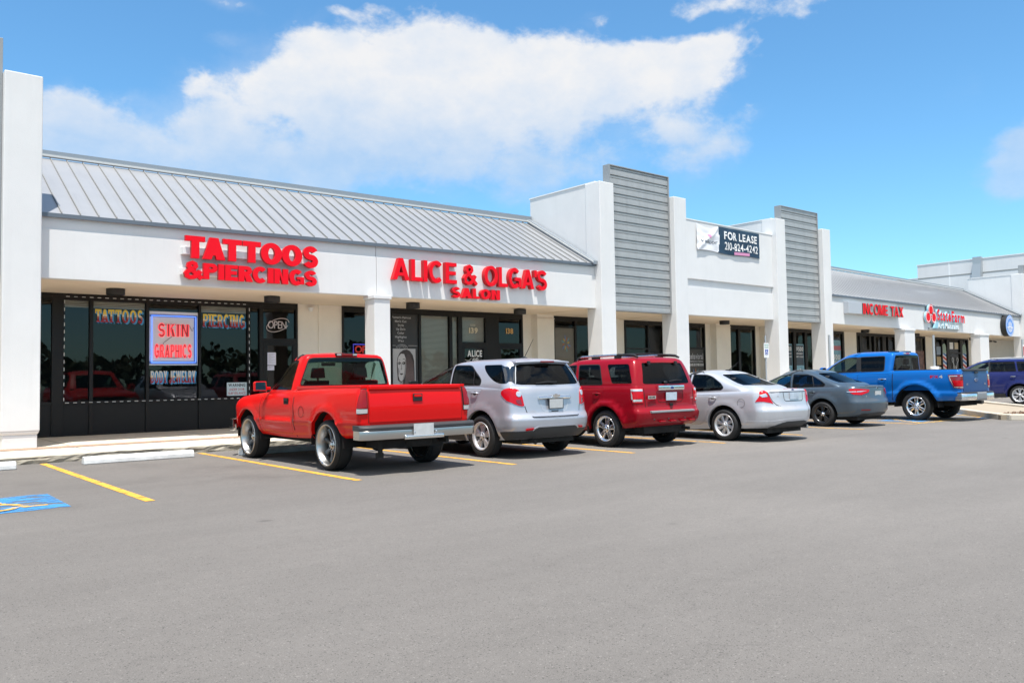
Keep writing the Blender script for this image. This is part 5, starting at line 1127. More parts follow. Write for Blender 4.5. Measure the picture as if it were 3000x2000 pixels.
def wheel(root, x, y, R, rim, wd, side, spokes=5, style='twin', mface='rim_silver', mlip=None, dish=.02, hubr=.055, bolts=5, tw=1.0, hubm=None, phase=0.0):
    """side -1: outer face towards -x. Built from its own axle line."""
    fn = lambda a, b, h: (x+side*h, y+a, R+b)          # h grows outward
    h1 = wd/2
    t = MB(); sw = min(.022, wd*.1)
    prof = [(rim-.012, -h1+.03), (rim+.006, -h1+.004), ((rim+R)*.5, -h1-sw*.3), (R-.03, -h1+.006), (R-.006, -h1+.03), (R, -h1+.07), (R, h1-.07), (R-.006, h1-.03), (R-.03, h1-.006), ((rim+R)*.5, h1+sw*.3), (rim+.006, h1-.004), (rim-.012, h1-.03)]
    t.lathe(prof, fn, 56)
    for g_ in (-.3, -.1, .1, .3): t.lathe([(R+.0006, wd*g_-.006), (R-.001, wd*g_-.007), (R-.001, wd*g_+.007), (R+.0006, wd*g_+.006)], fn, 56, 1)
    for k in range(72):
        a = k*2*PI/72; c_, s_ = math.cos(a), math.sin(a)
        for sg in (-1, 1):
            p = lambda r, q, h: fn(r*math.cos(a+q), r*math.sin(a+q), h)
            t.add([p(R+.0008, -.010, sg*(h1-.085)), p(R+.0008, .012, sg*(h1-.085)), p(R-.012, .012, sg*(h1-.018)), p(R-.012, -.010, sg*(h1-.018))], [(0,1,2,3)], 1)
    w = t.build('wheel', [M['tyre'], M['gap']], root)
    r = MB(); face = h1-.014-dish; ML = M[mlip or mface]
    r.lathe([(rim-.010, h1-.03), (rim+.010, h1-.005), (rim+.008, h1+.003), (rim-.004, h1+.002), (rim-.016, h1-.016), (rim-.028, face-.0), (rim-.034, face-.02), (rim-.045, -h1+.05), (rim-.045, -h1+.04), (rim-.01, -h1+.03)], fn, 56, 1)
    r.lathe([(.0, -h1*.2), (rim*.62, -h1*.2), (rim*.62, -h1*.2-.03)], fn, 40, 2)        # brake disc and back
    r.lathe([(rim-.05, -h1+.06), (rim-.05, -h1+.03), (0, -h1+.03)], fn, 40, 3)
    n = spokes
    def spoke(a0, wi, wo, r0, r1, tilt=0.0, drop=.012, cup=0.0):
        N_ = 7; top = []; bot = []
        for k in range(N_):
            q = k/(N_-1); rr = r0+(r1-r0)*q; ww = wi+(wo-wi)*q; aa = a0+tilt*q; hh = face-.006+drop*math.sin(q*PI*.5)*0 + (hub_h-face)*(1-q)**2 - cup*math.sin(q*PI)
            c_, s_ = math.cos(aa), math.sin(aa)
            for lst, dh, wk in ((top, 0, 1.0), (bot, -.035, 1.25)):
                lst.append([fn(rr*c_-ww*wk*s_*e, rr*s_+ww*wk*c_*e, hh+dh+(-.006 if abs(e) == 1 and dh == 0 else 0)) for e in (-1, -.6, .6, 1)])
        vs = [p for row in top for p in row]+[p for row in bot for p in row]; o_ = N_*4; fs = []
        for k in range(N_-1):
            for e in range(3): fs.append((k*4+e, k*4+e+1, (k+1)*4+e+1, (k+1)*4+e))
            fs.append((k*4, (k+1)*4, o_+(k+1)*4, o_+k*4)); fs.append((k*4+3, o_+k*4+3, o_+(k+1)*4+3, (k+1)*4+3))
        r.add(vs, fs, 0)
    hub_h = face+(.006 if style != 'deep' else .012)
    for k in range(n):
        a = phase+k*2*PI/n+PI/2
        if style == 'twin':
            for sg in (-1, 1): spoke(a+sg*.12*tw, .024, .031, hubr*.8, rim-.022, sg*.10*tw)
        elif style == 'fat': spoke(a, .036, .050, hubr*.8, rim-.022, 0, cup=.006)
        elif style == 'slim': spoke(a, .026, .030, hubr*.8, rim-.024, .16, cup=.01)
        elif style == 'deep': spoke(a, .020, .030, hubr*.9, rim-.045, 0, cup=.012)
        elif style == 'fan':
            for sg in (-1, 1): spoke(a+sg*.10, .010, .030, hubr*.8, rim-.022, sg*.09)
    r.lathe([(hubr*1.35, face-.03), (hubr*1.3, hub_h-.004), (hubr, hub_h), (hubr*.62, hub_h+.004), (hubr*.55, hub_h+.014), (hubr*.3, hub_h+.02), (0, hub_h+.021)], fn, 24, 4 if hubm else 0)
    for k in range(bolts):
        a = phase+(k+.5)*2*PI/bolts+PI/2; br = hubr*1.05; c = (br*math.cos(a), br*math.sin(a))
        r.lathe([(.012, hub_h-.004), (.011, hub_h+.010), (0, hub_h+.011)], lambda a_, b_, h: fn(c[0]+a_, c[1]+b_, h), 8, 2)
    r.build('rim', [M[mface], ML, M['rim_back'], M['wheelwell'], M[hubm or mface]], w)
    return w

class Car:
    """a vehicle: lower shell + cab shell + caps, panes, doors, lamps and wheels, in its own axes (rear axle = origin, nose = +y)"""
    def __init__(s, name, label, cat, X, Y, Z=0.0, group='vehicles parked nose in along the mall', rot=0.0):
        s.root = thing(name, label, cat, (X, Y, Z), group); s.root.rotation_euler = (0, 0, rot)
    def lower(s, levels, arches, zb_fn, pm, doors=(), lift=None, holes=(), flare=0.0, step=.07):
        def post(T):
            if flare:
                for yc, zc, Ra in arches:
                    d = np.hypot(T[..., 1]-yc, T[..., 2]-zc); k = np.clip(1-np.abs(d-Ra-.02)/.13, 0, 1); side_ = T[..., 0] < -.55*np.abs(T[..., 0]).max()
                    T[..., 0] -= np.where(side_, flare*k*k*(3-2*k), 0)
            return T
        S = s.S = setr(Surf(levels, post=post)); s.arches = arches; s.pm = pm
        # outline: bottom edge with wheel arches cut in
        bot = []
        us = np.linspace(0, 1, 90); zc0 = S.P(us, np.zeros_like(us))
        def arch_pts(yc, zc, Ra):
            q = []
            for d in np.linspace(-1, 1, 33):
                a = PI/2 - d*2.3; y, z = yc-Ra*math.cos(a)*-1, zc+Ra*math.sin(a); y = yc + Ra*math.sin(d*2.3)*1.0; z = zc + Ra*math.cos(d*2.3)
                q.append((y, z))
            return q
        outl = []; segs = []
        for yc, zc, Ra in sorted(arches):
            pts = []
            for y, z in arch_pts(yc, zc, Ra):
                # keep points above the bottom edge of the shell
                ub = np.interp(y, zc0[(us > S.uside0) & (us < S.uside1), 1], us[(us > S.uside0) & (us < S.uside1)]); zb = float(np.interp(ub, us, zc0[:, 2]))
                if z > zb+.012: pts.append(S.side(y, z))
            ua = pts[0][0]; ub2 = pts[-1][0]; segs.append((ua, ub2, pts))
        u = 0.0; ulist = []
        cur = 0.0
        for ua, ub2, pts in segs:
            k = max(2, int((ua-cur)*S.Lu/.06)); ulist += [(cur+(ua-cur)*i/k, 0.0) for i in range(k)]+[(ua, 0.0)]+pts+[(ub2, 0.0)]; cur = ub2
        k = max(2, int((1-cur)*S.Lu/.06)); ulist += [(cur+(1-cur)*i/k, 0.0) for i in range(1, k+1)]
        k = int(S.Lv/.06); right = [(1.0, i/k) for i in range(1, k)]; k2 = int(S.Lu/.06); top = [(1-i/k2, 1.0) for i in range(k2)]+[(0.0, 1.0)]; left = [(0.0, 1-i/k) for i in range(1, k)]
        outer = ulist+right+top+left
        hl = [S.loop(d) for d in doors]+[S.loop(h) for h in holes]
        p = Panel(); p.region(S, outer, hl, step=step)
        for ua, ub2, pts in segs:                       # rolled arch lip
            lp = np.array(pts); P = S.P(lp[:, 0], lp[:, 1]); N = S.Nn(lp[:, 0], lp[:, 1]); yc, zc, Ra = min(arches, key=lambda a: abs(a[0]-P[len(P)//2, 1]))
            inw = P.copy(); inw[:, 0] += .055; n = len(P); rad = np.stack([np.zeros(n), yc-P[:, 1], zc-P[:, 2]], 1); rad /= np.linalg.norm(rad, axis=1, keepdims=True)
            p.raw(np.concatenate([P, inw]), np.concatenate([rad, rad]), [(i, i+1, n+i+1, n+i) for i in range(n-1)], 0, True)
        for h in hl[:len(doors)]: p.skirt(S, h, 0, -.03, 1)
        s.body = p.build('body', [pm, M['gap']], s.root)
        # wheel wells and floor
        wmax = float(np.abs(S.T[..., 0]).max())
        for yc, zc, Ra in arches:
            for sg in (-1, 1):
                w = MB(); ring = [(yc+(Ra+.012)*math.sin(a), zc+(Ra+.012)*math.cos(a)) for a in np.linspace(-1.62, 1.62, 25)]
                vs = [(sg*(wmax-.06), y, z) for y, z in ring]+[(sg*(wmax-.42), y, z) for y, z in ring]; n = len(ring)
                w.add(vs, [(i, i+1, n+i+1, n+i) for i in range(n-1)]+[tuple(range(n, 2*n))]); w.build('wheel_well', M['wheelwell'], s.root)
        s.hl = hl
        return S
    def door_panel(s, loop_pts, pm=None, handle=None, gap=.0055, inner_holes=(), name='door', hm=None, hstyle='bar'):
        S = s.S; lp = np.array(S.loop(loop_pts)); c = lp.mean(0); sc = np.array([S.Lu, S.Lv]); d = (lp-c)*sc; L_ = np.linalg.norm(d, axis=1, keepdims=True)
        lp2 = c+d*(1-gap/L_)/sc
        for sg in (1, -1):
            p = Panel(); p.region(S, lp2, inner_holes, mirror=False, step=.07); p.skirt(S, lp2, 0, -.03, 0, False)
            if sg == -1:
                p.V = [v*np.array([-1, 1, 1]) for v in p.V]; p.N = [v*np.array([-1, 1, 1]) for v in p.N]; p.F = [f[::-1] for f in p.F]
            o = p.build(name, [pm or s.pm], s.root)
            if handle:
                y, z, ln = handle; h = MB(); u, v = S.side(y, z); P0 = S.P(u, v); x = P0[0]*sg
                out = -1 if x < 0 else 1
                if hstyle == 'bar':
                    pts = [(x-out*.01, y-ln/2, z-.006), (x+out*.022, y-ln/2+.02, z), (x+out*.034, y-ln/4, z+.003), (x+out*.036, y, z+.004), (x+out*.034, y+ln/4, z+.003), (x+out*.022, y+ln/2-.02, z), (x-out*.01, y+ln/2, z-.006)]
                    h.tube(pts, [.008, .012, .0135, .014, .0135, .012, .008], 8)
                    h.lathe([(.0, .002), (.045, .0035), (.05, -.004)], lambda a, b, q: (x+out*q, y+a*1.1, z-.006+b*.75), 16, 1)
                else:
                    h.box((min(x+out*.002, x+out*.012), y-ln/2, z-.055), (max(x+out*.002, x+out*.012), y+ln/2, z+.045), 1)
                    h.box((min(x+out*.010, x+out*.02), y-ln/2+.012, z+.0), (max(x+out*.010, x+out*.02), y+ln/2-.012, z+.032), 0)
                h.build('handle', [hm or s.pm, M['gap']], o)
    def cab(s, levels, panes, pm=None, crown=.05, glassm='glass_dark', capn=10, frame=None, roofname='roof', nroof=16, ends=(.0, .0)):
        """panes: (name, kind, loop points, material key, mirrored)"""
        C = s.C = setr(Surf(levels)); k = int(C.Lv/.05); ku = int(C.Lu/.06)
        outer = [(i/ku, 0.0) for i in range(ku)]+[(1.0, i/k) for i in range(k)]+[(1-i/ku, 1.0) for i in range(ku)]+[(0.0, 1-i/k) for i in range(k)]
        loops = []
        for nm, pts, mk, mir in panes:
            loops.append(C.loop(pts, n=5))
        p = Panel()
        half = []
        for (nm, pts, mk, mir), lp in zip(panes, loops):
            if mir: half.append(lp)
        # panes crossing the centre line are cut as notches of the half outline
        cen = [lp for (nm, pts, mk, mir), lp in zip(panes, loops) if not mir]
        o2 = outer
        for lp in cen:
            on0 = [q for q in lp]
            u0 = min(q[0] for q in lp) < 1e-3; ue = max(q[0] for q in lp) > 1-1e-3
            if u0:                                      # rear: lp goes (0,vlo) ... (0,vhi)
                seq = [q for q in lp if q[0] > 1e-4]; vlo = min(q[1] for q in lp if q[0] < 1e-3); vhi = max(q[1] for q in lp if q[0] < 1e-3)
                if seq[0][1] < seq[-1][1]: seq = seq[::-1]
                left = [(0.0, 1-i/k) for i in range(k) if 1-i/k > vhi+.01]+[(0.0, vhi)]+seq+[(0.0, vlo)]+[(0.0, 1-i/k) for i in range(k) if 0 < 1-i/k < vlo-.01]
                o2 = [q for q in o2 if not (q[0] == 0.0 and q[1] > 0)]+left
            elif ue:
                seq = [q for q in lp if q[0] < 1-1e-4]; vlo = min(q[1] for q in lp if q[0] > 1-1e-3); vhi = max(q[1] for q in lp if q[0] > 1-1e-3)
                if seq[0][1] > seq[-1][1]: seq = seq[::-1]
                right = [(1.0, i/k) for i in range(k) if i/k < vlo-.01]+[(1.0, vlo)]+seq+[(1.0, vhi)]+[(1.0, i/k) for i in range(k) if i/k > vhi+.01]
                i0 = next(i for i, q in enumerate(o2) if q[0] == 1.0); i1 = max(i for i, q in enumerate(o2) if q[0] == 1.0 and q[1] < 1)
                o2 = o2[:i0]+right+o2[i1+1:]
        p.region(C, o2, half, step=.06); p.region(C, o2, half, off=-.014, step=.08, mi=2)
        for lp in half: p.skirt(C, lp, 0, -.02, 1)
        for lp in cen: p.skirt(C, lp, 0, -.02, 1)
        # roof cap
        tl = C.T[-1]; s.cap(p, tl, crown, nroof, ends=ends)
        s.cap(p, tl-np.array([0, 0, .016]), crown, nroof, mi=2, ends=ends)
        s.cabo = p.build('cab', [pm or s.pm, M['rubber'], M['cabin']], s.root)
        for (nm, pts, mk, mir), lp in zip(panes, loops):
            for sg in ((1, -1) if mir else (0,)):
                g = Panel(); g.region(C, lp, off=-.006, mirror=(sg == 0), step=.06)
                if sg == -1: g.V = [v*np.array([-1, 1, 1]) for v in g.V]; g.N = [v*np.array([-1, 1, 1]) for v in g.N]; g.F = [f[::-1] for f in g.F]
                g.build(nm, M[mk], s.root)
        return C
    def cap(s, p, edge, crown, n=16, y0=None, y1=None, mi=0, ends=(0, 0), drop=None, xin=None):
        """close a contour (half, x<=0) with a crowned sheet; optional y range"""
        e = edge[np.argsort(edge[:, 1])]; ys = e[:, 1]; a, b = ys[0], ys[-1]; lo = a if y0 is None else y0; hi = b if y1 is None else y1
        near = [q for q in ys if (q-a < .3 or b-q < .3) and lo < q < hi][::2]
        yy = np.array(sorted(set(np.round(np.concatenate([np.linspace(lo, hi, n+1), near]), 4)))); n = len(yy)-1
        # half width at y: follow the contour; the tail and nose edges are nearly straight, so clamp
        o_ = edge; ir = int(np.argmax(-o_[:, 0]))
        wy = np.interp(yy, ys, -e[:, 0]); zy = np.interp(yy, ys, e[:, 2])
        m_ = 8; V = []; N = []
        for i, y in enumerate(yy):
            for j in range(m_+1):
                q = j/m_; f = min((y-a), (b-y), .35)/.35; f = max(f, 0)**.5
                V.append((-wy[i]*(1-q), y, zy[i]+crown*f*(1-(1-q)**2)))
        V = np.array(V).reshape(n+1, m_+1, 3); tu = np.gradient(V, axis=0); tv = np.gradient(V, axis=1); Nn = np.cross(tv, tu); Nn /= np.linalg.norm(Nn, axis=2, keepdims=True)+1e-9
        Nn[Nn[..., 2] < 0] *= -1; Nn[:, -1, 0] = 0
        w = m_+1; F = [(i*w+j, i*w+j+1, (i+1)*w+j+1, (i+1)*w+j) for i in range(n) for j in range(m_)]
        p.raw(V.reshape(-1, 3), Nn.reshape(-1, 3), F, mi, True); return V
    def deck(s, name, y0, y1, crown, mi_mat=None, n=14):
        p = Panel(); s.cap(p, s.S.T[-1], crown, n, y0, y1); return p.build(name, mi_mat or s.pm, s.root)
    def seats(s, rows, z0, zt, w=.24, xs=(-.36, .36), hr=True):
        m_ = MB()
        for y in rows:
            for x in xs:
                m_.hexa([(x-w,y-.06,z0),(x+w,y-.06,z0),(x+w,y+.08,z0),(x-w,y+.08,z0),(x-w*.8,y-.20,zt-.17),(x+w*.8,y-.20,zt-.17),(x+w*.8,y-.09,zt-.17),(x-w*.8,y-.09,zt-.17)])
                if hr:
                    m_.hexa([(x-.12,y-.21,zt-.13),(x+.12,y-.21,zt-.13),(x+.12,y-.12,zt-.13),(x-.12,y-.12,zt-.13),(x-.10,y-.21,zt+.04),(x+.10,y-.21,zt+.04),(x+.10,y-.13,zt+.04),(x-.10,y-.13,zt+.04)])
                    m_.box((x-.02,y-.18,zt-.18),(x+.02,y-.15,zt-.12))
        m_.build('seats', M['seat'], s.root, bevel=.03, seg=3)
    def cabin_floor(s, x, y0, y1, z):
        f = MB(); f.box((-x, y0, z-.03), (x, y1, z)); f.build('cabin_floor', M['cabin'], s.root)
    def mirrors(s, x, y, z, m_, sz=(.10, .20, .15), glass=True):
        for sg in (-1, 1):
            b = MB(); w, dpt, h = sz[1], sz[0], sz[2]; cx = sg*(x+w*.55)
            prof = [(-w/2, -h/2), (w/2, -h/2*.9), (w/2*1.02, h/2*.75), (w/2*.8, h/2), (-w/2*.9, h/2)]
            pr = [(cx+sg*a, z+bb) for a, bb in prof]
            n = len(pr); cxx = sum(q[0] for q in pr)/n; czz = sum(q[1] for q in pr)/n
            vs = [(a, y, c) for a, c in pr]+[(a, y+dpt*.5, c) for a, c in pr]+[(cxx+(a-cxx)*.55, y+dpt, czz+(c-czz)*.6) for a, c in pr]
            fs = [tuple(range(n)), tuple(range(3*n-1, 2*n-1, -1))]+[(k*n+i, k*n+(i+1) % n, (k+1)*n+(i+1) % n, (k+1)*n+i) for k in range(2) for i in range(n)]
            b.add(vs, fs, 0); b.box((min(sg*(x-.06), sg*(x+.06)), y+.01, z-h*.35), (max(sg*(x-.06), sg*(x+.06)), y+dpt*.7, z-h*.05), 0)
            o = b.build('mirror', m_, s.root, bevel=.018, seg=3)
            g = MB(); g.add([(cxx+(a-cxx)*.84, y-.003, czz+(c-czz)*.84) for a, c in pr], [tuple(range(n))]); g.build('mirror_glass', M['mirrorglass'], o)
    def under(s, x, y0, y1, z0, z1):
        u = MB(); u.box((-x, y0, z0), (x, y1, z1)); u.build('underbody', M['under'], s.root)
    def lamp(s, name, pts, m_, off=.006, lip=.02, S=None, extra=(), mirror=True):
        """one lamp per side; extra: (points, material, offset) inner pieces as sub-parts"""
        S = S or s.S
        for sg in (1, -1):
            def mk(pp, mm, oo, nm, par, li):
                p = Panel(); p.region(S, S.loop(pp, n=4), off=oo, mirror=False, step=.03, lip=li)
                if sg == -1: p.V = [v*np.array([-1, 1, 1]) for v in p.V]; p.N = [v*np.array([-1, 1, 1]) for v in p.N]; p.F = [f[::-1] for f in p.F]
                return p.build(nm, mm, par)
            o = mk(pts, m_, off, name, s.root, lip)
            for pp, mm, oo in extra: mk(pp, mm, oo, 'lens', o, .004)
M['mirrorglass'] = mat('mirror_glass', (.55, .58, .6), .03, metal=1)
def emb(root, name, mb, m_, bevel=0): return mb.build(name, m_, root, bevel=bevel)
def plate(root, x, y, z, tilt=0.0, w=.305, h=.152, m_='plate', frame=True):
    p = MB(); t = math.tan(tilt)
    p.hexa([(x-w/2,y-.006,z-h/2),(x+w/2,y-.006,z-h/2),(x+w/2,y+.004,z-h/2),(x-w/2,y+.004,z-h/2),(x-w/2,y-.006+t*h,z+h/2),(x+w/2,y-.006+t*h,z+h/2),(x+w/2,y+.004+t*h,z+h/2),(x-w/2,y+.004+t*h,z+h/2)])
    return p.build('licence_plate', M[m_], root)

# ------------------------------------------------------------------ red pickup
def lv(z, w, yr, yf, **k): return contour(w, yr, yf, z, **k)
def bumper(root, name, xs, yfn, prof, mats, mi=None, parent=None, bevel=0):
    """sweep a (dy, z) profile across x; yfn gives the face line"""
    b = MB(); n = len(prof); vs = [(x, yfn(x)+dy, z) for x in xs for dy, z in prof]
    for i in range(len(xs)-1):
        for j in range(n):
            k = (j+1) % n; b.add([vs[i*n+j], vs[i*n+k], vs[(i+1)*n+k], vs[(i+1)*n+j]], [(0,1,2,3)], mi[j] if mi else 0, True)
    b.add([vs[j] for j in range(n)], [tuple(range(n))], 0); b.add([vs[(len(xs)-1)*n+j] for j in range(n)], [tuple(range(n))], 0)
    # weld the ring so that shading is smooth along x
    o = b.build(name, mats, parent or root); bm = bmesh.new(); bm.from_mesh(o.data); bmesh.ops.remove_doubles(bm, verts=bm.verts, dist=1e-5); bmesh.ops.recalc_face_normals(bm, faces=bm.faces); bm.to_mesh(o.data); bm.free()
    if bevel:
        q = o.modifiers.new('bevel', 'BEVEL'); q.width = bevel; q.segments = 3; q.limit_method = 'ANGLE'; q.angle_limit = math.radians(30)
    return o
def axle(root, x, y, z, diff=True):
    u = MB(); u.tube([(-x, y, z), (x, y, z)], .042, 10)
    if diff: u.lathe([(.0, -.14), (.10, -.12), (.155, -.03), (.155, .05), (.08, .13), (0, .14)], lambda a, b, h: (a*.9-.05, y-h, z+b*.95), 18)
    u.build('axle', M['under'], root)

P_RED = paint('bright_red_paint', (.62, .004, .004), 0, .35, .45)
def red_pickup():
    c = Car('pickup_truck', 'bright red regular cab pickup with deep dish wheels and silver rear bumper', 'pickup truck', 6.70, 11.38)
    r = c.root; ys = (0, 1.5, 2.985); k = dict(rc=.045, fc=.24, bow=.008, fbow=.12, ys=ys)
    Ls = [lv((.52,.48,.43,.46,.46), .865, -1.00, 3.66, **k), lv((.57,.55,.52,.55,.55), .925, -1.03, 3.74, **k), lv((.67,.665,.66,.66,.66), .956, -1.045, 3.80, **k),
          lv((.70,.70,.695,.69,.69), .975, -1.048, 3.82, **k), lv((.735,.735,.735,.73,.73), .954, -1.048, 3.82, **k), lv((.92,.92,.92,.90,.88), .968, -1.055, 3.82, **k),
          lv((1.12,1.11,1.08,1.01,.97), .945, -1.035, 3.80, **k), lv((1.215,1.21,1.165,1.07,1.02), .912, -1.010, 3.76, **k), lv((1.255,1.25,1.20,1.115,1.05), .875, -.985, 3.70, **k)]
    door = rounded([('s',1.17,1.172),('s',1.17,.505),('s',2.34,.505),('s',2.40,.72),('s',2.30,1.13)], [.02,.05,.12,.2,.04])
    S = c.lower(Ls, [(0,.385,.50),(2.985,.385,.487)], None, P_RED, doors=[door], flare=.022)
    c.door_panel(door, handle=(1.36,1.03,.17), hstyle='flap', hm=M['rubber'])
    kc = dict(rc=.08, fc=.36, bow=.015, fbow=.12)
    cab = [lv(1.15,.905,1.135,2.60,ys=(1.45,1.75,2.0),**kc), lv(1.20,.90,1.13,2.52,ys=(1.45,1.75,2.0),**kc), lv(1.32,.87,1.12,2.33,ys=(1.43,1.65,1.85),**kc), lv(1.50,.815,1.105,2.10,ys=(1.4,1.55,1.7),**kc),
           lv(1.66,.762,1.095,1.90,ys=(1.35,1.45,1.55),**kc), lv(1.735,.725,1.105,1.79,ys=(1.33,1.4,1.47),**kc), lv(1.775,.665,1.14,1.70,ys=(1.3,1.36,1.40),**kc)]
    C = c.cab(cab, [('side_window', rounded([('s',1.295,1.205),('s',2.09,1.205),('s',1.96,1.36),('s',1.72,1.61),('s',1.60,1.675),('s',1.295,1.685)], [.02,.02,.1,.1,.05,.03]), 'glass_front', True),
              ('rear_window', [('r',0,1.275),('r',.70,1.277),('r',.795,1.285),('r',.80,1.31),('r',.685,1.66),('r',.66,1.695),('r',.60,1.71),('r',0,1.722)], 'glass_green', False),
              ('windshield', [('f',0,1.24),('f',.62,1.24),('f',.52,1.66),('f',0,1.69)], 'glass_front', False)], crown=.045)
    # rubber round the rear glass, as two strips
    p = Panel(); p.strip(C, C.loop([('r',0,1.268),('r',.70,1.270),('r',.80,1.278),('r',.808,1.31),('r',.692,1.665),('r',.665,1.703),('r',.60,1.718),('r',0,1.73)], False, n=8), .016, .002, thick=.008); p.build('window_rubber', M['rubber'], r)
    c.deck('hood', 2.12, None, .045); c.cabin_floor(.86, 1.16, 2.5, 1.13); c.seats([1.52], 1.10, 1.52, .25, (-.40,.40))
    d = MB(); d.box((-.8,2.0,1.1),(.8,2.35,1.22)); d.lathe([(.185,-.015),(.2,0),(.185,.015),(.17,0)], lambda a,b,h: (-.40+a, 1.92+b*.3+h, 1.21+b*.9), 28, closed=True); d.build('dashboard', M['cabin'], r, bevel=.03)
    rv = MB(); rv.box((-.13,1.74,1.60),(.13,1.77,1.66)); rv.build('rear_view_mirror', M['rubber'], r, bevel=.01)
    # bed
    b = MB()
    for sg in (-1,1): b.box((min(sg*.795,sg*.90),-1.0,1.215),(max(sg*.795,sg*.90),1.045,1.262)); b.box((min(sg*.79,sg*.80),-.99,.74),(max(sg*.79,sg*.80),1.03,1.22))
    b.box((-.90,1.035,1.0),(.90,1.095,1.262)); b.box((-.8,-.99,.72),(.8,1.03,.75)); b.build('bed', P_RED, r, bevel=.014)
    p = Panel(); lp = S.loop([('r',0,.745),('r',.795,.745),('r',.805,.76),('r',.80,1.225),('r',.79,1.238),('r',0,1.245)]); p.region(S, lp, off=.010, lip=.02); tg = p.build('tailgate', P_RED, r)
    t = MB(); t.box((-.795,-1.052,1.20),(.795,-.995,1.262)); t.build('tailgate_cap', P_RED, tg, bevel=.016, seg=3)
    t = MB(); t.box((-.082,-1.075,1.025),(.082,-1.056,1.135)); t.build('handle_frame', M['rubber'], tg, bevel=.008); t = MB(); t.box((-.062,-1.082,1.085),(.062,-1.07,1.122)); t.build('handle', P_RED, tg, bevel=.005)
    p = Panel(); p.strip(S, S.loop([('r',.812,.73),('r',.812,1.235)], False), .008, .002); p.build('panel_gap', M['gap'], r)
    p = Panel(); p.strip(S, S.loop([('s',1.09,.46),('s',1.09,1.20)], False), .022, .003); p.strip(S, S.loop([('s',2.42,.48),('s',2.47,.72),('s',2.36,1.14)], False), .008, .002); p.build('body_gap', M['gap'], r)
    c.lamp('tail_light', [('r',.822,1.222),('r',.828,.865),('r',.93,.862),('s',-.985,.862),('s',-1.0,1.06),('s',-1.005,1.222)], M['gap'], .004, .01,
           extra=[([('r',.840,1.205),('r',.845,.945),('r',.935,.943),('s',-1.0,.943),('s',-1.012,1.08),('s',-1.015,1.205)], M['lens_deep'], .016), ([('r',.838,.935),('r',.84,.875),('r',.935,.873),('s',-.995,.873),('s',-1.0,.935)], M['lensclear'], .016)])
    f = MB(); u_, v_ = S.side(.80,.86); pp = S.P(u_, v_); f.lathe([(.082,.0025),(.086,.0),(.090,.0025)], lambda a,b,h: (pp[0]-.004-h,.80+a,.86+b), 28); f.build('fuel_door', M['gap'], r)
    bl = MB(); bl.box((-.20,1.085,1.752),(.20,1.15,1.80)); o = bl.build('brake_light', M['rubber'], r, bevel=.01); bl = MB(); bl.box((-.10,1.078,1.762),(.10,1.09,1.79)); bl.build('lens', M['lensdark'], o)
    for sg in (-1,1): bl = MB(); bl.box((min(sg*.11,sg*.185),1.078,1.762),(max(sg*.11,sg*.185),1.09,1.79)); bl.build('cargo_lamp', M['lensclear'], o)
    xs = [-1.0,-.985,-.95,-.88,-.7,-.5,-.36,-.30,-.24,-.12,0,.12,.24,.30,.36,.5,.7,.88,.95,.985,1.0]
    yfn = lambda x: -1.235+.035*min(1,abs(x)/.5)**2+.10*max(0,(abs(x)-.86)/.14)**2
    bo = bumper(r, 'rear_bumper', xs, yfn, [(.0,.50),(-.012,.56),(-.012,.625),(.01,.632),(.16,.632),(.16,.50)], M['rim_polish'], bevel=.006)
    bumper(r, 'step_pad', xs, lambda x: yfn(x)-.010, [(0,.632),(-.004,.645),(.004,.657),(-.004,.667),(.006,.678),(.03,.70),(.19,.705),(.19,.63)], M['cladding'], parent=bo)
    bumper(r, 'plate_pocket', [-.34,-.30,-.22,0,.22,.30,.34], lambda x: -1.245-.02*(abs(x)<.31), [(0,.485),(-.012,.50),(-.012,.535),(.0,.548),(.06,.55),(.08,.485)], M['chrome'], parent=bo, bevel=.008)
    plate(bo, -.03, -1.268, .622, 0, .34, .165); bt = MB()
    for x in (-.185,.19): bt.lathe([(.016,0),(.014,.02),(0,.022)], lambda a,b,h: (x+a,-1.255-h,.585+b), 10)
    bt.build('bolt', M['chrome'], bo)
    bumper(r, 'front_bumper', xs, lambda x: 3.90-.05*abs(x)**2-.16*max(0,(abs(x)-.82)/.18)**2, [(.0,.46),(.02,.52),(.02,.64),(0,.68),(-.14,.68),(-.14,.46)], M['chrome'], bevel=.01)
    c.lamp('headlight', [('f',.50,.92),('f',.50,.74),('f',.84,.74),('f',.84,.92)], M['lensclear'], .006)
    g_ = MB(); g_.box((-.48,3.80,.72),(.48,3.835,.96)); g_.build('grille', M['rubber'], r)
    c.mirrors(.955, 2.10, 1.265, P_RED, (.12,.22,.17))
    c.under(.55, -.9, 3.4, .34, .52); axle(r, .72, 0, .385); sp = MB(); sp.lathe([(.20,-.09),(.35,-.10),(.37,-.04),(.37,.04),(.35,.10),(.20,.09)], lambda a,b,h: (.12+a,-.62+b,.45+h), 28, closed=True); sp.build('spare_tyre', M['under'], r)
    sh = MB(); sh.box((-.60,-1.0,.26),(-.56,-.93,.50)); sh.box((-.62,-.99,.22),(-.54,-.90,.30)); sh.tube([(.5,-1.1,.42),(.5,-.3,.42)], .03, 10); sh.build('hitch_bracket', M['under'], r)
    for y in (0, 2.985):
        for sg in (-1,1): wheel(r, sg*.815, y, .378, .306, .265, sg, 8, 'deep', 'rim_grey', 'rim_polish', dish=.085, hubr=.06, bolts=6, hubm='rim_polish', phase=.25)
    return c
red_pickup()

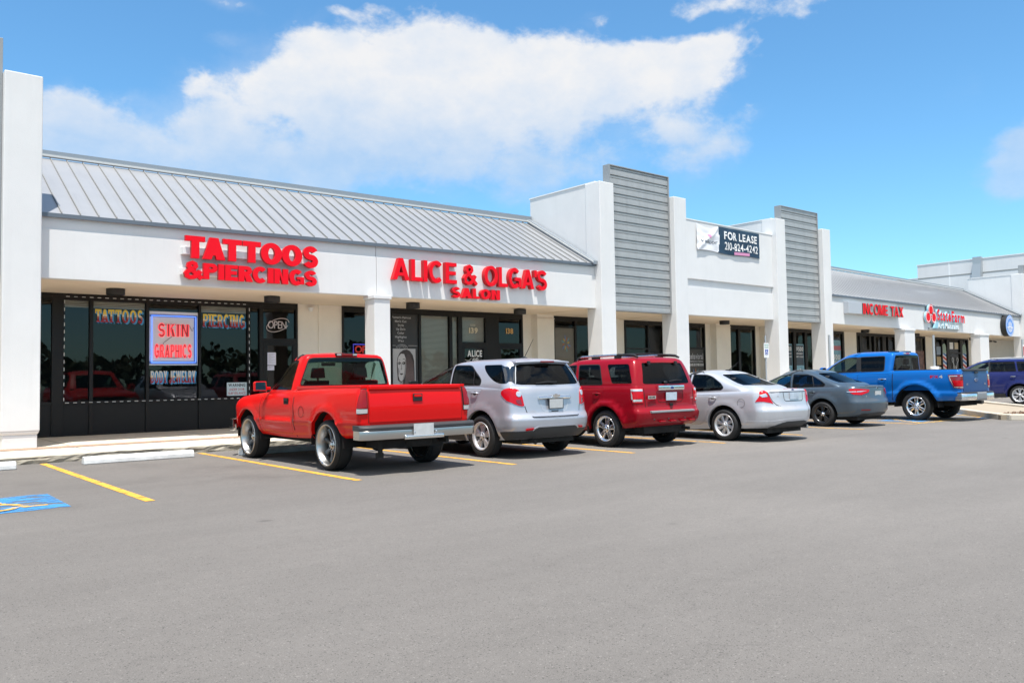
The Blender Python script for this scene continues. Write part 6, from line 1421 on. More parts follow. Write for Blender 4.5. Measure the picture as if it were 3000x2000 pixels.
def badge_text(root, txt, x0, x1, z, h, y, m_='chrome', name='badge'):
    b = MB(); flat_text(b, txt, x0, x1, z, z+h, lambda a, q, d: (a, y-d, q), .002, .02); return b.build(name, M[m_], root)
def round_emblem(root, x, y, z, rx, rz, mi, mo, name='emblem'):
    e = MB(); fn = lambda a, b, h: (x+a, y-h, z+b*rz/rx)
    e.lathe([(rx, 0), (rx, .006), (rx*.86, .008)], fn, 24, 1); e.lathe([(rx*.86, .007), (0, .007)], fn, 24, 0); return e.build(name, [M[mi], M[mo]], root)
def wiper(root, a, b, h=.014):
    w = MB(); w.tube([a, [(a[i]+b[i])/2+(0,-.012,.012)[i] for i in range(3)], b], [.010, .012, .006], 8); return w.build('wiper', M['rubber'], root)
def ribbon_trim(S, root, name, pts, w, m_, off=.004, closed=False, thick=.006, n=8):
    p = Panel(); lp = S.loop(pts, closed, n=n); 
    if closed: lp = lp+lp[:1]
    p.strip(S, lp, w, off, thick=thick); return p.build(name, m_, root)
def overlay(S, root, name, pts, m_, off=.006, lip=.02, n=6, step=.05):
    p = Panel(); p.region(S, S.loop(pts, n=n), off=off, lip=lip, step=step); return p.build(name, m_, root)

# ------------------------------------------------------------------ silver crossover
M['padgrey'] = mat('grey_pad', (.20,.21,.22), .5)
M['glass_black'] = mat('black_glass', (.008,.011,.016), .04, spec=.6, coat=1)
M['silver'] = paint('silver_paint', (.46, .48, .53), .5, .36, 1.0)
M['silver2'] = paint('pale_silver_paint', (.54, .55, .58), .45, .36, 1.0)
def silver_crossover():
    P = M['silver']; c = Car('crossover', 'silver crossover with rounded red tail lamps parked right beside the red pickup', 'suv', 9.50, 11.27)
    r = c.root; k = dict(rc=.24, fc=.5, bow=.06, fbow=.18, ys=(0,1.43,2.857), wr=.975, wf=.95)
    L_ = [lv((.33,.28,.24,.24,.22),.83,-.80,3.68,**k), lv((.46,.42,.40,.42,.42),.895,-.915,3.77,**k), lv((.55,.54,.54,.54,.54),.918,-.945,3.79,**k), lv((.68,.68,.66,.66,.66),.924,-.955,3.79,**k), lv((.735,.735,.73,.73,.73),.922,-.905,3.78,**k),
          lv((.92,.92,.92,.90,.86),.918,-.88,3.74,**k), lv((1.08,1.08,1.05,.99,.92),.905,-.865,3.66,**k), lv((1.15,1.15,1.12,1.03,.95),.90,-.85,3.60,**k), lv((1.20,1.20,1.185,1.08,.98),.872,-.82,3.5,**k)]
    fd = rounded([('s',.95,1.165),('s',.98,.42),('s',1.98,.42),('s',2.06,.8),('s',1.93,1.15)], [.02,.05,.1,.2,.03])
    rd = rounded([('s',.93,1.165),('s',.96,.42),('s',.55,.42),('s',.36,.72),('s',.16,.86),('s',-.02,1.165)], [.02,.05,.15,.15,.1,.03])
    S = c.lower(L_, [(0,.36,.445),(2.857,.36,.44)], None, P, doors=[fd, rd], flare=.018)
    c.door_panel(fd, handle=(1.10,1.08,.20)); c.door_panel(rd, handle=(.18,1.095,.20))
    kc = dict(rc=.21, fc=.55, bow=.07, fbow=.18)
    cb = [lv(1.165,.87,-.815,2.60,ys=(-.1,.7,1.5),**kc), lv(1.225,.862,-.80,2.48,ys=(-.1,.7,1.4),**kc), lv(1.40,.808,-.73,2.08,ys=(-.08,.6,1.2),**kc), lv(1.545,.745,-.655,1.70,ys=(-.05,.5,.95),**kc), lv(1.615,.69,-.62,1.50,ys=(-.05,.4,.75),**kc), lv(1.648,.61,-.57,1.35,ys=(0,.35,.6),**kc)]
    fw = rounded([('s',.965,1.228),('s',1.93,1.228),('s',1.78,1.37),('s',1.52,1.50),('s',1.22,1.575),('s',1.01,1.582)], [.02,.02,.1,.15,.06,.03])
    rw = rounded([('s',.915,1.228),('s',.96,1.583),('s',.52,1.575),('s',.43,1.555),('s',.09,1.34),('s',.05,1.29),('s',.07,1.228)], [.02,.03,.05,.05,.05,.05,.03])
    qw = rounded([('s',.10,1.572),('s',-.30,1.570),('s',-.385,1.568),('s',-.52,1.40),('s',-.60,1.245),('s',-.46,1.25),('s',-.30,1.29),('s',-.12,1.38),('s',.02,1.48)], [.05,0,.02,.05,.02,.05,.08,.1,.1])
    gw = [('r',0,1.22),('r',.60,1.23),('r',.70,1.236),('u',0,0)]
    C = c.cab(cb, [('side_window', fw, 'glass_front', True), ('side_window', rw, 'glass_dark', True), ('quarter_window', qw, 'glass_dark', True),
        ('rear_window', [('r',0,1.215),('r',.62,1.225),('r',.705,1.24),('r',.64,1.42),('r',.575,1.555),('r',.50,1.572),('r',0,1.588)], 'glass_dark', False), ('windshield', [('f',0,1.24),('f',.66,1.25),('f',.52,1.55),('f',0,1.58)], 'glass_front', False)], crown=.04)
    ribbon_trim(C, r, 'window_trim', fw+[fw[0]], .018, M['rubber'], .002); ribbon_trim(C, r, 'window_trim', rw, .018, M['rubber'], .002, True)
    ribbon_trim(C, r, 'window_divider', [('s',.24,1.235),('s',.32,1.47)], .016, M['rubber'], .004)
    qa = C.loop([('s',-.375,1.566),('s',-.52,1.40),('s',-.60,1.247)], False, n=8); ra = C.loop([('r',.715,1.242),('r',.65,1.42),('r',.585,1.556)], False, n=8)
    p = Panel(); p.region(C, qa+ra, off=.002, step=.04); p.build('corner_glass', M['glass_black'], r); p = Panel(); p.strip(C, ra, .010, .005); p.build('corner_trim', M['capedge'], r)
    sp = MB(); n = 9
    vs = []
    for i in range(n):
        t = -1+2*i/(n-1); x = .615*t; e = 1-.35*t*t; y = -.60+.06*t*t
        vs += [(x,y+.16,1.645+.018*(1-t*t)),(x,y-.11*e,1.617+.018*(1-t*t)),(x,y-.115*e,1.592+.016*(1-t*t)),(x,y+.02,1.575)]
    sp.add(vs, [(4*i+j,4*i+(j+1)%4,4*(i+1)+(j+1)%4,4*(i+1)+j) for i in range(n-1) for j in range(4)]+[(0,1,2,3),(4*n-1,4*n-2,4*n-3,4*n-4)], 0, False)
    o = sp.build('spoiler', P, r, bevel=.012, seg=3); bl = MB(); bl.box((-.15,-.725,1.602),(.15,-.70,1.626)); bl.build('brake_light', M['lensdark'], o, bevel=.004)
    c.deck('hood', 2.3, None, .05); c.cabin_floor(.82,-.7,2.35,1.15); c.seats([.15,1.15], 1.13, 1.50)
    c.lamp('tail_light', [('s',-.535,1.085),('s',-.545,1.12),('s',-.585,1.15),('s',-.65,1.168),('u',*S.rear(.82,1.172)),('r',.76,1.165),('r',.71,1.14),('r',.675,1.09),('r',.655,1.02),('r',.635,.88),('r',.67,.872),('r',.73,.885),('u',*S.rear(.82,.925)),('s',-.67,.965),('s',-.60,1.02),('s',-.555,1.06)], M['lens'], .010, .02,
           extra=[([('r',.715+.045*math.cos(a_),1.075+.048*math.sin(a_)) for a_ in [i*PI/5 for i in range(10)]], M['lensclear'], .016), ([('r',.69,.985),('r',.67,.90),('r',.71,.90),('r',.76,.93),('r',.77,.98)], M['lensdark'], .013)])
    overlay(S, r, 'bumper_cladding', [('r',0,.525),('r',.40,.525),('r',.47,.50),('r',.50,.465),('r',.72,.462),('s',-.60,.458),('s',-.505,.45),('s',-.52,.38),('s',-.54,.32),('r',.70,.335),('r',0,.34)], M['cladding'], .008, .02)
    p = Panel(); p.strip(S, S.loop([('r',0,.532),('r',.41,.532),('r',.48,.507),('r',.515,.475)], False), .022, .014, thick=.012); p.build('bumper_lip', P, r)
    ribbon_trim(S, r, 'sill_cladding', [('s',.50,.33),('s',2.40,.33)], .15, M['cladding'], .006)
    c.lamp('reflector', [('r',.50,.515),('r',.64,.505),('r',.64,.475),('r',.52,.482)], M['lens'], .018, .012)
    p = Panel(); p.strip(S, S.loop([('r',0,.69),('r',.50,.693),('r',.57,.72),('r',.60,.78),('r',.625,.875)], False), .013, .002); p.build('panel_gap', M['gap'], r)
    # number plate recess with chrome bar and bow tie
    p = Panel(); p.strip(S, S.loop([('r',0,.775),('r',.22,.778),('r',.27,.80),('r',.33,.95),('r',.345,1.0)], False), .016, .003, thick=.004); p.build('recess_edge', M['silver2'], r)
    tb = bumper(r, 'trim_bar', [-.37,-.36,-.2,0,.2,.36,.37], lambda x: -.895+.06*x*x/.14*.4, [(0,.975),(-.02,.985),(-.028,1.0),(-.012,1.025),(.03,1.03),(.03,.975)], M['chrome'])
    e = MB(); bow = [(-.085,-.022),(-.034,-.022),(-.034,-.034),(.034,-.034),(.034,-.022),(.085,-.022),(.096,.022),(.034,.022),(.034,.034),(-.034,.034),(-.034,.022),(-.075,.022)]
    e.prism(bow, lambda a,b,d: (a,-.905-d,1.03+b), 0, .02); e.build('emblem', M['chrome'], r, bevel=.003)
    plate(r, 0, -.915, .90, -.06, .305, .155); pf = MB()
    for a,b in (((-.165,-.925,.815),(.165,-.915,.825)),((-.165,-.925,.975),(.165,-.912,.985)),((-.165,-.925,.825),(-.153,-.912,.975)),((.153,-.925,.825),(.165,-.912,.975))): pf.box(a,b)
    pf.build('plate_frame', M['rubber'], r); badge_text(r, 'ECOTEC', -.57,-.42,.775,.022,-.905,'greyink'); 
    fl = MB(); fl.box((-.09,-.900,.765),(.07,-.885,.785)); fl.build('gate_release', M['rubber'], r)
    wiper(r, (.10,-.83,1.265), (-.35,-.80,1.245)); a = MB(); a.lathe([(.05,0),(.045,.02),(.0,.04)], lambda x,y,h: (.05+x*.7,-.05+y*1.6,1.685+h), 14); a.tube([(.05,-.05,1.70),(.05,-.30,2.02)], [.008,.003], 6); a.build('antenna', M['rubber'], r)
    c.mirrors(.90, 1.92, 1.25, M['rubber'], (.10,.19,.14)); c.under(.6,-.7,3.4,.24,.44); axle(r,.65,0,.36,False)
    ex = MB(); ex.tube([(-.42,-.25,.30),(-.42,-.78,.29),(-.42,-.86,.265)], .035, 10); ex.build('exhaust', M['under'], r)
    for y in (0,2.857):
        for sg in (-1,1): wheel(r, sg*.80, y, .360, .232, .225, sg, 5, 'twin', 'rim_silver', dish=.012, hubr=.055, tw=.9)
    c.lamp('headlight', [('f',.45,.82),('f',.50,.66),('f',.80,.68),('f',.78,.88)], M['lensclear'], .006)
silver_crossover()

# ------------------------------------------------------------------ dark red wagon-like suv
M['darkred'] = paint('dark_red_paint', (.27, .003, .011), .05, .3, .55)
def red_suv():
    P = M['darkred']; c = Car('boxy_suv', 'dark red boxy suv with chrome roof rail and chrome tailgate bar', 'suv', 12.33, 11.07)
    r = c.root; k = dict(rc=.13, fc=.32, bow=.035, fbow=.12, ys=(0,1.31,2.619))
    L_ = [lv((.40,.34,.28,.28,.3),.835,-.76,3.40,**k), lv((.49,.48,.46,.46,.46),.885,-.885,3.48,**k), lv((.60,.60,.58,.58,.58),.90,-.915,3.50,**k), lv((.675,.675,.66,.66,.66),.905,-.92,3.50,**k), lv((.715,.715,.70,.70,.70),.903,-.86,3.49,**k),
          lv((.90,.90,.90,.88,.86),.905,-.845,3.46,**k), lv((1.08,1.08,1.06,1.0,.95),.897,-.835,3.42,**k), lv((1.165,1.165,1.155,1.08,1.0),.872,-.81,3.36,**k)]
    fd = rounded([('s',.80,1.13),('s',.80,.40),('s',1.76,.40),('s',1.86,.75),('s',1.82,1.12)], [.02,.05,.1,.2,.03])
    rd = rounded([('s',.785,1.13),('s',.785,.40),('s',.45,.40),('s',.34,.70),('s',.10,.88),('s',.02,1.13)], [.02,.05,.15,.15,.1,.03])
    S = c.lower(L_, [(0,.345,.44),(2.619,.345,.44)], None, P, doors=[fd, rd], flare=.045)
    c.door_panel(fd, handle=(.95,1.02,.20)); c.door_panel(rd, handle=(.22,1.02,.20))
    kc = dict(rc=.12, fc=.45, bow=.04, fbow=.14)
    cb = [lv(1.13,.868,-.80,2.25,ys=(-.1,.6,1.3),**kc), lv(1.20,.86,-.785,2.15,ys=(-.1,.6,1.3),**kc), lv(1.40,.81,-.735,1.85,ys=(-.1,.55,1.1),**kc), lv(1.58,.75,-.67,1.55,ys=(-.08,.5,.9),**kc), lv(1.645,.71,-.64,1.43,ys=(-.08,.45,.8),**kc), lv(1.685,.62,-.58,1.32,ys=(-.05,.4,.7),**kc)]
    fw = rounded([('s',.855,1.19),('s',1.72,1.19),('s',1.50,1.42),('s',1.28,1.565),('s',.905,1.578)], [.02,.02,.08,.06,.03])
    rw = rounded([('s',.10,1.192),('s',.755,1.192),('s',.83,1.578),('s',.26,1.575)], [.04,.03,.03,.06])
    qw = rounded([('s',-.15,1.205),('s',.06,1.575),('s',-.50,1.572),('s',-.66,1.205)], [.05,.05,.06,.05])
    C = c.cab(cb, [('side_window', fw, 'glass_front', True), ('side_window', rw, 'glass_dark', True), ('quarter_window', qw, 'glass_dark', True),
        ('rear_window', [('r',0,1.185),('r',.60,1.19),('r',.655,1.20),('r',.665,1.225),('r',.575,1.565),('r',.55,1.59),('r',0,1.598)], 'glass_dark', False), ('windshield', [('f',0,1.22),('f',.62,1.22),('f',.55,1.55),('f',0,1.58)], 'glass_front', False)], crown=.035)
    ribbon_trim(C, r, 'window_trim', rw, .022, M['rubber'], .002, True); ribbon_trim(C, r, 'window_trim', fw, .02, M['rubber'], .002, True)
    c.deck('hood', 2.0, None, .05); c.cabin_floor(.82,-.7,2.05,1.11); c.seats([.05,.95], 1.09, 1.50)
    # roof rails
    for sg in (-1,1):
        t = MB(); t.tube([(sg*.60,1.05,1.66),(sg*.60,.98,1.72),(sg*.60,.90,1.738),(sg*.60,-.08,1.752)], [.018,.022,.024,.024], 8); o = t.build('roof_rail', M['chrome'], r)
        t = MB(); t.tube([(sg*.60,-.06,1.752),(sg*.60,-.36,1.748),(sg*.60,-.50,1.735),(sg*.60,-.58,1.70)], [.026,.026,.026,.02], 8); t.box((sg*.60-.02,.42,1.66),(sg*.60+.02,.62,1.74)); t.box((sg*.60-.025,-.14,1.66),(sg*.60+.025,-.0,1.745)); t.tube([(sg*.60,1.10,1.64),(sg*.60,1.04,1.69),(sg*.60,.93,1.735)], .024, 8); t.build('rail_foot', M['rubber'], o)
    t = MB(); t.tube([(-.58,-.30,1.762),(0,-.30,1.775),(.58,-.30,1.762)], .014, 8); t.tube([(-.58,.6,1.762),(0,.6,1.775),(.58,.6,1.762)], .014, 8); t.build('roof_crossbar', M['rubber'], r)
    c.lamp('tail_light', [('r',.735,1.115),('r',.745,.85),('r',.83,.848),('s',-.70,.85),('s',-.685,.99),('s',-.64,1.115)], M['lens'], .010, .02,
           extra=[([('r',.75,1.10),('r',.75,1.06),('r',.86,1.06),('s',-.70,1.06),('s',-.67,1.06),('s',-.68,.91),('r',.86,.91),('r',.77,.91),('r',.77,.87),('s',-.715,.87),('s',-.70,.99),('s',-.655,1.10)], M['lensclear'], .013), ([('r',.765,1.045),('r',.775,.925),('s',-.765,.925),('s',-.755,1.045)], M['lens'], .018)])
    tb = bumper(r, 'tailgate_bar', [-.37,-.36,0,.36,.37], lambda x: -.868, [(0,1.065),(-.018,1.075),(-.018,1.155),(.0,1.165),(.04,1.165),(.04,1.065)], M['chrome'], bevel=.006)
    round_emblem(r, 0, -.888, 1.115, .062, .026, 'blueoval', 'chrome')
    plate(r, 0, -.868, .955, -.03, .305, .15, 'platesky'); 
    p = Panel(); p.strip(S, S.loop([('r',0,.845),('r',.30,.845),('r',.35,.87),('r',.385,1.05)], False), .010, .002); p.strip(S, S.loop([('r',0,.725),('r',.66,.728),('r',.69,.76),('r',.715,1.12)], False), .013, .002); p.build('panel_gap', M['gap'], r)
    sp_ = bumper(r, 'step_pad', [-.62,-.60,0,.60,.62], lambda x: -.926, [(0,.655),(-.004,.665),(.0,.690),(.06,.698),(.06,.655)], M['padgrey'], bevel=.004)
    for x0 in (-.40,-.10,.20,.46):
        s_ = MB(); s_.box((x0,-.935,.475),(x0+.16,-.885,.505)); s_.build('bumper_slot', P, r, bevel=.01)
    for x0 in (-.56,-.15,.33,.66):
        s_ = MB(); s_.lathe([(.016,0),(.014,.008),(0,.009)], lambda a,b,h: (x0+a,-.918-h,.535+b), 12); s_.build('parking_sensor', M['rubber'], r)
    l = MB(); l.box((-.045,-.872,.775),(.045,-.86,.825)); l.build('gate_release', M['gap'], r)
    bd = MB(); bd.box((-.66,-.872,.915),(-.44,-.855,.975)); o = bd.build('badge', M['chrome'], r, bevel=.004); b2 = MB(); flat_text(b2,'ESCAPE',-.65,-.45,.93,.962,lambda a,q,d:(a,-.874-d,q),.001,.02); b2.build('badge_text', M['ink'], o)
    badge_text(r,'XLT',.56,.68,.90,.03,-.862)
    for x in (-.42,.36): h = MB(); h.box((x-.03,-.71,1.555),(x+.03,-.665,1.625)); h.build('glass_hinge', M['rubber'], r, bevel=.008)
    wiper(r, (.02,-.80,1.235),(.42,-.785,1.255)); w_ = MB(); w_.lathe([(.05,0),(.04,.02),(0,.024)], lambda a,b,h: (-.08+a,-.80-h,1.222+b*.4), 12); w_.build('wiper_cap', M['rubber'], r)
    c.mirrors(.885, 1.72, 1.20, P, (.10,.19,.15)); c.under(.6,-.7,3.2,.26,.46); axle(r,.62,0,.34)
    m2 = MB()
    for sg in (-1,1): m2.box((sg*.80-.10,.46,.24),(sg*.80+.10,.50,.50))
    m2.build('mud_flap', M['rubber'], r)
    ex = MB(); ex.tube([(.52,-.3,.33),(.52,-.86,.33)], .03, 10); ex.build('exhaust', M['under'], r)
    for y in (0,2.619):
        for sg in (-1,1): wheel(r, sg*.80, y, .353, .236, .235, sg, 5, 'fat', 'rim_chrome', dish=.008, hubr=.06, phase=.1)
M['blueoval'] = mat('blue_oval', (.01,.03,.16), .25, coat=.6); M['platesky'] = mat('blurred_plate', (.50,.58,.66), .5, var=.25, vscale=9)
red_suv()

def sedan(name, label, X, Y, P, W, WB, yr, yf, H, zb, rooflen, lampfn, wheels, arch, kd, nx, deckz, wheelR, rimR, extra):
    c = Car(name, label, 'sedan', X, Y); r = c.root; ys = (0, WB/2, WB); k = dict(rc=.27, fc=.45, bow=.11, fbow=.2, ys=ys, wr=.965, wf=.93)
    dz = deckz
    L_ = [lv((zb+.04,zb+.01,.19,.2,.2),W*.90,yr+.15,yf-.12,**k), lv((.36,.34,.32,.33,.33),W*.965,yr+.045,yf-.03,**k), lv((.50,.50,.48,.48,.46),W*.99,yr+.01,yf,**k), lv((.64,.64,.62,.60,.56),W,yr,yf,**k), lv((.685,.685,.67,.65,.60),W,yr+.03,yf,**k),
          lv((.85,.85,.80,.76,.68),W*.99,yr+.065,yf-.04,**k), lv((dz-.05,.955,.90,.84,.74),W*.965,yr+.075,yf-.1,**k), lv((dz,.995,.945,.88,.78),W*.915,yr+.10,yf-.2,**k)]
    fd = rounded([('s',nx['b'],.925),('s',nx['b'],.32),('s',nx['a'],.32),('s',nx['a']+.08,.6),('s',nx['a']-.02,.88)], [.02,.06,.12,.2,.03])
    rd = rounded([('s',nx['b']-.015,.925),('s',nx['b']-.015,.32),('s',.52,.32),('s',.38,.62),('s',.20,.80),('s',.10,.94)], [.02,.06,.15,.15,.1,.03])
    S = c.lower(L_, [(0,wheelR,arch),(WB,wheelR,arch)], None, P, doors=[fd, rd], flare=.015)
    c.door_panel(fd, handle=(nx['b']+.16,.86,.19)); c.door_panel(rd, handle=(.27,.875,.19))
    kc = dict(rc=.26, fc=.5, bow=.14, fbow=.2); q = rooflen
    cb = [lv((dz-.05,.965,.925,.91,.90),W*.905,-.74,2.62,ys=(.1,.8,1.5),**kc), lv((dz+.045,1.03,.99,.975,.96),W*.895,-.62,2.45,ys=(.1,.8,1.5),**kc), lv((1.165,1.165,1.155,1.15,1.15),W*.845,-.30,2.06,ys=(.25,.8,1.35),**kc), lv(1.31,W*.755,.06,1.70,ys=(.5,.8,1.1),**kc),
          lv(H-.058,W*.69,.28,1.50,ys=(.66,.8,.95),**kc), lv(H-.032,W*.60,.40,1.38,ys=(.72,.8,.9),**kc)]
    C = c.cab(cb, [('side_window', nx['fw'], 'glass_front', True), ('side_window', nx['rw'], 'glass_dark', True),
        ('rear_window', [('r',0,nx['rg'][0]),('r',nx['rg'][1],nx['rg'][0]+.01),('r',nx['rg'][2],nx['rg'][3]-.02),('r',nx['rg'][2]-.06,nx['rg'][3]),('r',0,nx['rg'][3]+.012)], 'glass_dark', False), ('windshield', [('f',0,1.02),('f',.60,1.02),('f',.48,1.34),('f',0,1.36)], 'glass_front', False)], crown=.032)
    ribbon_trim(C, r, 'window_trim', nx['rw'], .016, M['rubber'], .002, True); ribbon_trim(C, r, 'window_trim', nx['fw'], .016, M['rubber'], .002, True)
    c.deck('hood', 1.95, None, .05); c.deck('trunk_lid', None, -.30, .035); c.cabin_floor(W*.84,-.35,2.2,.95); c.seats([.25,1.2], .93, 1.24, .22)
    lampfn(c, S, r)
    c.under(.6,yr+.3,yf-.3,.17,.34); axle(r,.62,0,wheelR,False)
    for y in (0,WB):
        for sg in (-1,1): wheel(r, sg*(W-.115), y, wheelR, rimR, .215, sg, *wheels[0], **wheels[1])
    extra(c, S, C, r); return c

def fusion_lamps(c, S, r):
    c.lamp('tail_light', [('s',-.73,.795),('s',-.80,.90),('u',*S.rear(.80,1.0)),('r',.735,1.018),('r',.70,.985),('r',.60,.755),('r',.66,.775),('u',*S.rear(.79,.80)),('s',-.80,.80)], M['lens'], .009, .02,
           extra=[([('u',*S.rear(.83,.93)),('r',.735,.965),('r',.705,.90),('u',*S.rear(.80,.885))], M['lensclear'], .013)])
def fusion_extra(c, S, C, r):
    P = c.pm; y = -1.06
    p = Panel(); p.strip(S, S.loop([('r',0,.70),('r',.46,.70),('r',.54,.73),('r',.60,.80),('r',.69,.985)], False), .013, .002); p.build('panel_gap', M['gap'], r)
    p = Panel(); p.strip(S, S.loop([('r',0,.985),('r',.64,.982)], False), .014, .003); p.build('lid_edge', M['gap'], r)
    plate(r, 0, -1.058, .905, -.05, .305, .14, 'platesky'); round_emblem(r, 0, -1.02, 1.018, .052, .022, 'blueoval', 'chrome')
    s = MB(); s.box((-.24,-.985,1.028),(.24,-.955,1.046)); s.build('brake_light', M['lens'], r, bevel=.005)
    p = Panel(); p.strip(S, S.loop([('r',0,.80),('r',.28,.80),('r',.33,.83),('r',.345,.975)], False), .012, .002); p.build('recess_edge', M['gap'], r)
    overlay(S, r, 'bumper_valance', [('r',0,.40),('r',.30,.40),('r',.42,.38),('r',.60,.30),('r',.62,.262),('r',0,.262)], M['cladding'], .008, .02)
    p = Panel(); p.strip(S, S.loop([('r',0,.445),('r',.35,.44),('r',.62,.41),('s',-.80,.41),('s',-.50,.41)], False), .02, .004, thick=.01); p.build('bumper_crease', P, r)
    badge_text(r, 'SEL', -.62, -.53, .885, .03, -1.052); c.mirrors(.90, 1.90, .985, P, (.10,.19,.13))
    f = MB(); u, v = S.side(-.42,.77); pp = S.P(u, v); f.lathe([(.082,.003),(.085,.0),(.088,.003)], lambda a,b,h: (pp[0]-.004-h,-.42+a,.77+b), 28); f.build('fuel_door', M['gap'], r)
    a = MB(); a.tube([(.0,.50,1.44),(.0,.22,1.63)], [.009,.003], 6); a.box((-.03,.44,1.425),(.03,.56,1.455)); a.build('antenna', M['rubber'], r)
    ex = MB(); ex.tube([(.50,-.6,.27),(.50,-1.03,.27)], .035, 10); ex.build('exhaust', M['alu'], r)
fw = rounded([('s',.93,.995),('s',1.93,.985),('s',1.62,1.20),('s',1.32,1.335),('s',.965,1.357)], [.02,.02,.1,.08,.03])
rw = rounded([('s',.875,.997),('s',.10,1.035),('s',.055,1.08),('s',.14,1.165),('s',.40,1.305),('s',.55,1.345),('s',.905,1.357)], [.03,.05,.04,.08,.1,.05,.03])
sedan('silver_sedan', 'silver sedan with chevron shaped red tail lamps beside the dark red suv', 14.98, 10.30, M['silver2'], .917, 2.728, -1.115, 3.62, 1.45, .24, 1, fusion_lamps, ((8,'slim','rim_silver'), dict(dish=.012, hubr=.055, phase=.2)), .405, 1.05,
      dict(a=1.98, b=.90, fw=fw, rw=rw, rg=(1.115,.60,.50,1.352)), 1.035, .325, .222, fusion_extra)

M['steelblue'] = paint('blue_grey_paint', (.085, .115, .145), .45, .32, 1.0)
def jetta_lamps(c, S, r):
    c.lamp('tail_light', [('s',-.70,.935),('s',-.73,.86),('u',*S.rear(.80,.81)),('r',.60,.795),('r',.42,.86),('r',.37,.925),('r',.60,.945),('u',*S.rear(.80,.95))], M['lens'], .009, .02,
           extra=[([('u',*S.rear(.84,.885)),('r',.60,.895),('r',.45,.90),('r',.60,.872),('u',*S.rear(.84,.865))], M['lensclear'], .013)])
def jetta_extra(c, S, C, r):
    P = c.pm
    p = Panel(); p.strip(S, S.loop([('r',0,.69),('r',.50,.69),('r',.575,.72),('r',.60,.795)], False), .010, .002); p.strip(S, S.loop([('r',0,.985),('r',.60,.985)], False), .008, .003); p.build('panel_gap', M['gap'], r)
    plate(r, 0, -1.025, .815, -.05, .30, .14); round_emblem(r, 0, -1.01, .945, .045, .045, 'rim_black', 'chrome')
    overlay(S, r, 'bumper_valance', [('r',0,.36),('r',.60,.33),('r',.60,.25),('r',0,.25)], M['cladding'], .006, .02)
    c.lamp('reflector', [('r',.42,.44),('r',.66,.445),('r',.66,.415),('r',.44,.41)], M['lensdark'], .008, .01)
    badge_text(r, 'SE', -.60, -.53, .755, .03, -1.02); c.mirrors(.875, 1.80, .985, P, (.10,.18,.13))
    p = Panel(); p.strip(C, C.loop([('s',.24,1.02),('s',.33,1.26)], False), .03, .004); p.build('window_divider', M['rubber'], r)
fw2 = rounded([('s',.92,.985),('s',1.86,.975),('s',1.60,1.16),('s',1.30,1.30),('s',.955,1.325)], [.02,.02,.1,.08,.03])
rw2 = rounded([('s',.86,.988),('s',-.02,1.01),('s',-.07,1.06),('s',.06,1.155),('s',.32,1.285),('s',.48,1.318),('s',.89,1.325)], [.03,.05,.03,.08,.1,.05,.03])
sedan('grey_sedan', 'dark blue grey sedan with black alloy wheels left of the blue pickup', 20.27, 11.20, M['steelblue'], .885, 2.651, -1.09, 3.55, 1.455, .23, 1, jetta_lamps, ((5,'twin','rim_black'), dict(dish=.015, hubr=.045, hubm='chrome', tw=.9)), .40, 1.05,
      dict(a=1.92, b=.875, fw=fw2, rw=rw2, rg=(1.10,.58,.48,1.35)), 1.02, .318, .215, jetta_extra)

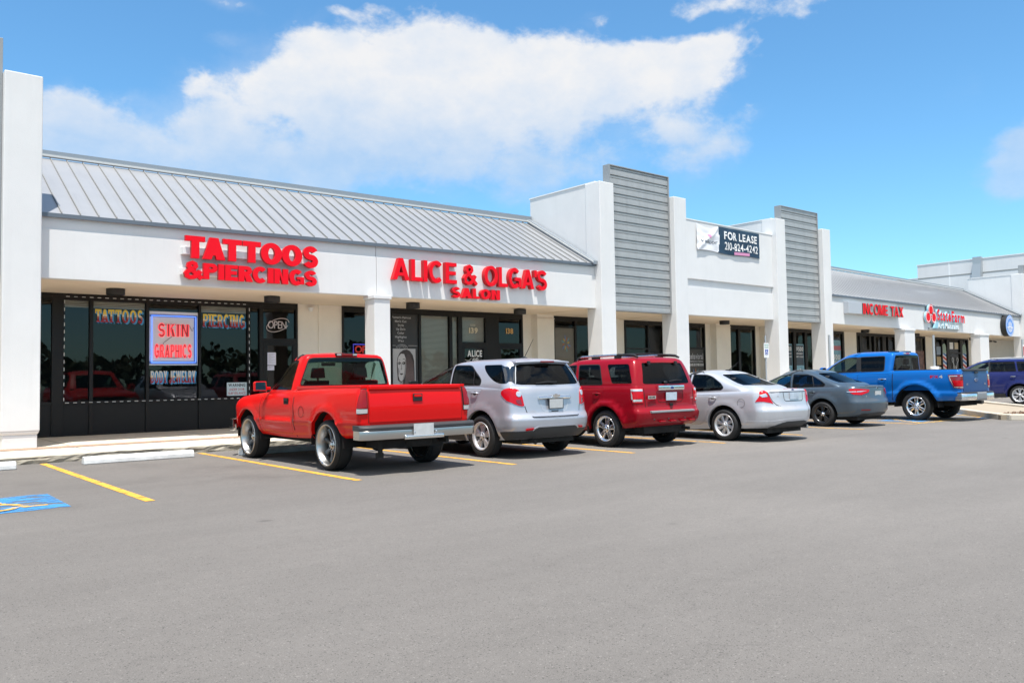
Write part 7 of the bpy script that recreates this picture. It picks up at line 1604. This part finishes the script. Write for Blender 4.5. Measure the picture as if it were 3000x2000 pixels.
# ------------------------------------------------------------------ blue crew cab pickup
M['blue_paint'] = paint('vivid_blue_paint', (.004, .13, .46), .2, .3, .7)
M['navy_paint'] = paint('indigo_blue_paint', (.016, .024, .13), .25, .28, 1.0)
def blue_pickup():
    P = M['blue_paint']; c = Car('pickup_truck', 'tall bright blue crew cab pickup with chrome wheels and chrome rear bumper', 'pickup truck', 24.27, 10.62)
    r = c.root; ys = (0,1.845,3.69); k = dict(rc=.05, fc=.3, bow=.012, fbow=.12, ys=ys)
    L_ = [lv((.56,.53,.47,.50,.5),.92,-1.14,4.48,**k), lv((.64,.63,.60,.60,.6),.985,-1.17,4.56,**k), lv((.755,.755,.745,.74,.74),1.0,-1.19,4.6,**k), lv((.80,.80,.79,.78,.78),.985,-1.195,4.62,**k), lv((1.05,1.05,1.04,1.02,1.0),1.0,-1.195,4.62,**k),
          lv((1.25,1.25,1.20,1.15,1.10),.985,-1.19,4.58,**k), lv((1.365,1.365,1.31,1.25,1.20),.955,-1.18,4.5,**k), lv((1.40,1.395,1.345,1.29,1.24),.915,-1.15,4.40,**k)]
    rd = rounded([('s',1.66,1.30),('s',1.66,.56),('s',.90,.56),('s',.735,.75),('s',.72,1.30)], [.02,.06,.1,.1,.04]); fd = rounded([('s',1.675,1.30),('s',1.675,.56),('s',2.78,.56),('s',2.86,.9),('s',2.80,1.27)], [.02,.06,.1,.2,.03])
    S = c.lower(L_, [(0,.40,.59),(3.69,.40,.57)], None, P, doors=[fd, rd], flare=.05)
    c.door_panel(fd, handle=(1.88,1.14,.24), hm=M['chrome']); c.door_panel(rd, handle=(.93,1.155,.24), hm=M['chrome'])
    kc = dict(rc=.08, fc=.42, bow=.02, fbow=.14)
    cb = [lv(1.29,.945,.67,3.30,ys=(1.2,1.9,2.4),**kc), lv(1.37,.935,.665,3.17,ys=(1.2,1.9,2.35),**kc), lv(1.58,.88,.655,2.84,ys=(1.15,1.75,2.15),**kc), lv(1.80,.815,.64,2.48,ys=(1.1,1.6,1.9),**kc), lv(1.875,.775,.65,2.34,ys=(1.1,1.5,1.8),**kc), lv(1.92,.70,.70,2.2,ys=(1.1,1.5,1.7),**kc)]
    rw = rounded([('s',.885,1.385),('s',1.58,1.375),('s',1.63,1.80),('s',.90,1.812)], [.07,.03,.03,.06]); fw = rounded([('s',1.70,1.372),('s',2.68,1.352),('s',2.50,1.55),('s',2.20,1.75),('s',2.04,1.79),('s',1.745,1.80)], [.03,.03,.1,.1,.06,.03])
    C = c.cab(cb, [('side_window', fw, 'glass_front', True), ('side_window', rw, 'glass_dark', True), ('rear_window', [('r',0,1.41),('r',.78,1.41),('r',.82,1.425),('r',.715,1.80),('r',.68,1.835),('r',0,1.85)], 'glass_front', False), ('windshield', [('f',0,1.4),('f',.68,1.4),('f',.58,1.78),('f',0,1.82)], 'glass_front', False)], crown=.045)
    ribbon_trim(C, r, 'window_trim', rw, .022, M['rubber'], .002, True); ribbon_trim(C, r, 'window_trim', fw, .022, M['rubber'], .002, True)
    p = Panel(); p.strip(C, C.loop([('s',1.64,1.37),('s',1.685,1.80)], False), .10, .004); p.build('window_divider', M['rubber'], r)
    w_ = MB(); w_.box((-.30,.662,1.42),(-.285,.672,1.74)); w_.box((.285,.662,1.42),(.30,.672,1.74)); w_.box((-.30,.662,1.74),(.30,.672,1.752)); w_.build('slider_frame', M['rubber'], r)
    c.deck('hood', 2.7, None, .05); c.cabin_floor(.88,.72,3.0,1.27); c.seats([1.05,2.05],1.25,1.70,.27,(-.42,.42))
    bl = MB(); bl.box((-.19,.635,1.872),(.19,.68,1.915)); o = bl.build('brake_light', M['lensclear'], r, bevel=.008); bl = MB(); bl.box((-.09,.628,1.877),(.09,.64,1.908)); bl.build('lens', M['lens'], o)
    for x in (-.42,.3): f = MB(); f.box((x-.12,.72,1.925),(x+.12,.95,1.965)); f.build('roof_fin', M['rubber'], r, bevel=.015)
    b = MB()
    for sg in (-1,1): b.box((min(sg*.80,sg*.92),-1.13,1.36),(max(sg*.80,sg*.92),.60,1.392)); b.box((min(sg*.80,sg*.81),-1.12,.85),(max(sg*.80,sg*.81),.58,1.37))
    b.box((-.91,.585,1.1),(.91,.64,1.39)); b.box((-.81,-1.12,.83),(.81,.6,.86)); b.build('bed', P, r, bevel=.014)
    b = MB()
    for sg in (-1,1): b.box((sg*.86-.065,-1.14,1.390),(sg*.86+.065,.62,1.412))
    b.build('bed_rail', M['cladding'], r, bevel=.008)
    M['gate_blue'] = paint('deep_blue_paint', (.012,.06,.19), 0, .35, .2)
    lp = [('r',0,.80),('r',.78,.80),('r',.79,.82),('r',.785,1.35),('r',0,1.375)]; tg = overlay(S, r, 'tailgate', lp, M['gate_blue'], .010, .02)
    t = MB(); t.box((-.78,-1.215,1.345),(.78,-1.13,1.408)); t.build('tailgate_cap', M['cladding'], tg, bevel=.02, seg=3); round_emblem(tg, 0, -1.212, 1.11, .11, .045, 'blueoval', 'chrome'); t = MB(); t.box((-.11,-1.235,1.285),(.11,-1.21,1.335)); t.build('handle', M['rubber'], tg, bevel=.008)
    badge_text(tg, 'XLT', -.66, -.52, .97, .045, -1.212); badge_text(tg, '150', .50, .66, .97, .05, -1.212)
    p = Panel(); p.strip(S, S.loop([('r',.80,.78),('r',.80,1.36)], False), .008, .002); p.strip(S, S.loop([('s',.625,.55),('s',.64,.8),('s',.625,1.36)], False), .02, .003); p.build('panel_gap', M['gap'], r)
    c.lamp('tail_light', [('r',.81,1.255),('r',.815,.885),('r',.93,.88),('s',-1.03,.90),('s',-.93,1.10),('s',-.89,1.25),('r',.95,1.262)], M['lensdark'], .012, .02,
           extra=[([('r',.825,1.235),('r',.83,1.21),('r',.95,1.212),('s',-.935,1.20),('s',-1.035,.935),('r',.93,.925),('r',.83,.925),('r',.83,.90),('s',-1.05,.91),('s',-.945,1.11),('s',-.91,1.225)], M['lensclear'], .016), ([('r',.83,1.10),('r',.835,.94),('s',-1.06,.95),('s',-1.0,1.10)], M['lens'], .017)])
    xs = [-.99,-.97,-.9,-.7,-.45,-.32,-.28,0,.28,.32,.45,.7,.9,.97,.99]; yf_ = lambda x: -1.34+.03*x*x+.10*max(0,(abs(x)-.85)/.14)**2+(.05 if abs(x) < .3 else 0)
    bo = bumper(r, 'rear_bumper', xs, yf_, [(0,.56),(-.015,.60),(-.015,.72),(0,.75),(.16,.75),(.16,.56)], M['rim_chrome'], bevel=.01); bumper(r, 'step_pad', xs, yf_, [(.0,.75),(-.01,.765),(.01,.78),(.18,.78),(.18,.75)], M['cladding'], parent=bo); bumper(r, 'bumper_centre', [-.30,-.29,.29,.30], lambda x: -1.352, [(0,.55),(-.004,.60),(-.004,.73),(.0,.77),(.08,.77),(.08,.55)], M['padgrey'], parent=bo)
    b4 = MB(); flat_text(b4, 'FX4', -.92, -.60, 1.195, 1.27, lambda a,q,d: (0,0,0)) if False else None
    for ch, (y0,y1), mm in (('F',(-.42,-.52),'lens'),('X',(-.53,-.64),'lens'),('4',(-.65,-.75),'greyink')):
        tb = MB()
        for cc, V, Fc in text_layout(ch, 0, .1, 1.165, 1.245, .03):
            kx = .1; tb.add([(-(abs(S.P(*S.side(y0-(v[0]/kx)*(y0-y1), 1.205))[0])+.006), y0-(v[0]/kx)*(y0-y1), v[1]) for v in V], Fc)
        tb.build('badge', M[mm], r)
    c.mirrors(1.0, 2.62, 1.40, P, (.13,.24,.24)); c.under(.55,-1.0,4.2,.40,.60); axle(r,.72,0,.40); hb_ = MB(); hb_.box((-.08,-1.36,.46),(.08,-1.05,.54)); hb_.build('hitch', M['under'], r)
    ex = MB(); ex.tube([(.34,-.6,.50),(.34,-1.22,.47)], .04, 12); ex.build('exhaust', M['alu'], r)
    for y in (0,3.69):
        for sg in (-1,1): wheel(r, sg*.855, y, .400, .258, .275, sg, 6, 'fat', 'rim_chrome', dish=.012, hubr=.065, bolts=6)
blue_pickup()

# ------------------------------------------------------------------ indigo three-row suv cut by the right edge
def indigo_suv():
    P = M['navy_paint']; c = Car('suv', 'indigo blue three row suv cut off by the right edge of the photo', 'suv', 37.3, 12.5)
    r = c.root; k = dict(rc=.24, fc=.5, bow=.07, fbow=.2, ys=(0,1.45,2.9), wr=.97, wf=.95); W = .97
    L_ = [lv((.36,.30,.26,.26,.24),W*.91,-1.0,3.80,**k), lv((.48,.44,.42,.44,.44),W*.975,-1.1,3.88,**k), lv((.66,.64,.62,.62,.62),W*.995,-1.13,3.92,**k), lv((.85,.85,.83,.80,.76),W,-1.10,3.92,**k), lv((1.08,1.08,1.06,1.0,.92),W*.985,-1.07,3.85,**k), lv((1.20,1.20,1.18,1.12,1.0),W*.965,-1.05,3.78,**k), lv((1.28,1.28,1.26,1.18,1.06),W*.93,-1.02,3.6,**k)]
    rd = rounded([('s',1.02,1.24),('s',1.02,.45),('s',.58,.45),('s',.44,.75),('s',.16,.95),('s',.02,1.24)], [.02,.05,.15,.15,.1,.03]); fd = rounded([('s',1.035,1.24),('s',1.035,.45),('s',2.1,.45),('s',2.2,.8),('s',2.12,1.2)], [.02,.05,.1,.2,.03])
    S = c.lower(L_, [(0,.375,.46),(2.9,.375,.46)], None, P, doors=[fd, rd], flare=.03); c.door_panel(fd, handle=(1.2,1.10,.2), hm=M['chrome']); c.door_panel(rd, handle=(.22,1.11,.2), hm=M['chrome'])
    kc = dict(rc=.2, fc=.55, bow=.07, fbow=.18)
    cb = [lv(1.24,.905,-1.0,2.85,ys=(0,.9,1.7),**kc), lv(1.31,.895,-.98,2.72,ys=(0,.9,1.7),**kc), lv(1.50,.84,-.88,2.35,ys=(0,.85,1.5),**kc), lv(1.70,.765,-.78,1.9,ys=(0,.8,1.2),**kc), lv(1.77,.71,-.72,1.65,ys=(0,.7,1.0),**kc), lv(1.80,.62,-.62,1.5,ys=(0,.6,.9),**kc)]
    fw = rounded([('s',1.10,1.305),('s',2.12,1.30),('s',1.85,1.50),('s',1.52,1.66),('s',1.16,1.715)], [.02,.02,.1,.1,.03]); rw = rounded([('s',.10,1.31),('s',1.05,1.308),('s',1.11,1.715),('s',.20,1.712)], [.04,.02,.03,.04]); qw = rounded([('s',.04,1.31),('s',.14,1.71),('s',-.45,1.69),('s',-.72,1.50),('s',-.60,1.34)], [.03,.03,.08,.08,.05])
    C = c.cab(cb, [('side_window', fw, 'glass_front', True), ('side_window', rw, 'glass_dark', True), ('quarter_window', qw, 'glass_dark', True), ('rear_window', [('r',0,1.34),('r',.62,1.35),('r',.55,1.68),('r',0,1.70)], 'glass_dark', False), ('windshield', [('f',0,1.32),('f',.68,1.32),('f',.54,1.66),('f',0,1.70)], 'glass_front', False)], crown=.04)
    p = Panel(); p.strip(C, C.loop([('s',1.075,1.31),('s',1.135,1.715)], False), .07, .004); p.build('window_divider', M['rubber'], r)
    c.deck('hood', 2.5, None, .05); c.cabin_floor(.84,-.85,2.6,1.22); c.seats([.2,1.25],1.2,1.60)
    for sg in (-1,1):
        t = MB(); t.tube([(sg*.66,1.25,1.79),(sg*.66,1.1,1.845),(sg*.66,.6,1.86),(sg*.66,-.5,1.85),(sg*.66,-.62,1.80)], .02, 8); t.build('roof_rail', M['capedge'], r)
    c.lamp('tail_light', [('s',-.78,1.16),('s',-.90,.92),('r',.74,.90),('r',.62,1.0),('r',.66,1.18)], M['lens'], .01, .02); c.lamp('headlight', [('f',.50,.98),('f',.50,.82),('f',.86,.86),('f',.84,1.02)], M['lensclear'], .008)
    c.mirrors(.965, 2.05, 1.36, P, (.11,.2,.16)); c.under(.6,-.8,3.6,.28,.48); ribbon_trim(S, r, 'sill_cladding', [('s',.5,.36),('s',2.4,.36)], .16, M['cladding'], .006)
    for y in (0,2.9):
        for sg in (-1,1): wheel(r, sg*.855, y, .375, .262, .24, sg, 6, 'fan', 'rim_silver', dish=.012, hubr=.05)
indigo_suv()

# ------------------------------------------------------------------ trees and poles across the lot, seen only in reflections
def tree_line():
    g = MB(); random.seed(11)
    for i in range(6500):
        x = random.uniform(-120, 150); base = 5.0+2.2*mn.noise(Vector((x*.07, 0, 0)))+1.2*mn.noise(Vector((x*.31, 3, 0)))
        y = -46+random.uniform(-4, 4); z = random.random()**.7*base; r = random.uniform(.22, .62)
        c = Vector((x, y, z)); ax = Vector((random.uniform(-1,1), random.uniform(-1,1), random.uniform(-1,1))).normalized(); a = ax.orthogonal().normalized()*r; b = ax.cross(a)
        g.add([c-a-b*.6, c+a*.7-b, c+a+b*.7, c-a*.6+b], [(0,1,2,3)])
    tag(g.build('tree_line', mat('foliage', (.045,.07,.025), .9, var=.3, vscale=.5), recalc=False), kind='stuff')
tree_line()
